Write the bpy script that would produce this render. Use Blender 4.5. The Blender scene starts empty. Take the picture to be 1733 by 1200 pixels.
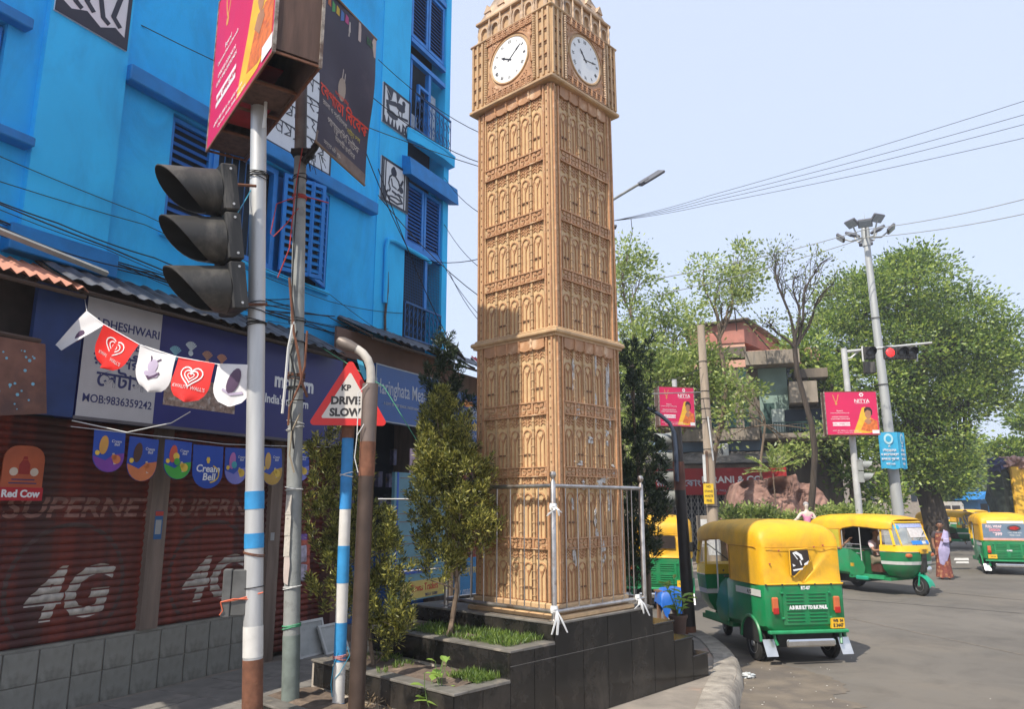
import bpy, bmesh, math, random
import numpy as np
from math import sin, cos, pi, atan, atan2, radians, sqrt, tan
from mathutils import Vector, Matrix, Euler, noise
random.seed(7)
rnd = random.Random(11)
S = bpy.context.scene
C = S.collection
# ---------------------------------------------------------------- camera, sky, sun, exposure
FPX = 1267.0; CH = 1.9; PITCH = atan(258 / 1267)
cd = bpy.data.cameras.new('camera'); cam = bpy.data.objects.new('camera', cd); C.objects.link(cam)
cam.location = (0, 0, CH); cam.rotation_euler = (pi / 2 + PITCH, 0, 0)
cd.sensor_width = 36; cd.lens = 36 * FPX / 1733; cd.clip_end = 2000; cd.clip_start = 0.05
S.camera = cam
SUNV = Vector((-0.615, -0.79, 1.2)).normalized()      # towards the sun
w = bpy.data.worlds.new('World'); S.world = w; w.use_nodes = True
nt = w.node_tree; bg = nt.nodes['Background']
sk = nt.nodes.new('ShaderNodeTexSky'); sk.sky_type = 'NISHITA'; sk.sun_disc = False
sk.sun_elevation = math.asin(SUNV.z); sk.sun_rotation = atan2(SUNV.x, SUNV.y)
sk.air_density = 1.0; sk.dust_density = 1.5; sk.ozone_density = 1.2; sk.altitude = 10
hz = nt.nodes.new('ShaderNodeMix'); hz.data_type = 'RGBA'; hz.inputs[0].default_value = .72; hz.inputs[7].default_value = (5.6, 6.3, 7.9, 1)   # pale, hazy sky
nt.links.new(sk.outputs[0], hz.inputs[6]); nt.links.new(hz.outputs[2], bg.inputs[0]); bg.inputs[1].default_value = 0.115
sd = bpy.data.lights.new('sun', 'SUN'); sun = bpy.data.objects.new('sun', sd); C.objects.link(sun)
sd.energy = 4.2; sd.angle = radians(0.55); sd.color = (1.0, 0.93, 0.82)
sun.rotation_euler = SUNV.to_track_quat('Z', 'Y').to_euler(); sun.location = (0, 0, 30)
S.view_settings.view_transform = 'Standard'; S.view_settings.look = 'None'
S.view_settings.exposure = 0.5; S.view_settings.gamma = 1; S.view_settings.use_curve_mapping = False
S.cycles.use_denoising = True; S.cycles.max_bounces = 6; S.cycles.transparent_max_bounces = 12
S.cycles.sample_clamp_indirect = 6

# ---------------------------------------------------------------- pixel rays of the photograph -> real planes
cp, sp = cos(PITCH), sin(PITCH)
def ray(u, v):
    x = (u - 866.5) / FPX; y = (600 - v) / FPX
    return Vector((x, cp - y * sp, sp + y * cp))
def at_z(u, v, z=0.0):
    r = ray(u, v); t = (z - CH) / r.z; return Vector((r.x * t, r.y * t, z))
def at_y(u, v, Y):
    r = ray(u, v); t = Y / r.y; return Vector((r.x * t, Y, CH + r.z * t))
def on_plane(u, v, P, n):
    r = ray(u, v); o = Vector((0, 0, CH)); t = (P - o).dot(n) / r.dot(n); return o + r * t

# ---------------------------------------------------------------- materials
MATS = {}
def M(name, c=(.5, .5, .5), rough=.6, metal=0.0, var=.12, scale=6.0, bump=0.0, bscale=60.0, c2=None, c2amt=.5, c2scale=2.0, spec=.5, coat=0.0, streak=False, emit=0.0, trans=0.0, alpha=1.0, grime=None):
    if name in MATS: return MATS[name]
    m = bpy.data.materials.new(name); m.use_nodes = True; n = m.node_tree.nodes; L = m.node_tree.links
    b = n['Principled BSDF']; b.inputs['Roughness'].default_value = rough; b.inputs['Metallic'].default_value = metal
    b.inputs['Specular IOR Level'].default_value = spec; b.inputs['Coat Weight'].default_value = coat
    tc = n.new('ShaderNodeTexCoord'); mp = n.new('ShaderNodeMapping'); L.new(tc.outputs['Object'], mp.inputs[0])
    if streak: mp.inputs['Scale'].default_value = (3, 3, .35)
    tex = n.new('ShaderNodeTexNoise'); tex.inputs['Scale'].default_value = scale; tex.inputs['Detail'].default_value = 6
    L.new(mp.outputs[0], tex.inputs['Vector'])
    rp = n.new('ShaderNodeValToRGB'); rp.color_ramp.elements[0].position = .3; rp.color_ramp.elements[1].position = .7
    rp.color_ramp.elements[0].color = tuple(max(0, x * (1 - var)) for x in c) + (1,)
    rp.color_ramp.elements[1].color = tuple(min(1, x * (1 + var)) for x in c) + (1,)
    L.new(tex.outputs[0], rp.inputs[0]); out = rp.outputs[0]
    if c2:
        t2 = n.new('ShaderNodeTexNoise'); t2.inputs['Scale'].default_value = c2scale; t2.inputs['Detail'].default_value = 10
        t2.inputs['Roughness'].default_value = .65; L.new(mp.outputs[0], t2.inputs['Vector'])
        r2 = n.new('ShaderNodeValToRGB'); r2.color_ramp.elements[0].position = 1 - c2amt - .06; r2.color_ramp.elements[1].position = 1 - c2amt + .08
        L.new(t2.outputs[0], r2.inputs[0])
        mx = n.new('ShaderNodeMix'); mx.data_type = 'RGBA'; L.new(r2.outputs[0], mx.inputs[0]); L.new(out, mx.inputs[6])
        mx.inputs[7].default_value = tuple(c2) + (1,); out = mx.outputs[2]
    if grime:                                               # weathering: streaks of dirt, (colour, amount, scale, vertical stretch)
        gm = n.new('ShaderNodeMapping'); gm.inputs['Scale'].default_value = (1, 1, grime[3]); L.new(tc.outputs['Object'], gm.inputs[0])
        gt = n.new('ShaderNodeTexNoise'); gt.inputs['Scale'].default_value = grime[2]; gt.inputs['Detail'].default_value = 12; gt.inputs['Roughness'].default_value = .7; gt.inputs['Distortion'].default_value = .6
        L.new(gm.outputs[0], gt.inputs['Vector']); gr = n.new('ShaderNodeMapRange'); gr.inputs['From Min'].default_value = .46; gr.inputs['From Max'].default_value = .78; gr.inputs['To Max'].default_value = grime[1]
        L.new(gt.outputs[0], gr.inputs['Value']); gx = n.new('ShaderNodeMix'); gx.data_type = 'RGBA'; L.new(gr.outputs[0], gx.inputs[0]); L.new(out, gx.inputs[6]); gx.inputs[7].default_value = tuple(grime[0]) + (1,); out = gx.outputs[2]
    L.new(out, b.inputs['Base Color'])
    if metal > .3 or rough < .5:
        mr = n.new('ShaderNodeMapRange'); mr.inputs['To Min'].default_value = rough * .75; mr.inputs['To Max'].default_value = min(1, rough * 1.5 + .05)
        L.new(tex.outputs[0], mr.inputs['Value']); L.new(mr.outputs[0], b.inputs['Roughness'])
    if bump:
        tb = n.new('ShaderNodeTexNoise'); tb.inputs['Scale'].default_value = bscale; tb.inputs['Detail'].default_value = 5; L.new(mp.outputs[0], tb.inputs['Vector'])
        bp = n.new('ShaderNodeBump'); bp.inputs['Strength'].default_value = bump; bp.inputs['Distance'].default_value = .01
        L.new(tb.outputs[0], bp.inputs['Height']); L.new(bp.outputs[0], b.inputs['Normal'])
    if emit:
        L.new(out, b.inputs['Emission Color']); b.inputs['Emission Strength'].default_value = emit
    if trans: b.inputs['Transmission Weight'].default_value = trans
    if alpha < 1: b.inputs['Alpha'].default_value = alpha
    MATS[name] = m; return m
def LEAF(name, dark, light, transl=.35, third=None):
    if name in MATS: return MATS[name]
    m = bpy.data.materials.new(name); m.use_nodes = True; n = m.node_tree.nodes; L = m.node_tree.links
    n.remove(n['Principled BSDF']); o = n['Material Output']
    g = n.new('ShaderNodeNewGeometry'); rp = n.new('ShaderNodeValToRGB'); e = rp.color_ramp.elements
    e[0].color = tuple(dark) + (1,); e[1].color = tuple(light) + (1,); e[0].position = .1
    if third: k = e.new(.55); k.color = tuple(third) + (1,)
    L.new(g.outputs['Random Per Island'], rp.inputs[0])
    d = n.new('ShaderNodeBsdfDiffuse'); t = n.new('ShaderNodeBsdfTranslucent'); gl = n.new('ShaderNodeBsdfGlossy'); gl.inputs['Roughness'].default_value = .45
    hs = n.new('ShaderNodeHueSaturation'); hs.inputs['Value'].default_value = 1.5; hs.inputs['Hue'].default_value = .49; L.new(rp.outputs[0], hs.inputs['Color'])
    L.new(rp.outputs[0], d.inputs[0]); L.new(hs.outputs[0], t.inputs[0])
    m1 = n.new('ShaderNodeMixShader'); m1.inputs[0].default_value = transl; L.new(d.outputs[0], m1.inputs[1]); L.new(t.outputs[0], m1.inputs[2])
    m2 = n.new('ShaderNodeMixShader'); m2.inputs[0].default_value = .05; L.new(m1.outputs[0], m2.inputs[1]); L.new(gl.outputs[0], m2.inputs[2])
    L.new(m2.outputs[0], o.inputs[0]); MATS[name] = m; return m

# ---------------------------------------------------------------- mesh builder
def rotz(a): return Matrix.Rotation(a, 4, 'Z')
def T(x, y=0, z=0): return Matrix.Translation(Vector((x, y, z)) if not isinstance(x, Vector) else x)
class MB:
    def __init__(s): s.v = []; s.f = []; s.m = []; s.X = Matrix.Identity(4); s.mi = 0
    def add(s, vs, fs):
        b = len(s.v); X = s.X
        s.v += [tuple(X @ Vector(p)) for p in vs]; s.f += [tuple(b + i for i in f) for f in fs]; s.m += [s.mi] * len(fs); return s
    def box(s, x0, x1, y0, y1, z0, z1):
        return s.add([(x0,y0,z0),(x1,y0,z0),(x1,y1,z0),(x0,y1,z0),(x0,y0,z1),(x1,y0,z1),(x1,y1,z1),(x0,y1,z1)],
                     [(0,3,2,1),(4,5,6,7),(0,1,5,4),(1,2,6,5),(2,3,7,6),(3,0,4,7)])
    def bbox(s, x0, x1, y0, y1, z0, z1, b=.01):      # box with chamfered vertical and top edges
        pr = [(x0+b,y0),(x1-b,y0),(x1,y0+b),(x1,y1-b),(x1-b,y1),(x0+b,y1),(x0,y1-b),(x0,y0+b)]
        cx, cy = (x0+x1)/2, (y0+y1)/2
        ins = [(cx+(x-cx)*(1-2*b/max(x1-x0,1e-6)), cy+(y-cy)*(1-2*b/max(y1-y0,1e-6))) for x, y in pr]
        vs = [(x,y,z0) for x,y in ins]+[(x,y,z0+b) for x,y in pr]+[(x,y,z1-b) for x,y in pr]+[(x,y,z1) for x,y in ins]
        fs = [tuple(range(7,-1,-1)), tuple(range(24,32))]
        for k in range(3):
            for i in range(8): j=(i+1)%8; fs.append((k*8+i,k*8+j,k*8+8+j,k*8+8+i))
        return s.add(vs, fs)
    def quad(s, a, b, c, d): return s.add([a, b, c, d], [(0, 1, 2, 3)])
    def slab(s, pts, n, t):                            # planar polygon with thickness t along n
        n = Vector(n) * t; k = len(pts); P = [Vector(p) for p in pts]
        return s.add([tuple(p) for p in P] + [tuple(p + n) for p in P], [tuple(range(k))[::-1], tuple(range(k, 2*k))] + [(i, (i+1) % k, k+(i+1) % k, k+i) for i in range(k)])
    def prism(s, pts, ax, a, b):                       # 2d polygon extruded along an axis
        def q(p, h): return {'x': (h, p[0], p[1]), 'y': (p[0], h, p[1]), 'z': (p[0], p[1], h)}[ax]
        k = len(pts)
        return s.add([q(p, a) for p in pts] + [q(p, b) for p in pts], [tuple(range(k))[::-1], tuple(range(k, 2*k))] + [(i, (i+1) % k, k+(i+1) % k, k+i) for i in range(k)])
    def tube(s, pts, r, n=8, cap=True, closed=False):
        P = [Vector(p) for p in pts]; k = len(P); rs = r if isinstance(r, (list, tuple)) else [r] * k
        vs = []; up = None
        for i, p in enumerate(P):
            if closed: t = (P[(i+1) % k] - P[i-1]).normalized()
            else: t = (P[min(i+1, k-1)] - P[max(i-1, 0)]).normalized()
            if up is None: up = Vector((0,0,1)) if abs(t.z) < .9 else Vector((1,0,0))
            a = t.cross(up)
            if a.length < 1e-5: a = t.cross(Vector((0,1,0)))
            a.normalize(); b = a.cross(t).normalized(); up = b
            for j in range(n): th = 2*pi*j/n; vs.append(tuple(p + (a*cos(th) + b*sin(th)) * rs[i]))
        fs = []
        for i in range(k if closed else k-1):
            i2 = (i+1) % k
            for j in range(n): fs.append((i*n+j, i*n+(j+1) % n, i2*n+(j+1) % n, i2*n+j))
        if cap and not closed: fs += [tuple(range(n))[::-1], tuple((k-1)*n+j for j in range(n))]
        return s.add(vs, fs)
    def lathe(s, prof, n=16, X=None):
        o = s.X
        if X is not None: s.X = s.X @ X
        vs = []; fs = []
        for r, z in prof:
            for j in range(n): vs.append((r*cos(2*pi*j/n), r*sin(2*pi*j/n), z))
        for i in range(len(prof)-1):
            for j in range(n): fs.append((i*n+j, i*n+(j+1) % n, (i+1)*n+(j+1) % n, (i+1)*n+j))
        fs += [tuple(range(n))[::-1], tuple((len(prof)-1)*n+j for j in range(n))]
        s.add(vs, fs); s.X = o; return s
    def loft(s, rings, cap=True, closed=True):
        n = len(rings[0]); vs = [p for r in rings for p in r]; fs = []
        for i in range(len(rings)-1):
            for j in range(n if closed else n-1): fs.append((i*n+j, i*n+(j+1) % n, (i+1)*n+(j+1) % n, (i+1)*n+j))
        if cap: fs += [tuple(range(n))[::-1], tuple((len(rings)-1)*n+j for j in range(n))]
        return s.add(vs, fs)
    def blob(s, c, r, n=10, m=7, jit=0):
        c = Vector(c); r = r if isinstance(r, (tuple, list)) else (r, r, r); vs = []; fs = []
        for i in range(m+1):
            ph = pi*i/m
            for j in range(n):
                th = 2*pi*j/n; k = 1 + jit*noise.noise(Vector((sin(ph)*cos(th), sin(ph)*sin(th), cos(ph)))*2.3 + c*3)
                vs.append((c.x+r[0]*k*sin(ph)*cos(th), c.y+r[1]*k*sin(ph)*sin(th), c.z+r[2]*k*cos(ph)))
        for i in range(m):
            for j in range(n): fs.append((i*n+j, (i+1)*n+j, (i+1)*n+(j+1) % n, i*n+(j+1) % n))
        return s.add(vs, fs)
    def mesh(s, name, mats, smooth=False):
        me = bpy.data.meshes.new(name); me.from_pydata(s.v, [], s.f)
        for m in (mats if isinstance(mats, (list, tuple)) else [mats]): me.materials.append(m)
        me.polygons.foreach_set('material_index', s.m)
        if smooth: me.polygons.foreach_set('use_smooth', [True]*len(s.f)); me.update(); me.set_sharp_from_angle(angle=radians(40))
        me.update(); return me
    def build(s, name, mats, parent=None, smooth=False, fix=False, **k):
        me = s.mesh(name, mats, smooth)
        if fix:
            bm = bmesh.new(); bm.from_mesh(me); bmesh.ops.remove_doubles(bm, verts=bm.verts, dist=1e-5); bmesh.ops.recalc_face_normals(bm, faces=bm.faces); bm.to_mesh(me); bm.free()
            if smooth: me.set_sharp_from_angle(angle=radians(40))
        return put(name, me, parent, **k)
def put(name, me, parent=None, loc=None, rot=None, label=None, kind=None, X=None, scale=None):
    o = bpy.data.objects.new(name, me); C.objects.link(o)
    if parent: o.parent = parent
    if X is not None: o.matrix_local = X
    if loc is not None: o.location = loc
    if rot is not None: o.rotation_euler = rot
    if scale is not None: o.scale = scale
    if label: o['label'] = label
    if kind: o['kind'] = kind
    return o
def thing(name, label, cat, loc=(0,0,0), rz=0, group=None):
    o = bpy.data.objects.new(name, None); C.objects.link(o); o.location = loc; o.rotation_euler = (0, 0, rz); o.empty_display_size = .2
    return tag(o, label, cat, group)
def tag(o, label, cat, group=None):
    o['label'] = label; o['category'] = cat
    if group: o['group'] = group
    return o
def struct(o): o['kind'] = 'structure'; return o
def copy_tree(root, parent=None):
    c = root.copy(); C.objects.link(c)
    if parent: c.parent = parent
    for ch in list(root.children): copy_tree(ch, c)
    return c
def text(body, size, mat, parent, X, name='lettering', align='CENTER', ext=.002, bold=0.0, sx=1.0, label=None, shear=0):
    cu = bpy.data.curves.new('t', 'FONT'); cu.body = body; cu.size = size; cu.align_x = align; cu.align_y = 'CENTER'; cu.extrude = ext; cu.offset = bold*size; cu.resolution_u = 3; cu.shear = shear
    o = bpy.data.objects.new('t', cu); C.objects.link(o)
    me = bpy.data.meshes.new_from_object(o.evaluated_get(bpy.context.evaluated_depsgraph_get()))
    bpy.data.objects.remove(o); bpy.data.curves.remove(cu)
    me.name = name; me.materials.clear(); me.materials.append(mat)
    if sx != 1: me.transform(Matrix.Diagonal((sx, 1, 1, 1)))
    return put(name, me, parent, X=X, label=label)
RX90 = Matrix.Rotation(pi/2, 4, 'X')    # text standing up, readable from -Y
def poly_mesh(polys, mat, name, parent, X, ext=.002, **k):   # flat print: list of 2d polygons as thin plates
    mb = MB()
    for p in polys: mb.prism(p, 'z', 0, ext)
    o = mb.build(name, mat, parent, fix=False, **k); o.matrix_local = X; return o
def circ(cx, cy, r, n=16, a0=0, a1=2*pi, ry=None):
    ry = ry or r; return [(cx+r*cos(a0+(a1-a0)*i/n), cy+ry*sin(a0+(a1-a0)*i/n)) for i in range(n if abs(a1-a0-2*pi) < 1e-6 else n+1)]
def ribbon(pts, w):                                        # thick 2d polyline as polygons
    out = []
    for i in range(len(pts)-1):
        a = Vector(pts[i]); b = Vector(pts[i+1]); d = (b-a); 
        if d.length < 1e-6: continue
        d.normalize(); nn = Vector((-d.y, d.x))*w/2; e = d*w*.2
        out.append([tuple(a-e-nn), tuple(b+e-nn), tuple(b+e+nn), tuple(a-e+nn)])
    return out
# ---------------------------------------------------------------- foliage
def leaf_cloud(name, P, D, size, mat, parent=None, asp=.5, fold=.25, seed=1, kind=None, smin=.6):
    """one diamond leaf (2 triangles) per point P, pointing along D"""
    r = np.random.RandomState(seed); n = len(P); P = np.asarray(P, float); D = np.asarray(D, float)
    D = D / (np.linalg.norm(D, axis=1, keepdims=True) + 1e-9)
    q = r.normal(size=(n, 3)); W = np.cross(D, q); W /= (np.linalg.norm(W, axis=1, keepdims=True) + 1e-9)
    U = np.cross(D, W); s = size * r.uniform(smin, 1.3, (n, 1))
    v = np.empty((n, 4, 3)); v[:, 0] = P; v[:, 1] = P + D*s*.5 + W*s*asp*.5 + U*s*fold*.3; v[:, 2] = P + D*s; v[:, 3] = P + D*s*.5 - W*s*asp*.5 + U*s*fold*.3
    me = bpy.data.meshes.new(name); me.vertices.add(4*n); me.vertices.foreach_set('co', v.ravel())
    me.loops.add(6*n); i = np.arange(n)*4
    me.loops.foreach_set('vertex_index', np.stack([i, i+1, i+2, i, i+2, i+3], 1).ravel())
    me.polygons.add(2*n); me.polygons.foreach_set('loop_start', np.arange(2*n)*3)
    me.materials.append(mat); me.update(); me.validate()
    return put(name, me, parent, kind=kind)
def flames(blobs, nfl, nleaf, fr, fh, seed, up=1.3, rad=.75, shell=.35):
    """crown made of many small upright tufts (each with its own axis), ragged in outline"""
    r = np.random.RandomState(seed); B = np.array(blobs, float); w_ = B[:, 6]/B[:, 6].sum(); idx = r.choice(len(B), nfl, p=w_)
    d = r.normal(size=(nfl, 3)); d /= np.linalg.norm(d, axis=1, keepdims=True); q = r.uniform(shell, 1.0, (nfl, 1))**.5 * r.uniform(.8, 1.2, (nfl, 1))
    Cc = B[idx, :3] + d*q*B[idx, 3:6]; ax = d*np.array([1, 1, .3])*rad + np.array([0, 0, up]); ax /= np.linalg.norm(ax, axis=1, keepdims=True)
    s = r.uniform(.55, 1.35, (nfl, 1, 1)); t = r.uniform(0, 1, (nfl, nleaf, 1)); n = r.normal(size=(nfl, nleaf, 3)); wd = fr*(1-t)**.6*s
    P = Cc[:, None] + ax[:, None]*t*fh*s + n*wd*.6; D = ax[:, None]*1.1 + n*.75
    return P.reshape(-1, 3), D.reshape(-1, 3), Cc
def clumps(blobs, ncl, nleaf, crad, seed, shell=.45, up=.25, out=.6):
    """blobs: (cx,cy,cz,rx,ry,rz,weight) -> leaf points, directions and cluster centres"""
    r = np.random.RandomState(seed); B = np.array(blobs, float); w_ = B[:, 6]/B[:, 6].sum(); idx = r.choice(len(B), ncl, p=w_)
    d = r.normal(size=(ncl, 3)); d /= np.linalg.norm(d, axis=1, keepdims=True); rad = r.uniform(shell, 1.0, (ncl, 1))**.6 * r.uniform(.82, 1.12, (ncl, 1))
    Cc = B[idx, :3] + d*rad*B[idx, 3:6]
    q = r.normal(size=(ncl, nleaf, 3))*np.array([1, 1, .6]); P = Cc[:, None] + q*crad*.6
    D = q*out + d[:, None]*.5 + np.array([0, 0, up]) + r.normal(size=q.shape)*.5
    return P.reshape(-1, 3), D.reshape(-1, 3), Cc
def limb(mb, a, b, r0, r1, seg=6, wob=.06, n=6):
    a = Vector(a); b = Vector(b); L = (b-a).length; pts = []; rs = []
    ph = rnd.random()*9
    for i in range(seg+1):
        t = i/seg; w_ = sin(pi*t)*wob*L
        pts.append(a.lerp(b, t) + Vector((sin(ph+t*5)*w_, cos(ph*1.7+t*4)*w_, w_*.8))); rs.append(r0+(r1-r0)*t)
    mb.tube(pts, rs, n); return pts
# ================================================================ SETTING: ground, road, pavement, kerb
m_ground = M('dry_earth', (.25, .2, .15), .95, var=.2, scale=.5, bump=.4)
m_road = M('asphalt', (.15, .135, .115), .9, var=.13, scale=.35, bump=.35, bscale=140, c2=(.17, .148, .12), c2amt=.42, c2scale=.28, spec=.25, grime=((.06, .055, .05), .6, 1.1, 1))
m_pave = M('pavement_cement', (.26, .225, .185), .9, var=.22, scale=2.2, bump=.5, bscale=50, c2=(.38, .26, .19), c2amt=.42, c2scale=1.3, grime=((.1, .09, .08), .6, 3, 1))
m_kerb = M('kerb_cement', (.34, .3, .245), .9, var=.22, scale=5, bump=.9, bscale=60, c2=(.2, .17, .14), c2amt=.4, c2scale=4, grime=((.09, .08, .07), .8, 3.5, 1))
m_dust = M('road_dust', (.165, .135, .1), .95, var=.2, scale=3, bump=.3, c2=(.12, .1, .08), c2amt=.5, grime=((.08, .07, .06), .5, 4, 1))
m_tar = M('dark_tar', (.07, .062, .055), .85, var=.2, scale=6)
mb = MB(); mb.quad((-74, -69, -.02), (259, -69, -.02), (259, 299, -.02), (-74, 299, -.02)); struct(mb.build('ground', m_ground))
mb = MB(); mb.quad((-60, -60, 0), (90, -60, 0), (90, 42, 0), (-60, 42, 0)); struct(mb.build('road', m_road))
RD = (Vector((31.0, 34, 0)) - Vector((14, 16, 0))).normalized()          # the road running away to the right
mb = MB(); mb.quad((18.5, 41.9, -.004), (40, 41.9, -.004), (150, 215, -.004), (118, 235, -.004)); struct(mb.build('far_road', m_road))
K = [(1.30,-30),(1.30,0),(1.38,3),(1.55,5.4),(1.82,6.9),(2.10,7.7),(2.42,8.57),(2.62,9.3),(2.72,10.0),(2.76,10.6),(2.68,11.25),(2.42,11.75),(2.05,12.15),(1.75,12.6),(1.7,13.2),(2.0,14.1),(2.9,15.9),(5.5,21),(10,29.6),(17.0,41)]
mb = MB(); mb.prism(K + [(-60, 41), (-60, -30)], 'z', 0.01, .15)
pv = struct(mb.build('pavement', m_pave))
rings = []
for i, p in enumerate(K):
    a = Vector(K[max(i-1, 0)]); b = Vector(K[min(i+1, len(K)-1)]); t = (b-a).normalized(); nn = Vector((t.y, -t.x)); P = Vector(p)
    j = .012*noise.noise(Vector((p[0]*3, p[1]*3, 0)))
    def q(o, z): r = P + nn*o; return (r.x, r.y, z)
    rings.append([q(-.25, .10), q(-.25, .168+j), q(-.03, .172+j), q(.035+j, .12), q(.07+j, -.01), q(0, -.02)])
# finer kerb: subdivide between control points for a worn, wavy edge
fine = []
for i in range(len(rings)-1):
    n_ = 10 if 3 < i < 15 else 2
    for k in range(n_):
        t = k/n_; jj = .010*noise.noise(Vector((i*3.1+t*9, 5, 1)))
        fine.append([tuple(Vector(a).lerp(Vector(b), t)*1 + Vector((jj, 0, jj if 0 < n2 < 4 else 0))) for n2, (a, b) in enumerate(zip(rings[i], rings[i+1]))])
fine.append(rings[-1])
mb = MB(); mb.loft(fine); struct(mb.build('kerb', m_kerb, smooth=True))
# dusty gutter strip and repaired seams on the carriageway
g = []; 
for i in range(3, 15):
    a = Vector(K[i-1]); b = Vector(K[i+1]); t = (b-a).normalized(); nn = Vector((t.y, -t.x)); P = Vector(K[i]); wd = .35 + .5*abs(noise.noise(Vector((i*.7, 0, 0)))) + (.55 if i < 8 else 0)
    g.append((P + nn*.05, P + nn*(.05+wd)))
mb = MB()
gf = []
for (a, b), (c, d) in zip(g, g[1:]):
    for k in range(24):
        f = k/24; p = a.lerp(c, f); e = b.lerp(d, f); e = e + (e-p)*(.22*noise.noise(Vector((e.x*3, e.y*3, 0))) + .07*noise.noise(Vector((e.x*13, e.y*13, 4)))); gf.append((p, e))
for (a, b), (c, d) in zip(gf, gf[1:]):
    mb.quad((a.x, a.y, .004), (b.x, b.y, .004), (d.x, d.y, .004), (c.x, c.y, .004))
struct(mb.build('gutter_dust', m_dust))
def strip(name, pts, wd, mat, z=.004):
    mb = MB(); P = [Vector(p) for p in pts]; L = []
    for i, p in enumerate(P):
        t = (P[min(i+1, len(P)-1)] - P[max(i-1, 0)]).normalized(); nn = Vector((-t.y, t.x, 0)); k = wd*(.6+.8*abs(noise.noise(p*1.7))); L.append((p+nn*k/2, p-nn*k/2))
    for (a, b), (c, d) in zip(L, L[1:]): mb.quad((a.x,a.y,z), (b.x,b.y,z), (d.x,d.y,z), (c.x,c.y,z))
    return struct(mb.build(name, mat))
def wav(a, b, n=24, s=1.0):
    a = Vector(a); b = Vector(b); return [a.lerp(b, i/n) + Vector((0, s*.08*noise.noise(Vector((i*.45, a.x, 0))), 0)) for i in range(n+1)]
strip('road_seam', wav(at_z(1440, 1048), at_z(1745, 1112), 40), .035, M('pale_seam', (.2, .165, .13), .9, var=.3, scale=12))
strip('road_seam', wav(at_z(1400, 1012), at_z(1745, 1040), 40), .07, M('dark_seam', (.09, .08, .072), .9))
strip('road_seam', wav(at_z(1600, 1004), at_z(1745, 1018), 20), .05, MATS['dark_seam'], .008)
m_paint = M('worn_road_paint', (.62, .6, .56), .8, var=.1, scale=8, c2=(.2, .18, .16), c2amt=.4, c2scale=7)
for (u0, u1, v0, v1) in ((1614, 1640, 945, 949), (1617, 1640, 951, 954)):
    mb = MB(); mb.quad(*[tuple(at_z(u, v) + Vector((0, 0, .005))) for u, v in ((u0, v1), (u1, v1), (u1-1, v0), (u0+2, v0))]); struct(mb.build('road_marking', m_paint))
# scattered litter and grit
mb = MB(); r = random.Random(4)
for i in range(30):
    u, v = r.uniform(1255, 1420), r.uniform(1128, 1200)
    if i % 4 == 0: u, v = r.uniform(1250, 1733), r.uniform(1100, 1200)
    p = at_z(u, v); s_ = r.uniform(.004, .009); a = r.uniform(0, 3)
    mb.X = T(p.x, p.y, .006) @ rotz(a); mb.box(-s_, s_, -s_*.5, s_*.5, 0, .005)
mb.X = Matrix.Identity(4); mb.build('paper_scraps', M('scrap_white', (.5, .47, .42), .8), kind='stuff')
p = at_z(1266, 1149); mb = MB(); mb.blob((p.x, p.y, .028), (.065, .045, .03), 14, 9, 1.2); tag(mb.build('plastic_bag', M('bag_white', (.48, .5, .5), .35, var=.05), smooth=True), 'crumpled white plastic bag lying in the gutter by the kerb', 'plastic bag')
# big paving slabs in the shaded corner
m_slab = M('paving_slab', (.2, .185, .165), .88, var=.25, scale=3, bump=.5, c2=(.12, .11, .1), c2amt=.4)
mb = MB(); mb.bbox(-.295, .295, -.295, .295, 0, .016, .006); me = mb.mesh('slab', m_slab)
e_ = Vector((.462, .887, 0)); n_ = Vector((.887, -.462, 0))
for i in range(-6, 8):
    for j in range(0, 4):
        p = Vector((-3.0, 8.85, .152)) + e_*(i*.6-.3) + n_*(.45+j*.6)
        if (p - Vector((-.9, 7.9, .15))).length < 1.15: continue
        put('paving_slab', me, pv, loc=(p.x, p.y, .152 + r.uniform(-.004, .004)), rot=(r.uniform(-.006, .006), r.uniform(-.006, .006), radians(62.5)))

# ================================================================ PEDESTAL of black granite steps
AL = radians(47.0); AX = Vector((cos(AL), sin(AL), 0)); AY = Vector((-sin(AL), cos(AL), 0)); N0 = Vector((.398, 6.75, 0))
m_gran = M('black_granite', (.012, .012, .012), .14, var=.4, scale=40, spec=.5, c2=(.03, .027, .025), c2amt=.4, c2scale=3, grime=((.12, .1, .08), .45, 3, .6))
m_grout = M('grout', (.42, .37, .31), .9, var=.2)
m_cope = M('dusty_granite_coping', (.16, .148, .13), .5, var=.3, scale=7, bump=.2, c2=(.34, .29, .23), c2amt=.35, c2scale=5)
m_soil = M('soil', (.13, .095, .07), .95, var=.35, scale=14, bump=1, bscale=30, c2=(.28, .21, .15), c2amt=.35, c2scale=6)
ped = thing('stepped_pedestal', 'black granite stepped pedestal with planters under the clock tower', 'pedestal', (N0.x, N0.y, .15), AL)
X0 = [-1.88, -1.59, -1.29, -1.0, -.7, -.42, -.16, .22, .58, .95, 1.33, 1.70, 2.05, 2.36]
def top(x): return (.22 if x < -1.29 else .435 if x < -.7 else .65 if x < -.16 else .80 if x < 1.33 else .63 if x < 1.7 else .435 if x < 2.05 else .24)
YB, YF = 1.75, -.09
tiers = [(-1.88, -1.29), (-1.29, -.7), (-.7, -.16), (-.16, 1.33), (1.33, 1.70), (1.70, 2.05), (2.05, 2.36)]
mb = MB()
for a, b in tiers: mb.box(a+.004, b-.004 if b > 2.3 else b+.004, YF+.004, (YB if a < 1.3 else 1.3)-.004, 0, top((a+b)/2)-.024)
mb.build('core', m_grout, ped)
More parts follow.
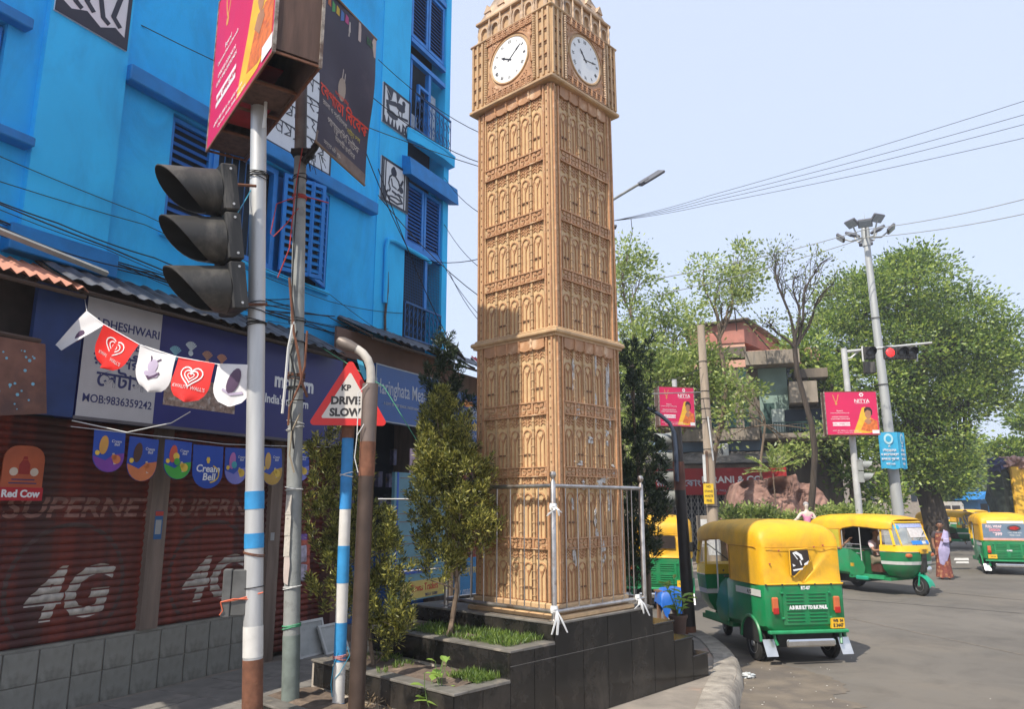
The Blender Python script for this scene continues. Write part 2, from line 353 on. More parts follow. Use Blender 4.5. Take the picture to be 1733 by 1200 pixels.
def tile(x0, x1, z0, z1, side='f', pos=0):
    g = .0035; mb = MB()
    if z1-z0 < .02: return
    if side == 'f': mb.box(x0+g, x1-g, pos-.008, pos, z0+g, z1-g)
    else: mb.box(pos-.008 if side == 'l' else pos, pos if side == 'l' else pos+.008, x0+g, x1-g, z0+g, z1-g)
    mb.build('granite_tile', m_gran, ped)
for a, b in zip(X0, X0[1:]):
    t = top((a+b)/2) - .02
    if t > .54: tile(a, b, 0, .53, 'f', YF+.004); tile(a, b, .53, t, 'f', YF+.004)
    else: tile(a, b, 0, t, 'f', YF+.004)
prev = 0
for i, (a, b) in enumerate(tiers[:4]):
    t = top((a+b)/2)-.02; y = YF
    while y < YB-.05: tile(y, min(y+.36, YB), prev, t, 'l', a+.004); y += .36
    prev = t+.022
for i, (a, b) in enumerate(tiers[3:]):
    t = top((a+b)/2)-.02; nx = top(tiers[3:][i+1][0]+.01)+.002 if i < 3 else 0; y = YF
    while y < 1.25: tile(y, min(y+.36, 1.3), nx, t, 'r', b-.004); y += .36
for i, (a, b) in enumerate(tiers):                     # coping tops; planter tiers are frames round soil
    t = top((a+b)/2); yb = YB if a < 1.3 else 1.3
    cpm = m_cope if a < 1.3 else m_gran
    mb = MB()
    if i in (0, 1, 2):
        mb.bbox(a-.012, a+.14, YF-.012, yb, t-.02, t, .004); mb.box(a+.14, b-.01, YF-.012, YF+.14, t-.02, t-.001); mb.build('coping', cpm, ped)
        mb = MB(); n_ = 14; rows = []
        for iy in range(n_+1):
            rows.append([(a+.14+(b-a-.15)*ix/6, YF+.14+(yb-YF-.16)*iy/n_, t-.012+.028*noise.noise(Vector((ix*.9+i*7, iy*.7, 0)))+.02*sin(pi*ix/6)) for ix in range(7)])
        mb.loft(rows, cap=False, closed=False); mb.build('soil', m_soil, ped, smooth=True)
    else:
        mb.bbox(a-.012 if a < 1.3 else a, b+.012, YF-.012, yb, t-.02, t, .004); mb.build('coping', cpm, ped)
# grass tufts on the planters
m_grass = LEAF('grass_blades', (.05, .11, .015), (.24, .34, .06), .4)
def grass(poly_fn, n, seed, label):
    r = np.random.RandomState(seed); P = []; D = []
    while len(P) < n:
        x, y, z, ok = poly_fn(r)
        if ok: P.append((x, y, z)); D.append((r.normal()*.45, r.normal()*.45, 1))
    o = leaf_cloud('grass', np.array(P), np.array(D), .062, m_grass, None, asp=.13, seed=seed, smin=.4); o.location = ped.location; o.rotation_euler = ped.rotation_euler
    o['label'] = label; o['category'] = 'grass'; o['kind'] = 'stuff'; return o
def g1(r):
    x, y = r.uniform(-.62, -.17), r.uniform(.02, 1.3); k = noise.noise(Vector((x*5, y*4, 0)))
    return x, y, .645, k > -.12 - .5*(y < .5) and (y < .75 or x < -.25)
def g2(r):
    x, y = r.uniform(-.98, -.72), r.uniform(.0, .34); return x, y, .43, noise.noise(Vector((x*7, y*7, 3))) > -.15
def g3(r):
    x, y = r.uniform(-1.25, -.75), r.uniform(.8, 1.5); return x, y, .43, noise.noise(Vector((x*7, y*7, 9))) > .15
grass(g1, 2600, 3, 'bright green grass on the upper planter step under the tower'); grass(g2, 800, 4, 'small tuft of bright grass at the end of the lower planter step'); grass(g3, 300, 5, 'sparse grass on the shaded back of the lower planter step')

# ================================================================ CLOCK TOWER
m_tan = M('golden_tan_paint', (.53, .355, .19), .55, var=.14, scale=9, bump=.25, bscale=35, c2=(.46, .285, .16), c2amt=.42, c2scale=3.5, grime=((.24, .14, .085), .75, 2.2, .25))
m_tan2 = M('tan_relief_paint', (.45, .24, .12), .55, var=.15, scale=12, bump=.2, bscale=40, c2=(.66, .46, .29), c2amt=.4, c2scale=6, grime=((.24, .13, .08), .7, 3, .3))
m_pan = M('panel_ochre', (.61, .425, .22), .5, var=.1, scale=7, c2=(.55, .33, .19), c2amt=.35, c2scale=5, grime=((.3, .17, .09), .6, 2.6, .3))
m_wea = M('weathered_top_paint', (.5, .36, .24), .7, var=.2, scale=9, bump=.3, c2=(.22, .17, .14), c2amt=.42, c2scale=5)
m_dark = M('recess_brown', (.16, .085, .045), .8)
m_clock = M('clock_white', (.82, .82, .8), .4, var=.03, scale=3)
m_hand = M('clock_black', (.03, .03, .035), .5)
cen = N0 + AX*.5 + AY*.5
tw = thing('clock_tower', 'tall tan ornamental clock tower with two white dials showing', 'clock tower', (cen.x, cen.y, .95), AL)
tw.rotation_euler = Euler((.0, -.006, AL)); tw.scale = (1, 1.02, 1)
Z = lambda z: z-.95
h = .5
mb = MB(); mb.box(-.485, .485, -.485, .485, 0, Z(6.1)); mb.build('shaft', m_tan2, tw)
mb = MB(); mb.bbox(-.56, .56, -.56, .56, .0, .045, .01); mb.bbox(-.525, .525, -.525, .525, .045, .13, .012); mb.build('base_plinth', m_tan, tw)
FR = [rotz(k*pi/2) for k in range(4)]     # face 0 = right-front face (-Y), face 3 (rot 270) = left face (-X)
rowsz = [(1.09,1.53),(1.63,2.17),(2.26,2.73),(2.86,3.36),(3.53,4.02),(4.13,4.61),(4.73,5.23),(5.36,5.92)]
bands = [(1.53,1.63),(2.17,2.26),(2.73,2.86),(4.02,4.13),(4.61,4.73),(5.23,5.36)]
PW = .115; bw = (2*h-2*PW)/5
def panel_mesh(kind):
    """one lancet panel, unit height, bay width bw; front at y=0, back plate behind"""
    mb = MB(); w2 = bw/2-.012; pr = -.012
    mb.mi = 0; mb.box(-w2, w2, 0, .008, 0, 1)
    mb.mi = 1; aw = w2*.74; zc = .60; hz = .095   # arch centre height in units (z squashed)
    pts = [(-aw, .0)] + [(-aw*cos(t), zc+hz*1.35*sin(t)) for t in [pi*i/8 for i in range(9)]] + [(aw, 0)]
    th = .011
    for a, b in zip(pts, pts[1:]):
        d = Vector((b[0]-a[0], (b[1]-a[1])*.5)); d.normalize(); nx, nz = -d.y*th/2, d.x*th
        mb.prism([(a[0]-nx, a[1]-nz), (b[0]-nx, b[1]-nz), (b[0]+nx, b[1]+nz), (a[0]+nx, a[1]+nz)], 'y', pr, .0)
    mb.box(-.004, .004, pr, 0, 0, zc-.02)
    for sx in (-1, 1):          # the forked inner tracery
        for (x0, z0, x1, z1) in ((0, zc-.12, sx*aw*.5, zc+.0), (sx*aw*.5, zc, sx*aw*.8, zc+.06)):
            mb.prism([(x0-.004, z0), (x0+.004, z0-.01), (x1+.004, z1-.01), (x1-.004, z1+.01)], 'y', pr*.8, 0)
    if kind:                    # dashes across
        mb.mi = 2
        for sx in (-1, 1): mb.box(sx*aw*.2 if sx > 0 else -aw*.9, aw*.9 if sx > 0 else -aw*.2, pr*1.1, 0, .235, .262)
    mb.mi = 1                   # foliage relief over the arch
    for i in range(3):
        for sx in (-1, 1):
            z0 = .79+i*.062
            mb.prism([(sx*.006, z0), (sx*w2*.5, z0+.055), (sx*w2*.92, z0+.02), (sx*w2*.85, z0+.045), (sx*w2*.45, z0+.085), (sx*.006, z0+.035)][::(1 if sx > 0 else -1)], 'y', pr*.8, 0)
    return mb.mesh('panel', [m_pan, m_tan2, m_dark])
PM = [panel_mesh(0), panel_mesh(1)]
def rib_mesh():
    mb = MB(); mb.box(-.011, .011, -.022, 0, 0, 1)
    for i in range(6): mb.box(-.016, .016, -.028, 0, .08+i*.16, .1+i*.16)
    return mb.mesh('rib', m_tan)
RIB = rib_mesh()
def band_mesh():
    mb = MB(); W = h-PW+.003; mb.box(-W, W, -.012, 0, .08, .92); mb.mi = 1
    mb.box(-W, W, -.03, 0, 0, .1); mb.box(-W, W, -.03, 0, .9, 1)
    for i in range(5):
        cx = (i-2)*bw
        for a, b in ((-1, -1), (1, -1), (-1, 1), (1, 1)):
            mb.prism([(cx+a*.004, .5+b*.05), (cx+a*.045, .5+b*.08), (cx+a*.055, .5+b*.3), (cx+a*.02, .5+b*.33)][::a*b], 'y', -.022, -.011)
        mb.box(cx+bw/2-.012, cx+bw/2+.012, -.026, 0, 0, 1)
    return mb.mesh('band', [m_tan, m_tan2])
BAND = band_mesh()
def pil_mesh():
    mb = MB(); mb.box(-PW/2, PW/2, -.012, .01, 0, 1); mb.mi = 1
    for x in (-.03, .032): mb.box(x-.009, x+.009, -.03, 0, 0, 1)
    mb.mi = 2
    for i in range(7): mb.box(-.008, .004, -.018, 0, .06+i*.135, .075+i*.135)
    return mb.mesh('corner_pilaster', [m_tan, m_tan2, m_dark])
PIL = pil_mesh()
for fi, F in enumerate(FR):
    F0 = F @ T(0, -.49, 0)
    for ri, (z0, z1) in enumerate(rowsz):
        for i in range(5):
            put('panel', PM[(i+ri) % 2], tw, X=F0 @ T((i-2)*bw, 0, Z(z0)) @ Matrix.Diagonal((1, 1, z1-z0, 1)))
            if i < 4: put('rib', RIB, tw, X=F0 @ T((i-1.5)*bw, .004, Z(z0)) @ Matrix.Diagonal((1, 1, z1-z0, 1)))
        for s_ in (-1, 1):
            za, zb = (z0, rowsz[ri+1][0] if ri not in (3, 7) else z1+.1)
            put('corner_pilaster', PIL, tw, X=F0 @ T(s_*(h-PW/2+.0), .0, Z(za)) @ Matrix.Diagonal((1, 1, zb-za, 1)))
    for z0, z1 in bands: put('band', BAND, tw, X=F0 @ T(0, 0, Z(z0)) @ Matrix.Diagonal((1, 1, z1-z0, 1)))
    for zt in (3.40, 5.97):         # scalloped valance below each cornice
        mb = MB()
        for i in range(5):
            cx = (i-2)*bw; mb.prism([(cx-bw/2, .07)] + [(cx-bw/2+bw*k/6, -.035-.02*sin(pi*k/6)) for k in range(7)] + [(cx+bw/2, .07)], 'y', -.03, 0)
            mb.lathe([(.012, -.06), (.016, -.03), (.008, 0), (.014, .03), (.01, .06)], 6, T(cx+bw/2, -.035, 0)) if i < 4 else None
        mb.build('valance', m_tan2, tw, X=F0 @ T(0, .0, Z(zt)))
mb = MB(); mb.box(-.53, .53, -.53, .53, Z(3.455), Z(3.475)); mb.bbox(-.555, .555, -.555, .555, Z(3.475), Z(3.52), .012); mb.bbox(-.525, .525, -.525, .525, Z(3.52), Z(3.545), .01); mb.build('cornice', m_tan, tw)
# clock stage
mb = MB(); mb.bbox(-.575, .575, -.575, .575, Z(6.04), Z(6.085), .012); mb.box(-.545, .545, -.545, .545, Z(6.085), Z(6.84)); mb.bbox(-.57, .57, -.57, .57, Z(6.84), Z(6.87), .01)
mb.box(-.50, .50, -.50, .50, Z(6.87), Z(7.12)); mb.bbox(-.53, .53, -.53, .53, Z(7.12), Z(7.16), .01); mb.build('clock_stage', m_tan, tw)
ck = 6.475
def clock(F, rot_h, rot_m):
    o = T(0, -.545, Z(ck)); mb = MB()
    mb.lathe([(.245, -.02), (.245, .012), (.262, .016), (.268, .008), (.268, -.02)], 40, RX90); mb.mi = 0
    bz = mb.build('clock_bezel', m_tan, tw, smooth=True, X=F @ o)
    mb = MB(); mb.lathe([(.246, 0), (.246, .008)], 40, RX90); face = mb.build('clock_face', m_clock, tw, smooth=True, X=F @ o)
    for hr, L, wd, nm in ((rot_h, .13, .014, 'hour_hand'), (rot_m, .2, .009, 'minute_hand')):
        mb = MB(); mb.prism([(-wd*.5, -.03), (-wd*.4, L*.55), (-wd*1.1, L*.62), (0, L), (wd*1.1, L*.62), (wd*.4, L*.55), (wd*.5, -.03)], 'y', -.013, -.0105)
        mb.build(nm, m_hand, face, X=Matrix.Rotation(hr, 4, 'Y'))
    for i, nstr in enumerate('XII I II III IIII V VI VII VIII IX X XI'.split()):
        a = i*pi/6; text(nstr, .052, m_hand, face, Matrix.Rotation(a, 4, 'Y') @ T(0, -.0095, .2) @ RX90, 'numeral', ext=.0008, sx=.75)
    return face
for fi, F in enumerate(FR):
    hh, mm = {3: (radians(-62), radians(52)), 0: (radians(-42), radians(80))}.get(fi, (radians(300), radians(66)))
    clock(F, hh, mm)
    F0 = F @ T(0, -.545, 0)
    for s_ in (-1, 1):            # corner strips with little blind windows
        mb = MB(); x0 = s_*.455
        for x in (-.068, 0, .068): mb.box(x0+x-.012, x0+x+.012, -.022, 0, Z(6.1), Z(6.83))
        mb.mi = 2
        for i in range(5):
            for x in (-.034, .034):
                mb.mi = 2; mb.box(x0+x-.022, x0+x+.022, -.006, 0, Z(6.155+i*.14), Z(6.17+i*.14)); mb.mi = 1; mb.box(x0+x-.022, x0+x+.022, -.016, 0, Z(6.185+i*.14), Z(6.195+i*.14)); 
        mb.build('corner_tracery', [m_tan, m_tan2, m_dark], tw, X=F0)
        mb = MB(); x0 = s_*.335      # rope column
        for i in range(26): mb.blob((x0, -.014, Z(6.12)+i*.0275), (.02, .02, .017), 6, 4)
        mb.build('rope_column', m_wea if fi == 0 else m_tan, tw, X=F0)
        for t_ in (-1, 1):
            pts = [(s_*.31, t_*.31)] + [(s_*.285*cos(q)*1.0, t_*.285*sin(q)) for q in [radians(d) for d in range(8, 90, 9)]] + [(0, t_*.31)]
            if s_*t_ < 0: pts = pts[::-1]
            mb = MB(); mb.prism([(x, Z(ck)+z) for x, z in pts], 'y', -.012, 0)
            r_ = random.Random(5)
            for q in range(14):
                a = radians(r_.uniform(25, 65)); rr = r_.uniform(.31, .37); mb.blob((s_*rr*cos(a), -.012, Z(ck)+t_*rr*sin(a)), (.012, .01, .012), 5, 3)
            mb.build('spandrel', m_tan2, tw, X=F0)
    for zt, nm in ((6.13, 'lower_frieze'), (6.80, 'upper_frieze')):
        mb = MB(); mb.box(-.32, .32, -.012, 0, Z(zt)-.04, Z(zt)+.04); mb.mi = 1
        for z_ in (-.04, .036): mb.box(-.32, .32, -.026, 0, Z(zt)+z_-.005, Z(zt)+z_+.005)
        for i in range(8):
            cx = -.28+i*.08
            for a, b in ((-1, -1), (1, -1), (-1, 1), (1, 1)): mb.prism([(cx+a*.004, Z(zt)+b*.004), (cx+a*.028, Z(zt)+b*.008), (cx+a*.022, Z(zt)+b*.026), (cx+a*.006, Z(zt)+b*.022)][::a*b], 'y', -.022, -.011)
            mb.lathe([(.01, -.04), (.014, 0), (.006, .045)], 5, T(cx+.04, -.022, Z(zt)))
        mb.build(nm, [m_tan, m_tan2], tw, X=F0)
    mb = MB()                      # arcaded parapet
    for i in range(6):
        cx = (i-2.5)*.158
        for k in range(8):
            a0, a1 = pi*k/8, pi*(k+1)/8
            P_ = [(cx+r0*cos(a), Z(6.98)+r0*1.3*sin(a)) for r0, a in ((.06, a0), (.06, a1), (.045, a1), (.045, a0))]; mb.prism(P_, 'y', -.028, 0)
        for s_ in (-1, 1): mb.box(cx+s_*.052-.008, cx+s_*.052+.008, -.028, 0, Z(6.88), Z(6.98))
        mb.lathe([(.013, 0), (.016, .06), (.008, .1), (.014, .15), (.004, .24)], 6, T(cx+.079, -.03, Z(6.88)))
    mb.build('parapet_arcade', m_wea, tw, X=F @ T(0, -.5, 0))
# roof, dormers, lantern, spire
mb = MB(); mb.add([(s*.5, t*.5, Z(7.16)) for s, t in ((-1,-1),(1,-1),(1,1),(-1,1))] + [(s*.2, t*.2, Z(7.95)) for s, t in ((-1,-1),(1,-1),(1,1),(-1,1))], [(0,1,5,4),(1,2,6,5),(2,3,7,6),(3,0,4,7),(4,5,6,7)])
mb.build('roof', m_wea, tw)
mb = MB(); mb.box(-.17, .17, -.17, .17, Z(7.95), Z(8.3)); mb.bbox(-.2, .2, -.2, .2, Z(8.3), Z(8.34), .01); mb.build('lantern', m_wea, tw)
mb = MB(); mb.lathe([(.2, Z(8.34)), (.07, Z(8.9)), (.015, Z(9.5)), (.03, Z(9.53)), (.002, Z(9.62))], 8); mb.build('spire', m_wea, tw)
mb = MB()
for F in FR:
    mb.X = F
    for row, (n_, yy, zz) in enumerate(((5, -.42, 7.17), (4, -.36, 7.36), (3, -.29, 7.56), (2, -.24, 7.74))):
        for i in range(n_):
            cx = (i-(n_-1)/2)*.2; mb.box(cx-.04, cx+.04, yy-.05, yy+.1, Z(zz), Z(zz+.1)); mb.prism([(cx-.05, Z(zz+.1)), (cx+.05, Z(zz+.1)), (cx, Z(zz+.19))], 'y', yy-.06, yy+.12)
mb.X = Matrix.Identity(4); mb.build('dormers', m_wea, tw, kind='stuff')
# peeling patches on the right-hand face of the lower stage
r_ = random.Random(21); m_peel = M('peeled_undercoat', (.52, .5, .47), .8, var=.25, scale=30, c2=(.3, .24, .2), c2amt=.4, c2scale=20)
for (cx, cz, sx, sz) in ((-.24, 3.05, .02, .16), (.1, 3.0, .03, .3), (.3, 2.98, .035, .26), (.0, 2.55, .05, .05), (.27, 2.55, .045, .09), (-.2, 2.3, .07, .03), (-.1, 2.1, .05, .04), (.18, 2.12, .12, .05), (.06, 1.75, .03, .12), (.25, 1.95, .03, .1), (-.28, 1.4, .025, .12), (.16, 1.45, .03, .1), (-.3, 1.9, .03, .06), (.34, 2.25, .03, .05), (-.2,2.75,.05,.09)):
    mb = MB()
    for k in range(5):
        x, z_ = cx+r_.uniform(-.7, .7)*sx, cz+r_.uniform(-1, 1)*sz; a = sx*r_.uniform(.25, .6); b = sz*r_.uniform(.2, .6); n_ = 9
        mb.prism([(x+a*cos(2*pi*i/n_)*r_.uniform(.5, 1.2), Z(z_)+b*sin(2*pi*i/n_)*r_.uniform(.5, 1.2)) for i in range(n_)], 'y', -.5045-k*.0013, -.498)
    mb.build('peeled_patch', m_peel, tw)

# ================================================================ steel railing round the tower foot
m_steel = M('tarnished_steel', (.5, .47, .44), .3, .9, var=.25, scale=12, c2=(.25, .19, .15), c2amt=.4, c2scale=6)
rl = thing('tower_railing', 'tubular steel railing with ball-topped posts around the tower foot', 'railing', (N0.x, N0.y, .95), AL)
posts = [(-.12, -.055), (1.25, -.055), (1.25, 1.3), (-.12, 1.3)]
for i, (x, y) in enumerate(posts):
    mb = MB(); mb.lathe([(.05, 0), (.05, .012), (.024, .02), (.024, 1.16), (.012, 1.18), (.012, 1.19), (.022, 1.2), (.031, 1.225), (.024, 1.25), (.005, 1.26)], 12, T(x, y, 0)); mb.build('post', m_steel, rl, smooth=True)
ZR = (.08, 1.13)
for i in range(4):
    a = Vector(posts[i]+(0,)); b = Vector(posts[(i+1) % 4]+(0,))
    for k, z in enumerate(ZR):
        mb = MB(); mb.tube([a+Vector((0, 0, z)), b+Vector((0, 0, z))], .019 if k else .019, 8); mb.build('rail', m_steel, rl, smooth=True)
    d = (b-a); n_ = 8
    mb = MB(); mb.tube([(0,0,ZR[0]), (0,0,ZR[1])], .006, 6); bar = mb.mesh('bar', m_steel, True) if i == 0 else bar
    for k in range(1, n_): p = a + d*k/n_; put('bar', bar, rl, loc=(p.x, p.y, 0))
# knotted white rags on the rail
m_rag = M('white_rag', (.72, .72, .7), .8, var=.1)
def rag(x, y, z, label, L=.22):
    mb = MB(); mb.lathe([(.03, -.03), (.036, 0), (.03, .03)], 9, T(0, 0, 0)); mb.blob((-.02, -.03, 0), .02, 8, 5, .8)
    for k in range(4):
        a = rnd.uniform(-.5, .5); pts = [(0, -.035, 0), (a*.08, -.06, -L*.4), (a*.22+.02*sin(k*3), -.05, -L*rnd.uniform(.7, 1.2))]
        mb.loft([[ (p[0]-w_, p[1], p[2]), (p[0]+w_, p[1], p[2]+.004), (p[0]+w_, p[1]-.004, p[2]), (p[0]-w_, p[1]-.006, p[2])] for p, w_ in zip(pts, (.004, .01, .007))])
    o = mb.build('rag', m_rag, smooth=True); p = N0 + AX*x + AY*y; o.location = (p.x, p.y, .95+z); o.rotation_euler = (0, 0, AL-.3); tag(o, label, 'rag')
rag(-.12, -.055, .10, 'white rag knotted round the bottom of the front railing post', .2)
rag(-.12, -.055, .95, 'small white strip tied near the top of the front railing post', .07)
rag(1.12, -.055, .09, 'white rag tied on the bottom rail near the right railing post', .14)
# ================================================================ BLUE BUILDING (local x along the facade, -y out to the street)
FA = atan2(.887, .462); FO = Vector((-3.0, 8.85, 0)); FN = Vector((.887, -.462, 0)); FE = Vector((.462, .887, 0))
def fp(u, v, off=0.0):
    q = on_plane(u, v, FO + FN*off, FN) - FO; return q.dot(FE), -off, q.z
def fw(s, off, z): return FO + FE*s + FN*off + Vector((0, 0, z))
def fthing(name, label, cat, s, off, z, group=None):
    p = fw(s, off, z); return thing(name, label, cat, p, FA, group)
m_blue = M('sky_blue_limewash', (.018, .44, .9), .8, var=.09, scale=1.4, bump=.25, bscale=45, c2=(.03, .5, .93), c2amt=.45, c2scale=.8, grime=((.015, .22, .5), .7, 1.6, .4))
m_blue2 = M('lighter_blue_limewash', (.03, .52, .95), .8, var=.07, scale=1.4, bump=.2, bscale=45, grime=((.02, .28, .6), .6, 2, .4))
m_trim = M('royal_blue_trim', (.002, .19, .52), .6, var=.15, scale=5, c2=(.01, .2, .55), c2amt=.3, c2scale=4)
m_shut = M('shutter_blue', (.008, .1, .36), .55, var=.15, scale=6)
m_frameb = M('frame_blue', (.012, .2, .6), .5, var=.12, scale=6)
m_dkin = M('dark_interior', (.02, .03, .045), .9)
m_iron = M('painted_iron_blue', (.01, .09, .26), .5)
bb = fthing('blue_building', 'bright blue building with louvred shutters and black and white murals', 'building', 0, 0, 0)
def bx(name, mat, s0, s1, o0, o1, z0, z1, parent=None, b=0, **k):     # o = how far it stands out
    mb = MB(); (mb.bbox(s0, s1, -o1, -o0, z0, z1, b) if b else mb.box(s0, s1, -o1, -o0, z0, z1)); return mb.build(name, mat, parent or bb, **k)
# wall pieces round the openings
ZT = 13.2
mb = MB()
def wb(s0, s1, z0, z1, o1=0): mb.box(s0, s1, -o1, .3, z0, z1)
wb(-4.3, -3.9, 4.0, ZT); wb(-3.25, -1.52, 4.0, ZT); wb(-3.9, -3.25, 4.0, 5.12); wb(-3.9, -3.25, 6.15, ZT)
wb(-1.52, 1.02, 4.0, 4.76); wb(-1.52, 1.02, 6.14, ZT); wb(1.02, 2.8, 4.0, ZT)
mb.box(-4.3, 4.0, .3, .34, 4.0, ZT)
mb.box(-4.3, -4.26, .34, 7, 0, ZT); mb.box(3.96, 4.0, .34, 7, 0, ZT); mb.box(-4.3, 4.0, 6.96, 7, 0, ZT); mb.box(-4.3, 4.0, .3, 7, ZT, ZT+.15)
mb.build('wall', m_blue, bb)
bx('pilaster', m_blue2, -2.95, -2.15, .0, .07, 4.28, ZT)
bx('pilaster', m_blue2, 2.05, 2.78, .0, .012, 4.3, ZT)
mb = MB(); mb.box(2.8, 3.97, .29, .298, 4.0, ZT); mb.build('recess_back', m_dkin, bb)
bx('ledge', m_trim, -3.07, -2.07, .0, .16, 4.06, 4.3, b=.01)
bx('window_ledge', m_trim, -3.95, -2.97, .0, .16, 5.03, 5.12, b=.01)
bx('lintel', m_trim, -4.0, -3.1, .0, .12, 6.13, 6.24, b=.01)
bx('band', m_trim, -2.15, 1.93, .0, .14, 6.16, 6.34, b=.012)
bx('corner_column', m_blue2, 3.86, 4.02, -.3, .02, 4.0, ZT)
def louvre(name, s0, s1, z0, z1, off, n, parent=bb, mat=m_shut, fm=m_frameb, X=None, fr=.05):
    mb = MB(); y = -off
    mb.box(s0, s0+fr, y-.02, y+.02, z0, z1); mb.box(s1-fr, s1, y-.02, y+.02, z0, z1); mb.box(s0+fr, s1-fr, y-.02, y+.02, z0, z0+fr); mb.box(s0+fr, s1-fr, y-.02, y+.02, z1-fr, z1)
    fo = mb.build(name, fm, parent, X=X)
    p = (z1-z0-2*fr)/n; mb = MB(); w_ = (s1-s0-2*fr)/2
    mb.prism([(-.022, -.032*1), (-.016, -.036), (.022, .02), (.016, .026)], 'x', -w_, w_); me = mb.mesh('louvre_slat', mat)
    for i in range(n): put('louvre_slat', me, fo, loc=((s0+s1)/2, y, z0+fr+p*(i+.5)))
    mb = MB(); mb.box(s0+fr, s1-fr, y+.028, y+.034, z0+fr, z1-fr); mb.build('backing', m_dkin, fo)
    return fo
# main window
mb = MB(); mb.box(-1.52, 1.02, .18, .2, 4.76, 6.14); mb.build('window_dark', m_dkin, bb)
louvre('shutter', -1.51, -.93, 4.78, 6.12, -.06, 13)
fr_ = bx('window_frame', m_frameb, -.93, -.86, -.1, -.02, 4.78, 6.12); bx('window_frame', m_frameb, .0, .07, -.1, -.02, 4.78, 6.12); bx('window_frame', m_frameb, -.86, .0, -.1, -.02, 4.78, 4.85); bx('window_frame', m_frameb, -.86, 0, -.1, -.02, 6.05, 6.12)
mb = MB(); mb.box(-.005, .005, -.005, .005, 4.85, 6.05); me = mb.mesh('window_bar', m_iron)
for i in range(7): put('window_bar', me, bb, loc=(-.86+.1075*(i+1), .05, 0))
louvre('shutter', -.3, .3, 4.8, 6.1, 0, 12, X=T(.12, -.03, 0) @ rotz(radians(-18)) @ T(.3, 0, 0), mat=m_trim)
louvre('shutter', -.26, .26, 4.8, 6.1, 0, 12, X=T(.98, .0, 0) @ rotz(radians(20)) @ T(-.26, 0, 0), mat=m_trim)
mb = MB(); mb.box(.03, .55, .1, .14, 4.8, 6.1); mb.build('inner_door', m_frameb, bb)
bx('sill', m_blue2, -1.56, 1.06, -.02, .05, 4.7, 4.76, b=.01)
louvre('shutter', -3.88, -3.27, 5.14, 6.1, -.06, 10)
# right-hand bay
def baywin(z0, z1, n):
    m_ = (2.82+3.84)/2
    louvre('shutter', 2.82, m_-.01, z0, z1, -.03, n, fr=.055); louvre('shutter', m_+.01, 3.84, z0, z1, -.03, n, fr=.055)
baywin(6.05, 7.1, 15); baywin(9.75, 10.9, 15); baywin(11.0, 12.1, 13)
for z_ in (5.96, 9.62, 9.3, 10.93, 12.15): bx('bay_rail', m_frameb, 2.8, 3.86, -.06, .02, z_, z_+.08)
bx('mullion', m_frameb, 3.36, 3.43, -.08, .0, 8.0, 9.3); bx('mullion', m_frameb, 2.82, 2.87, -.08, .0, 8.0, 9.3)
bx('small_frame', m_frameb, 3.05, 3.1, -.04, .01, 8.65, 8.92); bx('small_frame', m_frameb, 3.05, 3.36, -.04, .01, 8.9, 8.95)
bx('curtain', M('pale_curtain', (.42, .47, .52), .9, var=.2, scale=30), 3.46, 3.8, -.16, -.15, 8.0, 9.1); bx('curtain', MATS['pale_curtain'], 2.95, 3.3, -.2, -.19, 8.0, 8.5)
mb = MB(); pts = [(2.72, -.0), (2.72, -.06), (3.0, -.13), (3.6, -.19), (3.98, -.17), (4.02, 0)]; mb.prism(pts, 'z', 7.78, 7.94); mb.prism([(x, y*1.08) for x, y in pts], 'z', 7.94, 7.98); mb.build('balcony_floor', m_blue2, bb)
def grille(s0, s1, z0, z1, off, name, n=9, seed=1):
    mb = MB(); y = -off
    mb.box(s0, s1, y-.012, y+.012, z0-.012, z0+.012); ro = mb.build(name, m_iron, bb); mb = MB(); mb.box(s0, s1, y-.014, y+.014, z1-.014, z1+.014); mb.build('top_rail', m_iron, ro); r_ = random.Random(seed)
    for i in range(n+1):
        x = s0+(s1-s0)*i/n; mb = MB(); mb.box(x-.006, x+.006, y-.006, y+.006, z0, z1)
        if i < n:
            w_ = (s1-s0)/n
            for k in range(2):
                cz = z0+(z1-z0)*(.28+.44*k); rr = w_*.42
                mb.tube([(x+w_/2+rr*cos(a)*(1-.12*j/6), y, cz+rr*1.7*sin(a)*(1-.12*j/6)) for j, a in enumerate([pi*.5*q for q in range(7)])], .005, 4)
        mb.build('baluster', m_iron, ro)
grille(2.82, 3.9, 8.0, 8.63, .12, 'balcony_railing'); grille(2.82, 3.84, 4.5, 5.05, .03, 'balcony_railing', seed=4)
mb = MB(); mb.prism([(-.2, 7.1), (-.17, 7.4), (.0, 7.47), (.0, 7.14)], 'x', 2.64, 4.08); mb.build('sloping_shade', m_trim, bb)
mb = MB()
for i in range(22): x = 2.82+i*.047; mb.box(x-.0022, x+.0022, .01, .014, 5.08, 5.94)
for i in range(18): z_ = 5.1+i*.048; mb.box(2.82, 3.85, .015, .019, z_-.0022, z_+.0022)
mb.build('wire_mesh', m_iron, bb, kind='stuff'); bx('mullion', m_frameb, 3.38, 3.45, -.03, .0, 5.05, 5.96)
mb = MB(); mb.tube([(2.27, -.05, 4.9), (2.27, -.05, 5.78), (2.3, -.05, 5.9), (2.45, -.05, 5.94), (3.3, -.06, 5.9), (3.42, -.08, 5.86)], .035, 8); mb.build('drain_pipe', m_blue2, bb, smooth=True)
mb = MB(); mb.tube([(2.33, -.04, 4.3), (2.3, -.04, 4.7), (2.34, -.04, 5.1), (2.32, -.04, 5.4)], .02, 6); mb.build('rusty_conduit', M('rusty_dark', (.1, .07, .06), .9, var=.4, scale=20), bb)
bx('ground_floor_back', m_dkin, -4.26, 3.96, -.9, -.88, .0, 4.0)
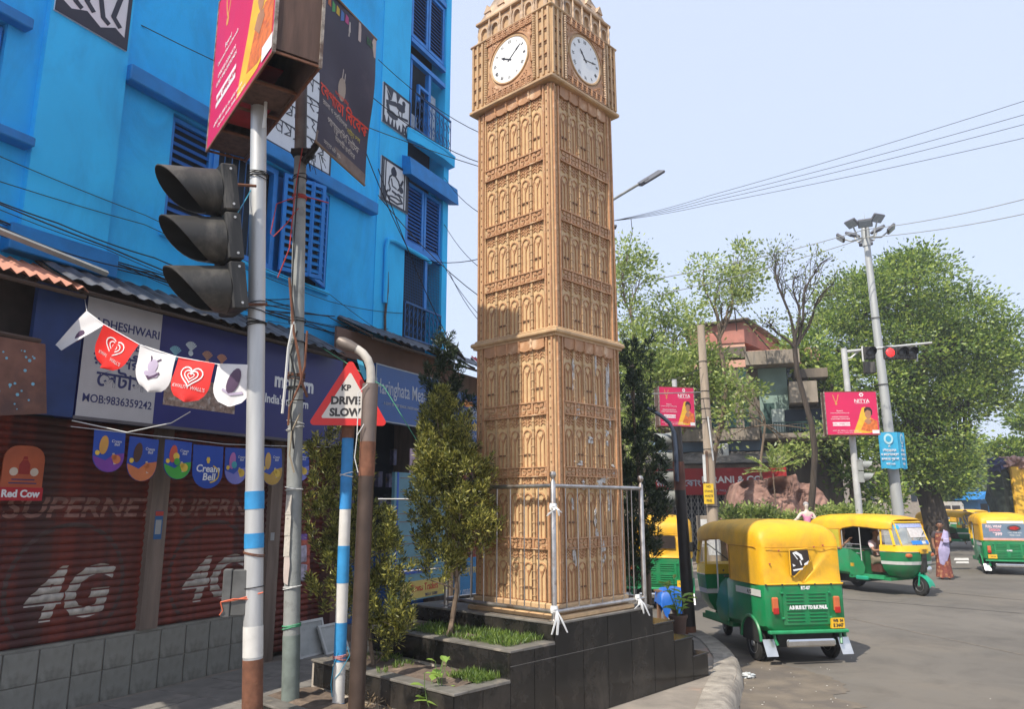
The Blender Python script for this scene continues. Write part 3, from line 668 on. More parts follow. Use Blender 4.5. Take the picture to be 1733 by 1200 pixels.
# murals: white panels with black cut-out figures (own drawings)
m_mw = M('mural_white', (.66, .68, .7), .6, var=.05); m_mk = M('mural_black', (.012, .014, .03), .5)
def mural(s0, s1, z0, z1, off, kind, fr=.04):
    W, H = s1-s0, z1-z0; X = T(s0, -off-.022, z0) @ RX90
    mb = MB(); mb.box(s0, s1, -off-.02, -off, z0, z1); p = mb.build('mural_panel', m_mw, bb)
    P = [[(0,0),(W,0),(W,fr),(0,fr)], [(0,H-fr),(W,H-fr),(W,H),(0,H)], [(0,fr),(fr,fr),(fr,H-fr),(0,H-fr)], [(W-fr,fr),(W,fr),(W,H-fr),(W-fr,H-fr)]]
    q = lambda x, y: (x*W, y*H)
    if kind == 'birds':
        P += [[q(.1,.93),q(.35,.95),q(.3,.72)],[q(.12,.85),q(.3,.7),q(.2,.62)],[q(.45,.95),q(.6,.93),q(.5,.7)]]
        P += [circ(.62*W, .66*H, .17*W, 14, ry=.1*H), circ(.74*W, .83*H, .06*W, 10), [q(.66,.7),q(.72,.86),q(.79,.8),q(.78,.66)], [q(.5,.62),q(.12,.5),q(.1,.6),q(.45,.72)]]
        P += ribbon([q(.58,.6),q(.55,.5),q(.6,.42)], .02) + ribbon([q(.68,.6),q(.68,.45),q(.74,.42)], .02)
        P += [circ(.34*W, .33*H, .2*W, 14, ry=.09*H), circ(.17*W,.47*H,.055*W,10), [q(.16,.36),q(.13,.48),q(.22,.46),q(.28,.36)], [q(.5,.36),q(.92,.44),q(.9,.5),q(.48,.4)]]
        for i in range(7): x = .08+i*.13; P.append([q(x-.05,.04),q(x+.05,.04),q(x+.02,.12+.07*(i%3)),q(x-.01,.2+.05*(i%2))])
        P += ribbon([q(.8,.1),q(.86,.3),q(.93,.36)], .03)+ribbon([q(.84,.2),q(.72,.28)], .025)
    elif kind == 'sitar':
        for x in (.07, .14, .82, .9): P.append([q(x,.04),q(x+.03,.04),q(x+.03,.95),q(x,.95)])
        P += [circ(.44*W, .78*H, .1*W, 14), circ(.44*W, .86*H, .05*W, 10)]
        P += ribbon([q(.38,.7),q(.3,.62),q(.27,.46),q(.33,.36),q(.3,.3)], .028) + ribbon([q(.5,.7),q(.62,.63),q(.68,.5),q(.6,.42)], .028) + ribbon([q(.36,.6),q(.4,.45),q(.55,.43)], .022)
        P += ribbon([q(.26,.3),q(.18,.2),q(.3,.12),q(.6,.1),q(.78,.18),q(.66,.3),q(.4,.33)], .03) + ribbon([q(.35,.2),q(.55,.22),q(.7,.2)], .025) + ribbon([q(.5,.28),q(.62,.34),q(.78,.32)], .02)
        P += [circ(.72*W,.47*H,.08*W,12), [q(.66,.56),q(.74,.56),q(.8,.7),q(.76,.72)], circ(.3*W,.16*H,.04*W,8), [q(.1,.3),q(.22,.26),q(.2,.06),q(.1,.06)]]
    elif kind == 'dancers':
        base = [q(0,.0),q(1,.0),q(1,.06),q(.8,.1),q(.6,.05),q(.4,.1),q(.2,.06),q(0,.1)]; P.append(base)
        for x0 in (.12, .5):
            P += [[q(x0+.1,.75),q(x0+.28,.75),q(x0+.34,.45),q(x0+.04,.45)], circ((x0+.19)*W,.84*H,.06*W,12)]
            P += ribbon([q(x0+.1,.48),q(x0+.02,.3),q(x0+.12,.12),q(x0+.2,.1)], .05) + ribbon([q(x0+.28,.48),q(x0+.34,.32),q(x0+.26,.16),q(x0+.36,.12)], .05)
            P += ribbon([q(x0+.1,.7),q(x0-.04,.62),q(x0-.06,.75)], .03) + ribbon([q(x0+.28,.7),q(x0+.42,.66),q(x0+.4,.8)], .03)
    elif kind == 'writing':
        r_ = random.Random(8)
        for line in range(4):
            z_ = .86-.2*line; x = .06
            P.append([q(.34 if line > 1 else .05, z_),q(.93,z_),q(.93,z_+.012),q(.34 if line > 1 else .05,z_+.012)])
            x = .36 if line > 1 else .08
            while x < .9:
                k = r_.randint(0, 3); a = .055
                if k == 0: P += ribbon([q(x,z_),q(x+a,z_-.05),q(x,z_-.1)], .012) + ribbon([q(x,z_-.1),q(x+a,z_-.09),q(x+a,z_)], .012)
                elif k == 1: P += ribbon([q(x+a*.5,z_),q(x+a*.5,z_-.12)], .012) + ribbon([q(x,z_-.04),q(x+a*.5,z_-.07)], .012)
                elif k == 2: P += ribbon([q(x+a/2+a/2*cos(t), z_-.07+.035*sin(t)) for t in [i*.9 for i in range(7)]], .011) + ribbon([q(x+a,z_),q(x+a,z_-.11)], .012)
                else: P += ribbon([q(x,z_),q(x+a*.6,z_-.03),q(x+a*.2,z_-.07),q(x+a,z_-.11)], .012)
                x += a*1.5
    P = [[(min(max(x, 0), W), min(max(y, 0), H)) for x, y in pp] for pp in P]
    mb = MB()
    for i, pp in enumerate(P): mb.prism(pp, 'z', 0, .003+.0002*(i % 9))
    o = mb.build('mural_figure', m_mk, p, X=X, kind='stuff')
mural(-2.93, -2.19, 6.46, 8.2, .07, 'dancers'); mural(2.07, 2.8, 7.78, 8.46, .0+.012, 'birds'); mural(2.09, 2.81, 6.5, 7.22, .012, 'sitar'); mural(-.9, .98, 6.4, 7.85, .0, 'writing', .03)

# ================================================================ SHOP ROW below
shop = fthing('shuttered_shop', 'dark red roller shutters over a grey tiled plinth below the blue building', 'shop front', 0, 0, 0)
m_tile = M('grey_stone_tile', (.25, .245, .215), .5, var=.2, scale=4, c2=(.17, .165, .145), c2amt=.4, c2scale=3, grime=((.08, .07, .055), .7, 3, .5))
m_red = M('shutter_red', (.2, .03, .016), .65, var=.3, scale=7, c2=(.07, .02, .018), c2amt=.5, c2scale=3, bump=.1, grime=((.05, .035, .03), .8, 2.5, .5))
m_plr = M('dusty_pillar', (.2, .15, .12), .85, var=.25, scale=5, bump=.3, streak=True)
m_let = M('faded_shutter_letters', (.46, .42, .37), .7, var=.3, scale=14, c2=(.16, .06, .05), c2amt=.3, c2scale=9)
m_let2 = M('dim_shutter_letters', (.26, .13, .1), .7, var=.3, scale=14)
bx('plinth', m_grout, -5.2, .45, -.8, -.012, .0, .7, shop)
zt = [(.145, .42), (.42, .70)]
mb = MB(); mb.bbox(-.144, .144, -.012, .0, -.136, .136, .003); me = mb.mesh('plinth_tile', m_tile)
for zi, (a, b) in enumerate(zt):
    for i in range(18): put('plinth_tile', me, shop, loc=(-4.85+i*.3, -.001 + rnd.uniform(-.001, .001), (a+b)/2))
bx('plinth_top', m_tile, -5.2, .45, -.5, .012, .70, .725, shop)
def prof(z): p = .07; t = (z % p)/p; return -.02*sin(pi*t)
def roller(s0, s1, z0, z1, y, sup=True):
    mb = MB(); mb.box(s0-.02, s1+.02, y+.03, y+.06, z0, z1+.1); ro = mb.build('roller_shutter', m_dkin, shop)
    p = .07; n = int((z1-z0)/p); w_ = (s1-s0)/2; mb = MB()
    rows = [[(-w_, prof(p*k/5), p*.98*k/5), (w_, prof(p*k/5), p*.98*k/5)] for k in range(6)]
    mb.loft(rows, cap=False, closed=False); me = mb.mesh('shutter_slat', m_red)
    for i in range(n): put('shutter_slat', me, ro, loc=((s0+s1)/2, y, z0+i*p))
    return ro
def conform(o, X, y0, z0):
    """cut flat lettering at every slat and press it onto the slat profile"""
    me = o.data; bm = bmesh.new(); bm.from_mesh(me); bm.transform(X)
    zs = [v.co.z for v in bm.verts]; z = z0 + int((min(zs)-z0)/.014)*.014
    while z < max(zs):
        bmesh.ops.bisect_plane(bm, geom=bm.verts[:]+bm.edges[:]+bm.faces[:], plane_co=(0, 0, z), plane_no=(0, 0, 1), dist=1e-6); z += .014
    for f in [f for f in bm.faces if ((f.calc_center_median().z-z0) % .07) > .062]: bm.faces.remove(f)
    for v in bm.verts: v.co.y = y0 + prof(v.co.z-z0) - .0025
    bm.to_mesh(me); bm.free(); o.matrix_local = Matrix.Identity(4)
def painted(body, size, s, z, ro, mat, y, sx=1.0, bold=.02, shear=.25):
    o = text(body, size, mat, ro, Matrix.Identity(4), 'painted_lettering', ext=0, bold=bold, sx=sx, shear=shear); conform(o, T(s, 0, z) @ RX90, y, .73)
Y0 = .04
roA = roller(-4.6, -1.37, .73, 2.72, Y0); painted('4G', .62, -2.1, 1.12, roA, m_let, Y0, bold=.03); painted('SUPERNET', .25, -2.02, 1.885, roA, m_let2, Y0, sx=1.25, bold=.02)
roB = roller(-1.17, .24, .73, 2.72, Y0); painted('4G', .62, -.5, 1.12, roB, m_let, Y0, bold=.03); painted('SUPERNET', .25, -.46, 1.885, roB, m_let2, Y0, sx=1.2, bold=.02)
roC = roller(.42, 1.3, .2, 2.72, .1)
m_ring = M('faded_ring', (.08, .05, .045), .7, var=.3, scale=10)
for ro, cx in ((roA, -2.1), (roB, -.5)):
    mb = MB(); R0, R1 = .52, .56
    for k in range(40):
        a, b = 2*pi*k/40, 2*pi*(k+1)/40; mb.add([(cx+r_*cos(t), 0, 1.2+r_*sin(t)) for r_, t in ((R0, a), (R1, a), (R1, b), (R0, b))], [(0, 1, 2, 3)])
    o = mb.build('painted_ring', m_ring, ro); 
    bm = bmesh.new(); bm.from_mesh(o.data); bmesh.ops.delete(bm, geom=[v for v in bm.verts if v.co.z < .75], context='VERTS'); bm.to_mesh(o.data); bm.free(); conform(o, Matrix.Identity(4), Y0, .73)
for s0, s1, zb in ((-1.37, -1.17, .725), (.24, .42, .0)):
    bx('pillar', m_plr, s0, s1, -.2, .035, zb, 2.9, shop)
bx('lintel_beam', M('sooty_beam', (.06, .045, .04), .9, var=.3), -5.2, 1.4, -.3, .0, 2.74, 4.0, shop)
bx('side_wall', M('dark_red_wall', (.11, .05, .045), .9, var=.3, scale=3), 1.3, 1.42, -.8, .1, .1, 4.0, shop)
# little stickers on the shutters' pillar (a blue notice; its square code is left out)
st = bx('payment_notice', M('notice_blue', (.03, .12, .3), .5), -1.31, -1.22, .035, .038, 1.58, 1.86, shop); bx('notice_panel', M('notice_grey', (.35, .36, .36), .5), -1.3, -1.235, .038, .040, 1.63, 1.77, st); bx('notice_header', M('notice_red', (.5, .06, .04), .5), -1.31, -1.22, .038, .0395, 1.81, 1.855, st)
st = bx('payment_notice', m_plr, .26, .33, .035, .038, 1.5, 1.64, shop); bx('notice_panel', MATS['notice_grey'], .265, .325, .038, .04, 1.51, 1.6, st)

def sign(name, label, s0, s1, z0, z1, off, mat, th=.06, cat='shop sign', frame=None, grp=None):
    t = fthing(name, label, cat, s0, off, z0, grp); W, H = s1-s0, z1-z0
    mb = MB(); mb.box(0, W, 0, th, 0, H); mb.build('board', mat, t)
    if frame:
        f = .018
        for a in ((0, W, 0, f), (0, W, H-f, H), (0, f, f, H-f), (W-f, W, f, H-f)):
            mb = MB(); mb.box(a[0], a[1], -.006, .0, a[2], a[3]); mb.build('edge_strip', frame, t)
    return t, W, H
m_navy = M('sign_navy', (.012, .014, .14), .35, var=.1, scale=2); m_signw = M('sign_white', (.45, .44, .45), .5, var=.05); m_ink = M('ink_blue_black', (.02, .025, .12), .5)
m_white = M('print_white', (.75, .75, .75), .5, var=.03); m_wht2 = M('print_dull_white', (.42, .45, .52), .5, var=.05)
t, W, H = sign('shop_sign', 'long dark blue shop sign with a white panel giving a mobile number', -2.46, 1.02, 2.68, 3.76, .37, m_navy, .3)
mb = MB(); mb.box(.0, .765, -.004, 0, .0, H); mb.build('white_panel', m_signw, t)
mb = MB(); mb.box(-.02, W, -.012, .0, -.03, .0); mb.build('edge_strip', M('sign_edge', (.1, .09, .1), .6), t)
def st_(body, size, x, z, mat, X0=None, **k): return text(body, size, mat, t if X0 is None else X0, T(x, k.pop('y', -.005), z) @ RX90, **k)
st_('RADHESHWARI', .115, .385, .86, m_ink, sx=.92, bold=.012); st_('STORES', .115, .42, .7, m_ink, sx=.95, bold=.012)
st_('রােধশরী', .15, .36, .53, m_ink, bold=.02); st_('েসটাস', .19, .4, .35, m_ink, bold=.02); st_('MOB:9836359242', .105, .39, .165, m_ink, sx=.9, bold=.006)
st_('modern', .24, 2.3, .66, m_white, align='LEFT', bold=.035, sx=.85, y=-.002); st_("India's modern", .145, 2.17, .43, m_white, align='LEFT', bold=.02, sx=.82, y=-.002)
# candy wrappers printed as small fans and the strip of pictures below
cols = [M('candy_teal', (.2, .42, .5), .5), M('candy_white', (.5, .56, .58), .5), M('candy_bronze', (.4, .2, .13), .5), M('candy_copper', (.45, .2, .12), .5)]
for i, x in enumerate((.95, 1.13, 1.34, 1.53)):
    z0 = .72+(.06 if i == 1 else -.02*(i == 0)); n_ = 7
    poly_mesh([[(0, 0), (.085*sin(a0), .1*cos(a0)), (.085*sin(a1), .1*cos(a1)+.004)] for a0, a1 in [(radians(-55+110*k/n_), radians(-55+110*(k+.8)/n_)) for k in range(n_)]] + [circ(0, -.02, .03, 10)], cols[i], 'candy_print', t, T(x, -.001, z0) @ RX90)
mb = MB(); mb.box(.86, 1.75, -.003, 0, .2, .5); o = mb.build('photo_strip', M('picture_strip', (.3, .2, .15), .5, var=.5, scale=22, c2=(.55, .5, .45), c2amt=.42, c2scale=14), t)
t, W, H = sign('shop_sign', 'mid blue shop sign reading Haringhata Meat in thin letters', 1.72, 3.3, 3.06, 3.86, .36, M('sign_mid_blue', (.02, .085, .28), .35, var=.08), .08, frame=M('alu_strip', (.3, .32, .34), .4, .6))
text('Haringhata Meat', .3, m_wht2, t, T(.0, -.003, .48) @ RX90, align='LEFT', sx=.62, bold=.004); text('A GOVT. OF WEST BENGAL UNDERTAKING', .055, m_wht2, t, T(.2, -.003, .26) @ RX90, align='LEFT', sx=.8)
t, W, H = sign('shop_sign', 'small blue sign with yellow Bengali lettering beyond the Haringhata sign', 3.5, 4.7, 2.95, 3.75, .36, M('sign_blue_dark', (.02, .07, .2), .35, var=.08), .08)
m_yel = M('print_yellow', (.75, .5, .06), .5); text('হিরণঘাটা', .16, m_yel, t, T(.75, -.003, .25) @ RX90, bold=.015); text('িমট', .25, m_wht2, t, T(.9, -.003, .45) @ RX90, bold=.01); text('ও ডেয়ারি শপ', .09, m_wht2, t, T(.8, -.003, .1) @ RX90)
poly_mesh([circ(.2, .0, .1, 16)], m_yel, 'logo_disc', t, T(.05, -.001, .62) @ RX90); poly_mesh([[(.5, 0), (.75, .0), (.78, .06), (.74, .1), (.62, .09), (.52, .12), (.48, .06)]], M('print_orange', (.7, .25, .05), .5), 'logo_cow', t, T(.1, -.001, .58) @ RX90)
# dark blue side board and rusty hanging board at the far left
t = fthing('side_board', 'dark blue painted board beside the white sign panel', 'board', -2.9, .37, 2.66); mb = MB(); mb.box(0, .42, 0, .05, 0, 1.12); mb.build('panel', M('board_dark_blue', (.01, .035, .14), .6, var=.3, scale=3), t); mb = MB(); mb.box(-.01, .43, -.01, .055, 1.12, 1.15); mb.build('top_batten', M('dark_wood', (.06, .04, .03), .8), t)
t = fthing('rusty_board', 'rusty brown metal sheet with pale blue paint specks hanging below the orange roof', 'metal sheet', -3.95, .62, 2.52)
mb = MB(); mb.add([(0, 0, -.05), (1.1, 0, .12), (1.02, 0, .68), (0, 0, .66), (0, .02, -.05), (1.1, .02, .12), (1.02, .02, .68), (0, .02, .66)], [(0, 1, 2, 3), (7, 6, 5, 4), (0, 4, 5, 1), (1, 5, 6, 2), (2, 6, 7, 3)]); mb.build('sheet', M('rust_sheet', (.15, .075, .055), .85, var=.35, scale=5, c2=(.09, .05, .045), c2amt=.4, bump=.3), t)
mb = MB(); r_ = random.Random(3)
for i in range(70):
    x, z_ = r_.uniform(.03, .98), r_.uniform(.08, .6); s_ = r_.uniform(.004, .014); mb.prism(circ(x, z_, s_, 6), 'y', -.002, .0)
mb.build('paint_specks', M('pale_blue_paint', (.15, .4, .55), .7), t, kind='stuff')
mb = MB(); mb.tube([(0, .01, .7), (.98, .01, .7)], .02, 6); mb.build('hanging_bar', MATS['dark_wood'], t)
# corrugated roofs
def corr(name, label, s0, s1, off0, z0, off1, z1, mat, pitch=.09, amp=.018, trap=False, th=.004, cat='roof sheet', grp=None, edge=None):
    t = fthing(name, label, cat, 0, 0, 0, grp); n_ = int((s1-s0)/pitch*4); rows = []
    sh = [0, 1, 1, 0] if trap else [0, 1, 0, -1]
    def line(off, z, d): return [(s0+(s1-s0)*i/n_, -off, z+amp*(sh[i % 4])+d + .01*noise.noise(Vector((i*.13, off*3, 0)))) for i in range(n_+1)]
    m1 = (off0+off1)/2; mz = (z0+z1)/2
    mb = MB(); mb.loft([line(off1, z1, 0), line(m1, mz, 0), line(off0, z0, 0)], cap=False, closed=False); mb.loft([line(off0, z0, -th), line(m1, mz, -th), line(off1, z1, -th)], cap=False, closed=False)
    mb.loft([line(off0, z0, 0), line(off0, z0, -th)], cap=False, closed=False)
    mb.build('corrugated_sheet', mat, t)
    mb = MB(); k = 4
    for i in range(k+1): s_ = s0+(s1-s0)*i/k; mb.tube([(s_, -off0+.05, z0-.03), (s_, -off1, z1-.03)], .018, 6)
    mb.build('rafters', MATS['dark_wood'], t, kind='stuff')
    mb = MB(); mb.tube([(s0, -off0+.04, z0-.06), (s1, -off0+.04, z0-.06)], .02, 6); mb.build('purlin', MATS['dark_wood'], t)
    return t
m_orng = M('terracotta_sheet', (.45, .2, .13), .75, var=.2, scale=4, c2=(.3, .16, .12), c2amt=.3); m_zinc = M('sooty_zinc_sheet', (.13, .135, .15), .45, .4, var=.4, scale=4, c2=(.05, .045, .045), c2amt=.45, c2scale=3)
corr('roof_sheet', 'faded orange corrugated roof sheet jutting out at the far left', -4.6, -2.62, .62, 3.74, .0, 4.02, m_orng, .1, .02)
corr('roof_sheet', 'black grooved metal awning above the long dark blue sign', -2.75, .82, .58, 3.80, .0, 4.1, m_zinc, .17, .022, True)
corr('roof_sheet', 'dark metal awning stepping up over the Haringhata sign', 1.3, 4.9, .66, 4.16, -.0, 4.48, m_zinc, .17, .022, True)
bx('backing_board', M('brown_board', (.17, .1, .075), .85, var=.2, scale=2), 1.0, 3.9, .22, .26, 3.86, 4.24, shop)
t = corr('roof_sheet', 'red corrugated awning seen between the dark awning and the tower', 4.9, 7.0, .9, 3.75, .0, 4.55, M('red_sheet', (.4, .03, .04), .6, var=.2), .12, .02)
t = fthing('neighbouring_shops', 'low plain shop row continuing behind the tower', 'building', 4.05, 0, 0)
mb = MB(); mb.box(0, 2.8, .02, 6, .14, 4.2); mb.build('wall', M('grimy_wall', (.25, .2, .17), .9, var=.3, scale=1.5, streak=True), t); mb = MB(); mb.box(.3, 1.4, -.01, .02, .15, 2.6); mb.build('door', m_red, t); mb = MB(); mb.box(1.7, 2.6, -.01, .02, .15, 2.6); mb.build('door', m_trim, t)
# unseen low stall, added left of the frame to shade the corner
t = fthing('shade_stall', 'unseen tarpaulin-roofed stall added to shade the pavement corner', 'stall', -5.6, 1.3, .15)
mb = MB(); mb.prism([(-1.15, 2.7), (-1.15, 2.73), (1.2, 3.25), (1.2, 3.2)], 'x', -1.1, .75); mb.build('tarpaulin', M('tarp', (.05, .1, .2), .7), t)
for x in (-1.05, .7):
    for y in (-1.1, 1.1): mb = MB(); mb.tube([(x, y, 0), (x, y, 2.72+(.45 if y > 0 else 0))], .03, 6); mb.build('post', MATS['dark_wood'], t)
mb = MB(); mb.box(-1.0, .6, -.9, .6, 0, .9); mb.build('counter', MATS['dark_wood'], t)
# open shop behind the little trees
mb = MB(); t = fthing('open_shop', 'dim open shop front with blue notice boards behind the small trees', 'shop front', 1.42, 0, 0)
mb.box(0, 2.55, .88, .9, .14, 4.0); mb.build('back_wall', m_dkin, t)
mb = MB(); mb.box(0, 2.55, -.0, .88, .0, .35); mb.build('step', m_plr, t)
mb = MB(); mb.box(2.45, 2.6, .0, .88, .14, 4.0); mb.build('side_wall', m_plr, t)
m_teal = M('faded_teal_board', (.1, .24, .3), .5, var=.15, scale=3); m_lb = M('royal_board', (.01, .08, .4), .5)
tb = fthing('display_board', 'tall pale teal notice board with blue edges and a yellow traders strip at its foot', 'notice board', 2.05, .5, .62)
mb = MB(); mb.box(0, 1.35, 0, .05, 0, 1.75); mb.build('board', m_teal, tb)
for a in ((.86, .9, .42, 1.75), (.0, .9, .36, .43), (.05, .09, .43, 1.75)): mb = MB(); mb.box(a[0], a[1], -.004, 0, a[2], a[3]); mb.build('blue_edge', m_lb, tb)
for i in range(8): mb = MB(); z_ = .58+i*.15+(.04 if i % 2 else 0); mb.box(.12, .84, -.004, .0, z_, z_+.008); mb.build('printed_rule', M('rule_brown', (.22, .11, .06), .6), tb)
mb = MB(); r_ = random.Random(5)
for i in range(26): z_ = .4+i*.05; mb.box(.95, 1.28-r_.uniform(0, .1), -.003, 0, z_, z_+.014)
mb.build('small_print', M('small_print_grey', (.06, .12, .2), .6), tb, kind='stuff')
mb = MB(); mb.box(.2, 1.35, -.005, 0, .02, .26); o = mb.build('yellow_strip', M('strip_yellow', (.5, .38, .1), .5), tb); text('Biswas Traders', .14, M('strip_red', (.45, .06, .03), .5), tb, T(.78, -.007, .16) @ RX90, sx=.8, bold=.01); text('98311 55080', .06, m_ink, tb, T(.95, -.007, .05) @ RX90)
mb = MB(); mb.box(1.35, 1.38, -.01, .05, 0, 1.3); mb.build('white_edge', m_wht2, tb)
tb = fthing('banner', 'low blue banner with white script behind the tall notice board', 'banner', 3.5, .42, .3); mb = MB(); mb.box(0, 1.1, 0, .02, 0, .8); mb.build('sheet', M('banner_blue', (.02, .16, .34), .5, var=.15), tb); text('joy maa', .16, m_wht2, tb, T(.5, -.003, .3) @ RX90, shear=.3); text('খাদ্য ভান্ডার', .14, m_yel, tb, T(.55, -.003, .6) @ RX90)
for k, (s0, z0, w_, h_, mt, lb) in enumerate(((2.42, 2.3, .42, .42, M('notice_pink', (.45, .33, .4), .6), 'pale pink notice pinned up inside the dim shop'), (2.9, 2.2, .45, .4, M('poster_orange', (.5, .25, .05), .6, c2=(.15, .06, .03), c2amt=.4, c2scale=12), 'orange picture poster beside the pink notice'))):
    tt = fthing('poster', lb, 'poster', s0, .48, z0); mb = MB(); mb.box(0, w_, 0, .01, 0, h_); mb.build('sheet', mt, tt)
    mb = MB()
    for i in range(6): mb.box(.06, w_-.08, -.002, 0, h_*(.15+i*.12), h_*(.15+i*.12)+.008)
    mb.build('print_lines', M('print_maroon', (.25, .08, .1), .6), tt)
tt = fthing('counter', 'dark shop counter with packets behind the notice boards', 'counter', 1.5, -.1, .35); mb = MB(); mb.box(0, 2.2, 0, .4, 0, .9); mb.build('body', m_shut, tt)
mb = MB(); r_ = random.Random(9)
for i in range(30): x, z_ = r_.uniform(0, 2.1), r_.choice((1.5, 1.85, 2.2)); mb.box(x, x+r_.uniform(.06, .14), .35, .42, z_, z_+r_.uniform(.1, .25))
mb.build('packets', M('packets', (.12, .12, .2), .6, var=.8, scale=9, c2=(.3, .2, .06), c2amt=.4, c2scale=5), tt, kind='stuff')
# hanging snack packets and stacked white frames by the third shutter
t = fthing('snack_packets', 'bunch of shiny purple snack packets hanging on the shutter', 'snack packets', .72, .02, 1.05)
for i in range(6):
    mb = MB(); a = i; mb.X = T(.05*sin(a*2)+.0, -.04-.02*(i % 3), .42-i*.07) @ Matrix.Rotation(radians(12*sin(a*3)), 4, 'Y'); mb.bbox(-.12, .12, -.03, .0, -.1, .1, .012)
    mb.build('packet', M(['pk_violet', 'pk_red', 'pk_silver'][i % 3], [(.16, .08, .32), (.4, .08, .05), (.4, .36, .45)][i % 3], .3, var=.5, scale=16, c2=(.4, .25, .3), c2amt=.35, c2scale=14), t)
for k, (s0, off, w_, h_, lean, lb) in enumerate(((.55, .32, .5, .42, .3, 'dusty white framed panel leaning by the third shutter'), (.9, .42, .42, .36, .45, 'grey framed panel leaning in front of the white one'))):
    t = fthing('leaning_panel', lb, 'panel', s0, off, .16); t.rotation_euler = (-lean, 0, FA)
    mb = MB(); mb.box(0, w_, 0, .02, 0, h_); mb.build('sheet', M('dirty_white_sheet', (.38, .39, .37), .5, var=.25, scale=4, c2=(.15, .15, .15), c2amt=.4), t)
    for a in ((0, w_, 0, .03), (0, w_, h_-.03, h_), (0, .03, .03, h_-.03), (w_-.03, w_, .03, h_-.03)): mb = MB(); mb.box(a[0], a[1], -.01, .0, a[2], a[3]); mb.build('frame_bar', M('frame_white', (.5, .5, .48), .5), t)
# Red Cow board
def rounded(w_, h_, r): return [(0, 0), (w_, 0)] + [(w_-r+r*cos(a), h_-r+r*sin(a)) for a in [pi/2*i/5 for i in range(6)]] + [(r-r*sin(a), h_-r+r*cos(a)) for a in [pi/2*i/5 for i in range(6)]]
t = fthing('dairy_poster', 'rounded orange poster with a red Red Cow strip at the far left', 'poster', -2.86, .12, 1.97)
mb = MB(); mb.prism(rounded(.34, .44, .12), 'y', 0, .012); mb.build('sheet', M('poster_orange_red', (.42, .09, .03), .5, var=.2, scale=4), t)
mb = MB(); mb.box(-.02, .35, -.006, .0, -.02, .09); mb.build('red_strip', M('strip_crimson', (.4, .01, .02), .5), t); text('Red Cow', .085, m_white, t, T(.165, -.008, .035) @ RX90, bold=.035, sx=.95)
poly_mesh([[(.13, .2), (.22, .2), (.22, .28), (.195, .32), (.155, .32), (.13, .28)], [(.155, .325), (.195, .325), (.19, .35), (.16, .35)]], M('jar_red', (.3, .02, .015), .4), 'jar_print', t, T(0, -.001, 0) @ RX90); poly_mesh([circ(.09, .22, .035, 12), circ(.26, .22, .035, 12)], M('milk_cream', (.6, .5, .4), .5), 'milk_print', t, T(0, -.001, 0) @ RX90); mb = MB(); mb.box(.08, .27, -.002, 0, .15, .16); mb.box(.06, .29, -.002, 0, .12, .13); mb.build('print_lines', m_ink, t)

# ================================================================ bunting
m_pblue = M('pennant_blue', (.012, .06, .36), .4, var=.1)
def pennant_shape(w_, h_): return [(-w_/2, 0)] + [(-w_/2*cos(a)*1.0, -h_*.62-h_*.38*sin(a)) for a in [pi*i/12 for i in range(13)]] + [(w_/2, 0)]
ice = [('mango bar', M('ice_mango', (.6, .3, .06), .4), M('ice_purple', (.18, .04, .3), .5), 'blue pennant with a mango coloured ice bar, leftmost of the lower row'),
       ('choc bar', M('ice_choc', (.07, .025, .015), .4), M('ice_orange', (.6, .18, .06), .5), 'blue pennant with a bitten brown ice bar on orange, second of the lower row'),
       ('lolly', M('ice_red', (.55, .08, .04), .4), M('ice_green', (.05, .35, .04), .5), 'blue pennant with a red, yellow and green ice bar, third of the lower row'), None,
       ('berry', M('ice_pink', (.45, .15, .4), .4), M('ice_lilac', (.2, .2, .55), .5), 'blue pennant with a pink and teal ice bar, just left of the near white pole'),
       ('cone', M('ice_gold', (.6, .35, .08), .4), M('ice_gold2', (.5, .3, .05), .5), 'blue pennant with a golden print, showing between the near white pole and grey pole'),
       ('cone', M('ice_gold', (.6, .35, .08), .4), M('ice_lilac', (.2, .2, .55), .5), 'dark blue pennant half hidden behind the grey pole')]
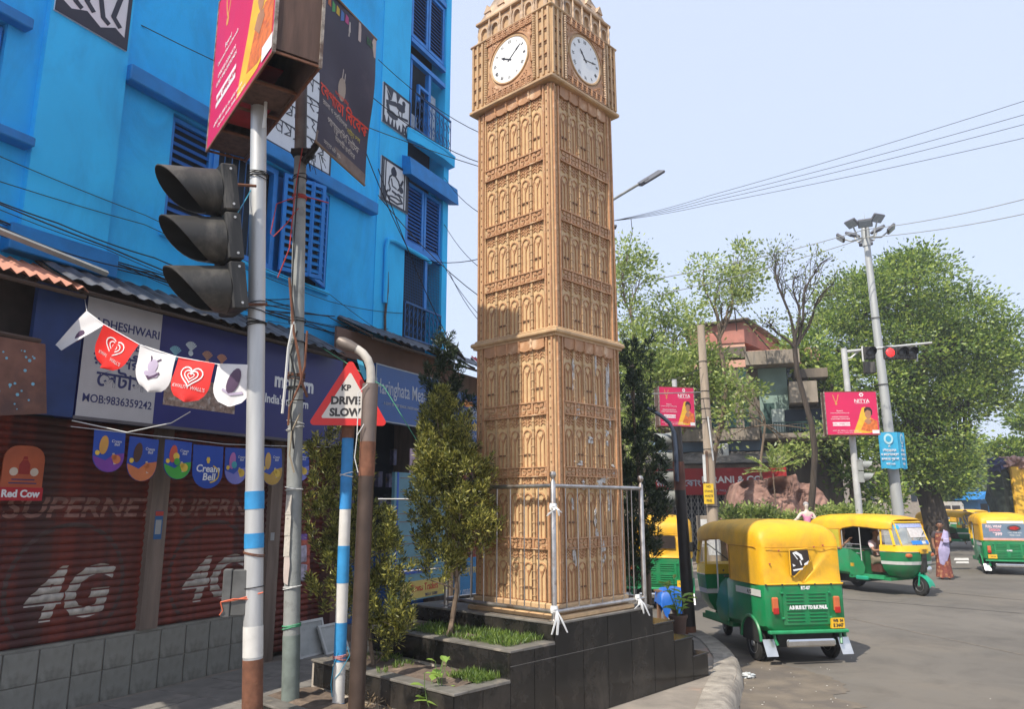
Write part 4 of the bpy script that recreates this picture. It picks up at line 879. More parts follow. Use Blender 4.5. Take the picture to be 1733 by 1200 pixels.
for i, (u0, u1, vt, vb) in enumerate(((160, 213, 728, 803), (218, 271, 740, 812), (280, 325, 745, 815), (329, 377, 753, 823), (381, 420, 757, 822), (440, 478, 757, 815), (490, 522, 758, 810))):
    a = fp(u0, vt, .42); b = fp(u1, vt+3, .42); w_ = b[0]-a[0]; h_ = w_*1.22; zt_ = (a[2]+b[2])/2
    lb = ice[i][3] if ice[i] else 'plain blue pennant reading Cream Bell in yellow and white'
    t = fthing('pennant', lb, 'pennant', (a[0]+b[0])/2, .42, zt_, 'blue ice cream pennants under the long sign'); t.rotation_euler = (radians(-3+2*sin(i*2)), radians(2*sin(i)), FA + .08*sin(i*1.7))
    s_ = w_/.3
    mb = MB(); mb.prism(pennant_shape(w_, h_), 'y', 0, .003); mb.build('cloth', m_pblue, t)
    if ice[i]:
        _, mc, mbk, _l = ice[i]
        low = [(-w_/2*.98, -h_*.62), (-w_*.1, -h_*.72), (w_*.12, -h_*.58), (w_/2*.98, -h_*.52), (w_/2*.98, -h_*.63)] + [(w_/2*.97*cos(a_), -h_*.62-h_*.375*sin(a_)) for a_ in [pi*k/10 for k in range(1, 10)]]
        poly_mesh([low[::-1]], mbk, 'lower_print', t, T(0, -.0015, 0) @ RX90, ext=.001)
        bar = [(p[0]*s_, p[1]*s_) for p in circ(-.035, -.135, .042, 14, ry=.085)]; poly_mesh([bar], mc, 'ice_bar', t, T(0, -.003, 0) @ Matrix.Rotation(radians(8), 4, 'Y') @ RX90, ext=.001)
        poly_mesh([[(-.012*s_, -.3*s_), (.012*s_, -.3*s_), (.01*s_, -.2*s_), (-.01*s_, -.2*s_)]], MATS['milk_cream'], 'stick', t, T(.0, -.0025, .0) @ Matrix.Rotation(radians(-12), 4, 'Y') @ RX90, ext=.001)
        if i == 2: poly_mesh([[(p[0]*s_, p[1]*s_) for p in circ(-.02, -.15, .035, 12)]], m_yel, 'ice_middle', t, T(0, -.0045, 0) @ RX90, ext=.001); poly_mesh([[(p[0]*s_, p[1]*s_) for p in circ(-.01, -.2, .034, 12)]], MATS['ice_green'], 'ice_end', t, T(0, -.005, 0) @ RX90, ext=.001)
        if i == 4: poly_mesh([[(p[0]*s_, p[1]*s_) for p in circ(-.03, -.17, .036, 12)]], M('ice_teal', (.05, .35, .4), .4), 'ice_middle', t, T(0, -.0045, 0) @ RX90, ext=.001)
        poly_mesh([[(p[0]*s_, p[1]*s_) for p in circ(.075, -.25, .04, 12)], [(p[0]*s_, p[1]*s_) for p in circ(.05, -.23, .025, 12)]], MATS['ice_orange'] if i < 2 else m_yel, 'fruit_print', t, T(0, -.0035, 0) @ RX90, ext=.001)
        poly_mesh([[(p[0]*s_, p[1]*s_) for p in circ(-.11, -.2, .022, 12)]], m_yel, 'price_dot', t, T(0, -.003, 0) @ RX90, ext=.001)
        text('Cream', .035*s_, m_white, t, T(.065*s_, -.004, -.09*s_) @ RX90, ext=.0005, shear=.2); text('Bell', .035*s_, m_white, t, T(.07*s_, -.004, -.118*s_) @ RX90, ext=.0005, shear=.2)
    else:
        text('Cream', .085*s_, m_white, t, T(-.0, -.003, -.2*s_) @ RX90, ext=.0005, shear=.15, bold=.02); text('Bell', .085*s_, m_white, t, T(.01*s_, -.003, -.27*s_) @ RX90, ext=.0005, shear=.15, bold=.02)
        pts = [(.1*s_*cos(a_)+.01, -.24*s_+.075*s_*sin(a_)) for a_ in [radians(d) for d in range(-80, 70, 12)]]; poly_mesh(ribbon(pts, .011*s_), m_yel, 'swoosh', t, T(0, -.003, 0) @ RX90, ext=.001)
        poly_mesh([[(-.02*s_, -.13*s_), (.02*s_, -.13*s_), (.012*s_, -.1*s_), (-.012*s_, -.1*s_)], circ(0, -.14*s_, .014*s_, 8)], m_yel, 'bell_mark', t, T(0, -.003, 0) @ RX90, ext=.001)
mb = MB(); pts = [fp(u, v, .425) for u, v in ((120, 722), (215, 733), (300, 742), (380, 752), (470, 755), (560, 757))]; mb.tube(pts, .003, 4); o = mb.build('string', m_white); o.location = FO; o.rotation_euler = (0, 0, FA); tag(o, 'thin string carrying the lower row of blue pennants', 'string')
# upper, sunlit row between the shop and the near pole
m_pred = M('pennant_red', (.72, .03, .025), .4, var=.06); m_pwht = M('pennant_white', (.72, .7, .7), .4, var=.04); m_plum = M('print_plum', (.09, .05, .1), .5); m_plum2 = M('print_lilac', (.45, .38, .5), .5)
P_ = [at_y(u, v, Y) for u, v, Y in ((147, 527, 6.15), (176, 549, 6.1), (236, 583, 6.0), (300, 604, 5.9), (366, 616, 5.8), (428, 618, 5.7))]
lbs = ['small white pennant folded at the left end of the upper string', "red Kwality Wall's pennant tilted at the left of the upper string", 'white pennant with a lilac splash print between the two red ones', "red Kwality Wall's pennant hanging level beside the near white pole", 'white pennant with a dark ice bar partly behind the near white pole']
def heart(sc, w_):
    def hp(k): return [(k*sc*(.16*sin(t)**3)*1.25, k*sc*(.13*cos(t)-.05*cos(2*t)-.02*cos(3*t)-.01*cos(4*t))*1.0) for t in [2*pi*i/28 for i in range(29)]]
    return ribbon(hp(1.0), w_) + ribbon(hp(.62), w_*.9) + ribbon(hp(.3), w_*.7)
for i in range(5):
    a, b = P_[i], P_[i+1]; d = b-a; w_ = d.length; xa = d.normalized(); ya = Vector((0, 0, 1)).cross(xa).normalized(); za = xa.cross(ya)
    Xm = Matrix((xa, ya, za)).transposed().to_4x4(); Xm.translation = (a+b)/2
    t = thing('pennant', lbs[i], 'pennant', (0, 0, 0), 0, 'red and white pennants on the upper string'); t.matrix_world = Xm @ Matrix.Rotation(radians((-6, 4, 3, -2, 2)[i]), 4, 'X')
    h_ = (.42, .33, .34, .34, .33)[i]*(1 if i else .9); w2 = w_*.97
    rows = []; n_ = 10
    for k in range(n_+1):
        q = k/n_; hw = w2/2 if q < .5 else w2/2*sqrt(max(0, 1-((q-.5)/.5)**2))+.002
        if i == 0: hw = w2/2*(1-q*.5)
        sk = (-.12*q if i == 0 else -.05*q if i == 1 else .04*q if i == 2 else 0)
        rows.append([(x*hw+sk, .012*sin(x*2+q*3+i)+(.035*q if i == 1 and x < 0 else 0), -h_*q) for x in [-1+2*m/8 for m in range(9)]])
    mb = MB(); mb.loft(rows, cap=False, closed=False); o = mb.build('cloth', m_pred if i in (1, 3) else m_pwht, t, smooth=True)
    def wave(o_): 
        for v in o_.data.vertices:
            p = o_.matrix_basis @ v.co; x, z = p.x, p.z; q = -z/h_; sk = (-.05*q if i == 1 else .04*q if i == 2 else 0); hw = w2/2
            p.y = .012*sin((x-sk)/hw*2+q*3+i)+(.035*q if i == 1 and x < 0 else 0)-.006; v.co = p
        o_.matrix_local = Matrix.Identity(4)
    if i in (1, 3):
        wave(poly_mesh(heart(.55, .011), m_white, 'heart_logo', t, T(-.02 if i == 1 else 0, 0, -.13) @ RX90, ext=.001)); bpy.context.view_layer.update()
        o = text("KWALITY WALL'S", .039, m_white, t, T(-.02 if i == 1 else 0, 0, -.225) @ RX90, ext=.0008, bold=.02); wave(o)
    elif i == 2: wave(poly_mesh([circ(0, -.13, .055, 12), circ(.03, -.19, .06, 12, ry=.03), circ(-.03, -.2, .04, 10, ry=.02)], m_plum2, 'splash_print', t, RX90, ext=.001)); wave(poly_mesh(ribbon([(-.05, -.2), (-.0, -.235), (.06, -.2), (.09, -.17)], .02)+ribbon([(.02, -.09), (.06, -.06)], .012)+ribbon([(-.03, -.1), (-.05, -.06)], .012), m_plum, 'splash_outline', t, RX90, ext=.0016, kind='stuff'))
    elif i == 4: wave(poly_mesh([[(p[0]*.9+p[1]*.3+.06, p[1]) for p in circ(0, -.13, .06, 14, ry=.1)]], m_plum, 'ice_bar', t, RX90, ext=.001)); wave(poly_mesh(ribbon([(-.07, -.2), (0, -.235), (.1, -.22)], .02), m_plum2, 'splash_outline', t, RX90, ext=.0016))
    else: wave(poly_mesh([circ(-.02, -.2, .035, 12, ry=.06)], m_plum, 'ice_bar', t, RX90, ext=.001))
mb = MB(); mb.tube([fw(-2.5, .38, 3.72)] + P_, .003, 4); tag(mb.build('string', m_white), 'thin string carrying the sunlit upper row of pennants to the near white pole', 'string')
# ================================================================ POLES, SIGNALS, BOARDS near the camera
m_pole = M('silver_pole_paint', (.5, .5, .49), .4, .35, var=.1, scale=5, c2=(.22, .15, .11), c2amt=.28, c2scale=14, streak=True)
m_polegrey = M('grey_pole', (.27, .28, .265), .75, var=.15, scale=6, c2=(.17, .17, .16), c2amt=.4, c2scale=5, bump=.2)
m_rust = M('rust_brown', (.16, .065, .035), .85, var=.3, scale=12, bump=.5, bscale=40)
m_bandb = M('band_sky_blue', (.03, .25, .52), .6, var=.15, scale=12, c2=(.3, .4, .45), c2amt=.3, c2scale=14)
m_bandw = M('band_white', (.62, .6, .56), .65, var=.1, scale=9, c2=(.35, .3, .25), c2amt=.3, c2scale=12)
m_brownp = M('dark_brown_pole', (.075, .05, .038), .4, .3, var=.2, scale=7)
m_blk = M('black_plastic', (.02, .019, .018), .6, var=.4, scale=6, c2=(.11, .1, .085), c2amt=.45, c2scale=3, streak=True)
m_blkin = M('black_inside', (.008, .008, .008), .9)
m_wire = M('wire_black', (.015, .015, .015), .6); m_wirered = M('wire_red', (.4, .04, .03), .6); m_wireblue = M('wire_blue', (.04, .3, .45), .5); m_wirewht = M('string_white', (.6, .6, .58), .6)
def pole_pts(u0, v0, u1, v1, Y, zb=.15, Y1=None):
    a = at_y(u0, v0, Y); b = at_y(u1, v1, Y1 or Y); d = b-a; return a + d*((zb-a.z)/d.z), b
def seg_at(a, b, v):                                    # point of the pole seen at picture row v
    lo, hi = 0.0, 1.0
    for _ in range(40):
        m_ = (lo+hi)/2; p = a.lerp(b, m_); z = p.z-CH; d = p.y*cp+z*sp; vv = 600-FPX*(z*cp-p.y*sp)/d
        if vv > v: lo = m_
        else: hi = m_
    return a.lerp(b, lo)
def wrap(parent, p, r, n, mat, seed=1, name='wire_tie', th=.004):
    rr = random.Random(seed); mb = MB()
    for i in range(n):
        z0 = p.z + rr.uniform(-.03, .03); t0 = rr.uniform(-.02, .02)
        mb.tube([(p.x+(r+.004)*cos(a), p.y+(r+.004)*sin(a), z0+t0*cos(a)) for a in [2*pi*k/14 for k in range(14)]], th, 4, closed=True)
    return mb.build(name, mat, parent, kind='stuff') if n > 1 else mb.build(name, mat, parent)
# near white pole
a, b = pole_pts(427, 1200, 438, 176, 5.75)
t = thing('signal_pole', 'silver white pole with two sky blue bands and a rusty foot', 'pole', a)
def tubeseg(name, p, q, r0, r1, mat, par, org, n=18): mb = MB(); mb.tube([p-org, q-org], [r0, r1], n); return mb.build(name, mat, par, smooth=True)
tubeseg('pole', a, b, .071, .064, m_pole, t, a)
for v0, v1 in ((862, 832), (928, 903)): tubeseg('paint_band', seg_at(a, b, v0), seg_at(a, b, v1), .0718, .0715, m_bandb, t, a)
tubeseg('rusty_foot', a, seg_at(a, b, 1116), .0735, .073, m_rust, t, a)
tubeseg('white_patch', seg_at(a, b, 1112), seg_at(a, b, 1060), .0722, .0722, m_bandw, t, a)
for v, n, m_, s_ in ((297, 5, m_wire, 1), (520, 2, m_wire, 2), (545, 4, m_wire, 3), (935, 2, MATS['rust_brown'], 4), (996, 1, m_wire, 5)):
    q = seg_at(a, b, v)-a; wrap(t, q, .072, n, m_, s_)
pole1 = (a, b)
jb = seg_at(a, b, 1002); t = thing('junction_box', 'small grey metal box strapped to the near white pole with orange cord', 'box', jb + Vector((-.125, -.03, 0)), .25)
mb = MB(); mb.bbox(-.02, .085, -.05, .05, -.16, .16, .006); mb.build('case', M('box_grey', (.1, .1, .095), .6, var=.3, scale=9, c2=(.3, .29, .26), c2amt=.3), t); mb = MB(); mb.bbox(-.085, -.024, -.055, .055, -.17, .165, .006); mb.build('lid', MATS['box_grey'], t)
mb = MB(); mb.tube([(-.09, -.06, -.06), (.0, -.062, -.05), (.09, -.055, -.03), (.2, -.06, .0)], .005, 5); mb.tube([(-.09, -.06, -.06), (-.07, -.065, -.12), (-.09, -.06, -.15)], .004, 4); mb.tube([(-.09, -.06, -.06), (.0, -.066, -.04), (.1, -.06, -.045)], .004, 4); mb.build('orange_cord', M('orange_cord', (.6, .12, .05), .6), t, kind='stuff')
# traffic signal head
m_vis = M('visor_grey', (.028, .026, .023), .55, var=.25, scale=4, c2=(.09, .08, .066), c2amt=.42, c2scale=2.5, grime=((.2, .18, .15), .5, 5, .3))
def visor(parent, x, z, r=.185, L=.42, lab=None, mat=m_vis, n=24):
    mb = MB(); rows = []
    for k, f in enumerate((0, .15, .4, .7, 1)):
        rows.append([(x-L*(f*(.2+.8*((1+cos(2*pi*j/n))/2)**.6)), (r*(1-.02*k))*sin(2*pi*j/n), z+(r*(1-.02*k))*cos(2*pi*j/n)) for j in range(n)])
    mb.loft(rows, cap=False); inner = [[(p[0], p[1]*.95, z+(p[2]-z)*.95) for p in rw] for rw in rows]
    mb.mi = 1; mb.loft(inner[::-1], cap=False); mb.mi = 0; mb.loft([rows[-1], inner[-1]], cap=False)
    return mb.build('visor', [mat, m_blkin], parent, smooth=True)
hp = at_y(376, 408, 5.5); sg = thing('traffic_signal', 'large unlit black traffic signal with three long hoods beside the near white pole', 'traffic light', hp)
sg.rotation_euler = (radians(0), radians(-9), radians(38))
for i, z_ in enumerate((.385, 0, -.385)):
    mb = MB(); x0 = 0.0
    mb.bbox(-.02, .1, -.18, .18, z_-.185, z_+.185, .012); bd = mb.build('signal_section', m_blk, sg)
    mb = MB(); mb.lathe([(.13, 0), (.12, .02), (.07, .04), (.01, .045)], 20, T(-.02, 0, z_) @ Matrix.Rotation(-pi/2, 4, 'Y')); mb.build('lens', M(['lens_dark_red', 'lens_dark_amber', 'lens_dark_green'][i], [(.12, .008, .006), (.1, .05, .005), (.01, .04, .02)][i], .25), bd, smooth=True)
    visor(bd, -.02, z_)
    mb = MB()
    for q in (-.14, .14): mb.lathe([(.01, 0), (.01, .008)], 6, T(.05, -.182, z_+q) @ Matrix.Rotation(pi/2, 4, 'X'))
    mb.build('screws', m_pole, bd, kind='stuff')
for z_ in (.47, -.5): mb = MB(); mb.tube([(.1, .0, z_), (.3, -.02, z_-.0)], .012, 6); mb.build('bracket', m_rust, sg)
mb = MB(); mb.tube([seg_at(a, b, 300), seg_at(a, b, 340)+Vector((-.06, -.08, 0)), at_y(395, 372, 5.45), at_y(360, 395, 5.4), at_y(330, 402, 5.4)], .004, 5); tag(mb.build('blue_wire', m_wireblue), 'thin blue wire looping from the near white pole to the signal hoods', 'wire')

# advertisement boxes
m_pink = M('ad_magenta', (.6, .012, .09), .4, var=.08, scale=1.5); m_gold = M('ad_gold', (.62, .3, .08), .45); m_yl = M('ad_yellow', (.75, .42, .03), .45, var=.12, scale=8); m_or = M('ad_orange', (.6, .15, .03), .45, var=.3, scale=14, c2=(.4, .05, .02), c2amt=.4, c2scale=12)
m_skin2 = M('ad_skin', (.38, .18, .09), .5); m_hair2 = M('ad_hair', (.03, .012, .01), .5); m_adw = M('ad_white', (.75, .72, .72), .5)
def ad_face(par, X, W, H, full=True):
    mb = MB(); mb.box(0, W, 0, .006, 0, H); mb.build('poster', m_pink, par, X=X)
    pl = lambda polys, m_, nm, d=.001: poly_mesh([[(x*W, y*H) for x, y in p] for p in polys], m_, nm, par, X @ T(0, -d, 0) @ RX90, ext=.001)
    pl([[(.5,.03),(.62,.35),(.66,.5),(.7,.62),(.76,.64),(.8,.55),(.82,.4),(.97,.3),(.97,.1),(.8,.03)]], m_yl, 'veil_print', .0015)
    pl([[(.64,.1),(.74,.32),(.86,.36),(.97,.32),(.97,.1),(.8,.06)]], m_or, 'sari_print', .0028); pl([[(.745,.44),(.76,.4),(.79,.35),(.83,.36),(.86,.44),(.86,.54),(.8,.58),(.75,.55)]], m_skin2, 'face_print', .0035)
    pl([[(.735,.5),(.74,.6),(.79,.64),(.85,.63),(.89,.56),(.885,.46),(.865,.44),(.86,.54),(.8,.57),(.76,.54)]], m_hair2, 'hair_print', .0045); pl([[(.72,.3),(.76,.36),(.84,.34),(.86,.28),(.8,.22)]], m_skin2, 'hand_print', .005)
    pl(ribbon([(.16,.93),(.19,.8),(.215,.74),(.24,.8),(.27,.93)], .018/W*W*.5+.006), m_gold, 'necklace_print'); pl([circ(.215,.72,.022,10,ry=.035)], m_gold, 'pendant_print')
    pl([circ(.71+.03*cos(k), .925+.035*sin(k), .014, 8, ry=.018) for k in [i*pi/3 for i in range(6)]], m_adw, 'flower_logo')
    pl([[(.12,.2),(.45,.2),(.45,.285),(.12,.285)]], m_adw, 'white_strip'); pl([[(.86,.02),(.99,.02),(.99,.1),(.86,.1)]], m_adw, 'corner_box', .006)
    tx = lambda s_, z_, x, y, **k: text(s_, z_*H, m_adw, par, X @ T(x*W, -.003, y*H) @ RX90, ext=.0008, **k)
    tx('NITYA', .12, .71, .775, bold=.01); tx('DIAMOND JEWELLERY', .03, .71, .725); tx('Beyond', .045, .27, .55); tx('Customised Rare & Diamonds', .035, .27, .5); tx('UNIQUE DESIGNS IN', .04, .27, .41); tx('GOLD AND DIAMONDS', .04, .27, .36)
    text('AVAIL OFFERS NOW', .045*H, m_pink, par, X @ T(.29*W, -.004, .24*H) @ RX90, ext=.0008, bold=.01); tx('call 033 4001 2000 for the outlets near you', .033, .35, .09); tx('City Centre  Gariahat  Behala  Camac Street', .03, .42, .045)
def ad_box(label, O, ang, W, D, H, mside, backs=True):
    t = thing('advertisement_box', label, 'advertising box', O, ang, 'magenta jewellery advertisement boxes on poles')
    mb = MB(); mb.box(.01, W-.01, .01, D-.01, .02, H-.02) if False else None
    for a_ in ((0, W, .008, .02), (0, W, D-.02, D-.008)): mb = MB(); mb.box(a_[0]+.006, a_[1]-.006, a_[2], a_[3], .0, H); mb.build('backing_sheet', M('sheet_brown', (.12, .07, .05), .7, var=.3), t)
    for x in (0, W-.012): mb = MB(); mb.box(x, x+.012, .02, D-.02, .02, H-.02); mb.build('end_board', mside, t)
    mb = MB(); mb.box(.01, W-.01, .02, D-.02, H-.03, H-.02); mb.build('top_board', mside, t)
    mf = M('frame_flaking', (.3, .26, .22), .7, var=.4, scale=16, c2=(.1, .06, .045), c2amt=.5, c2scale=9)
    for x in (-.012, W-.012):
        for y in (-.006, D-.018): mb = MB(); mb.box(x, x+.024, y, y+.024, -.02, H+.01); mb.build('edge_angle', mf, t)
    for z_ in (-.02, H-.012):
        for y in (-.002, D-.014): mb = MB(); mb.box(.012, W-.012, y, y+.016, z_, z_+.02); mb.build('edge_angle', m_rust, t)
    for k in range(5): x = W*k/4; mb = MB(); mb.box(max(x-.012, .0), min(x+.012, W), .014, D-.014, -.016, .002); mb.build('cross_bar', m_rust, t)
    ad_face(t, T(0, .0, 0), W, H); 
    if backs: ad_face(t, T(W, D, 0) @ rotz(pi), W, H)
    return t
lam = .93
def L_(P): return Vector((P[0]*lam, P[1]*lam, CH+(P[2]-CH)*lam))
A_ = L_(at_y(462, 83, 5.25)); B_ = L_(at_y(544, 115, 5.49)); 
dirDA = (Vector((-1.86, 5.25, 0)) - Vector((-3.05, 6.93, 0))).normalized(); W_ = 2.06*lam; Dp = .39*lam
ang = atan2(dirDA.y, dirDA.x)
O_ = Vector((A_.x, A_.y, A_.z)) - dirDA*W_
m_wood = M('stained_board', (.1, .055, .04), .8, var=.3, scale=6, c2=(.05, .03, .025), c2amt=.4, streak=True)
t = ad_box('large magenta advertisement box atop the near white pole, brown boards on its end', O_, ang, W_, Dp, 1.55, m_wood)
mb = MB(); mb.box(.3, 1.2, .06, .3, .3, .31); mb.build('inner_shelf', M('red_cloth', (.4, .03, .04), .8, var=.2), t)
for x in (.02, .44, 1.0): mb = MB(); mb.box(x, x+.4, .02, Dp-.02, .02+.01*x, .03+.01*x) if x != .44 else mb.box(x, x+.5, .05, Dp-.05, .1, .11); mb.build('bottom_board', m_wood if x != .44 else MATS['red_cloth'], t)
mb = MB(); mb.tube([(1.1, .2, .1), (1.12, .2, -.1), (1.1, .2, -.2)], .014, 5); mb.build('hanging_strip', m_wirewht, t)

# banner on the second pole
corn = [at_y(549, -25, 6.0), at_y(640, 66, 6.72), at_y(614, 314, 6.80), at_y(533, 238, 6.0)]     # TL TR BR BL
m_navb = M('banner_navy', (.028, .03, .062), .6, var=.2, scale=2, c2=(.045, .045, .08), c2amt=.4, c2scale=3)
cO = (corn[0]+corn[1]+corn[2]+corn[3])/4; ban = thing('banner', 'dark navy cloth banner with red Bengali title and a one-stringed instrument', 'banner', cO)
nrm = (corn[1]-corn[0]).cross(corn[3]-corn[0]).normalized()
if nrm.y > 0: nrm = -nrm
def bpt(x, y, off=0): # x,y in 0..1, y up
    p = (corn[3]*(1-x)+corn[2]*x)*(1-y)+(corn[0]*(1-x)+corn[1]*x)*y
    return p - cO + nrm*(off + .018*sin(x*7+y*3)*(.3+abs(x-.5)) + .012*sin(y*9+x*2))
mb = MB(); mb.loft([[tuple(bpt(i/16, j/20)) for i in range(17)] for j in range(21)], cap=False, closed=False); mb.build('cloth', m_navb, ban, smooth=True)
def bprint(polys, mat, name, off=.003, kind=None):
    mb = MB()
    for p in polys: mb.add([tuple(bpt(x, y, off)) for x, y in p], [tuple(range(len(p)))])
    return mb.build(name, mat, ban, kind=kind)
def btext(body, size, cx, cy, mat, sx=1.0, bold=.01):
    o = text(body, size, mat, ban, Matrix.Identity(4), ext=0, bold=bold, sx=sx)
    for v in o.data.vertices: v.co = bpt(cx+v.co.x/.85, cy+v.co.y/1.35, .004)
bprint([circ(.44, .47, .07, 16, ry=.075)], M('gourd_tan', (.32, .28, .24), .6), 'gourd_print'); bprint([[(.42,.53),(.435,.53),(.46,.86),(.45,.86)],[(.465,.53),(.48,.53),(.47,.86),(.462,.86)],[(.445,.86),(.48,.86),(.475,.93),(.455,.93)]], M('gourd_pale', (.4, .38, .36), .6), 'neck_print')
bprint([[(.62,.86),(.99,.86),(.99,.99),(.62,.99)]], M('patch_white', (.45, .38, .36), .6), 'logo_patch'); btext('BD', .09, .85, .92, M('ink_green', (.02, .1, .05), .6), bold=.03)
for k, c_ in enumerate(((.4, .1, .02), (.05, .3, .08), (.5, .35, .03), (.05, .15, .4), (.4, .05, .2))): bprint([[(.06+k*.08,.9-.02*(k%2)),(.12+k*.08,.9),(.12+k*.08,.95),(.07+k*.08,.96)]], M('logo_col%d' % k, c_, .6), 'logo_print')
m_bred = M('title_red', (.6, .04, .02), .6); m_bw = M('banner_white', (.42, .4, .38), .6)
btext('েবপাতা িবেবক', .14, .5, .34, m_bred, bold=.02); btext('রচনা ও পরিচালনা', .06, .32, .265, m_bw); btext('নাট্য দল', .06, .72, .25, M('title_yellow', (.4, .35, .06), .6)); btext('পাণ্ডুলিপি নাটক', .085, .5, .18, m_bw); btext('আগামী রবিবার', .06, .55, .12, m_bw); btext('তপন িথেয়টার', .04, .45, .415, m_bred)
bprint([[(0,.0),(1,.0),(1,.07),(0,.07)]], M('banner_strip_grey', (.16, .13, .12), .7, var=.3, scale=8), 'bottom_strip', .003); btext('সন্ধ্যা ৬টা  প্রবেশ অবাধ  ৯৮৩১০', .045, .5, .035, m_bw)
mb = MB(); 
for p, q in ((bpt(0,0), bpt(1,0)), (bpt(0,1), bpt(1,1))): mb = MB(); mb.tube([p, q], .012, 6); mb.build('batten', M('batten_wood', (.2, .14, .1), .8), ban)
# second pole
a, b = pole_pts(491, 1200, 512, 60, 6.5)
t = thing('grey_pole', 'grey concrete-coloured pole wound with cables, just right of the near white pole', 'pole', a)
tubeseg('pole', a, b, .07, .052, m_polegrey, t, a); pole2 = (a, b)
tubeseg('greenish_foot', a, seg_at(a, b, 1075), .0712, .071, M('foot_green_grey', (.16, .19, .17), .7, var=.3, scale=8, c2=(.1, .12, .11), c2amt=.4), t, a)
for v, n, m_, s_ in ((545, 3, m_wire, 11), (580, 2, m_wire, 12), (262, 6, m_wire, 13), (300, 3, m_wire, 14), (640, 7, m_rust, 15), (655, 4, m_wire, 16), (680, 1, m_wire, 17), (825, 2, m_wirewht, 18), (1060, 3, M('green_string', (.06, .3, .15), .6), 19), (998, 2, m_wirewht, 20), (335, 5, m_wirered, 21), (720, 2, m_wirewht, 22)):
    wrap(t, seg_at(a, b, v)-a, .071 if v > 500 else .06, n, m_, s_)
def hang(par, org, uv, Y, r, mat, name, kind=None): mb = MB(); mb.tube([at_y(u, v, Y)-org for u, v in uv], r, 5); return mb.build(name, mat, par, kind=kind)
for k, (uv, r_, m_) in enumerate((([(490, 470), (497, 560), (505, 600), (512, 650), (520, 672)], .012, m_rust), ([(497, 545), (488, 590), (482, 660), (478, 700)], .012, m_wirewht), ([(505, 300), (498, 400), (494, 500), (500, 545)], .007, m_wire), ([(512, 250), (500, 320), (490, 420), (470, 470)], .006, m_wirered), ([(503, 560), (492, 600), (500, 640), (492, 700), (497, 760)], .009, m_wire), ([(520, 560), (516, 620), (508, 650), (490, 690), (488, 720)], .01, m_rust), ([(508, 700), (494, 730), (490, 770), (498, 800)], .008, M('dry_garland', (.3, .25, .18), .9)))):
    hang(t, a, uv, 6.4, r_, m_, 'loose_cable')
mb = MB(); q = seg_at(a, b, 262)-a; mb.tube([q+Vector((.05, -.05, -.1)), q+Vector((.16, -.1, .02)), q+Vector((.25, -.12, .2))], [.035, .03, .028], 8); mb.box(q.x-.06, q.x+.13, q.y-.1, q.y+.02, q.z-.03, q.z+.02); mb.build('bracket_arm', m_wire, t)
r_ = random.Random(2); mb = MB()
for k in range(16):
    s_ = q+Vector((.12+r_.uniform(-.04, .1), -.1, -.05)); mb.tube([s_, s_+Vector((r_.uniform(-.06, .06), 0, -r_.uniform(.05, .2)))], .003, 3)
mb.build('frayed_wires', m_wire, t, kind='stuff')
mb = MB(); q = seg_at(a, b, 885)-a
for k in range(3): mb.X = T(q.x-.03+.003*k, q.y-.072-.001*k, q.z-.17*k+.15) @ rotz(-.35); mb.box(-.028, .028, -.001, .001, -.085, .08)
mb.build('pasted_paper', M('pasted_paper', (.5, .46, .4), .85, var=.1, c2=(.2, .19, .18), c2amt=.38, c2scale=45, scale=20), t, kind='stuff')
q = seg_at(a, b, 960)-a; mb = MB(); mb.X = T(q.x-.03, q.y-.073, q.z) @ rotz(-.35); mb.prism([(-.02, -.12), (.02, -.14), (.03, .02), (.022, .1), (-.03, .08), (-.028, -.05)], 'y', -.001, .001); mb.build('torn_poster', M('torn_poster', (.5, .42, .38), .85, c2=(.4, .1, .1), c2amt=.3, c2scale=20), t)
t2 = hang(None, Vector((0, 0, 0)), [(556, 343), (535, 337), (520, 333), (508, 330)], 6.4, .006, m_wirered, 'red_cord'); t2.name='cord'; tag(t2, 'red cord tied between the grey pole and the window', 'cord')
t2 = hang(None, Vector((0, 0, 0)), [(505, 352), (485, 378), (463, 400), (458, 395), (468, 345), (495, 335)], 6.4, .005, m_wirered, 'red_cord'); t2.name='cord'; tag(t2, 'tangled red and black cord hanging left of the grey pole', 'cord')
# blue and white banded pole with the triangular warning sign
a, b = pole_pts(572, 1200, 590, 706, 6.35)
t = thing('banded_pole', 'slim pole banded in blue and white carrying the triangular sign', 'pole', a)
tubeseg('pole', a, b, .048, .046, m_bandw, t, a)
for v0, v1 in ((862, 738), (987, 924), (1120, 1054), (1262, 1190)):
    p_, q_ = seg_at(a, b, v0) if v0 < 1250 else a, seg_at(a, b, v1); tubeseg('paint_band', p_, q_, .0488, .0486, m_bandb if v0 != 862 else M('band_blue_bright', (.03, .22, .5), .6, var=.2, scale=9), t, a)
tubeseg('rag_wrap', seg_at(a, b, 742), seg_at(a, b, 715), .052, .054, m_rust, t, a)
wrap(t, seg_at(a, b, 1108)-a, .05, 5, M('cord_pink', (.4, .18, .18), .7), 31); wrap(t, seg_at(a, b, 800)-a, .05, 2, m_wirewht, 32)
hang(t, a, [(572, 1105), (564, 1130), (560, 1160), (562, 1180)], 6.3, .004, m_wireblue, 'loose_cord'); hang(t, a, [(588, 1095), (592, 1110), (575, 1140), (566, 1150)], 6.3, .003, m_wireblue, 'loose_cord')
sp_ = at_y(592, 655, 6.27); t = thing('warning_sign', 'red edged triangular KP DRIVE SLOW sign', 'road sign', sp_, radians(6))
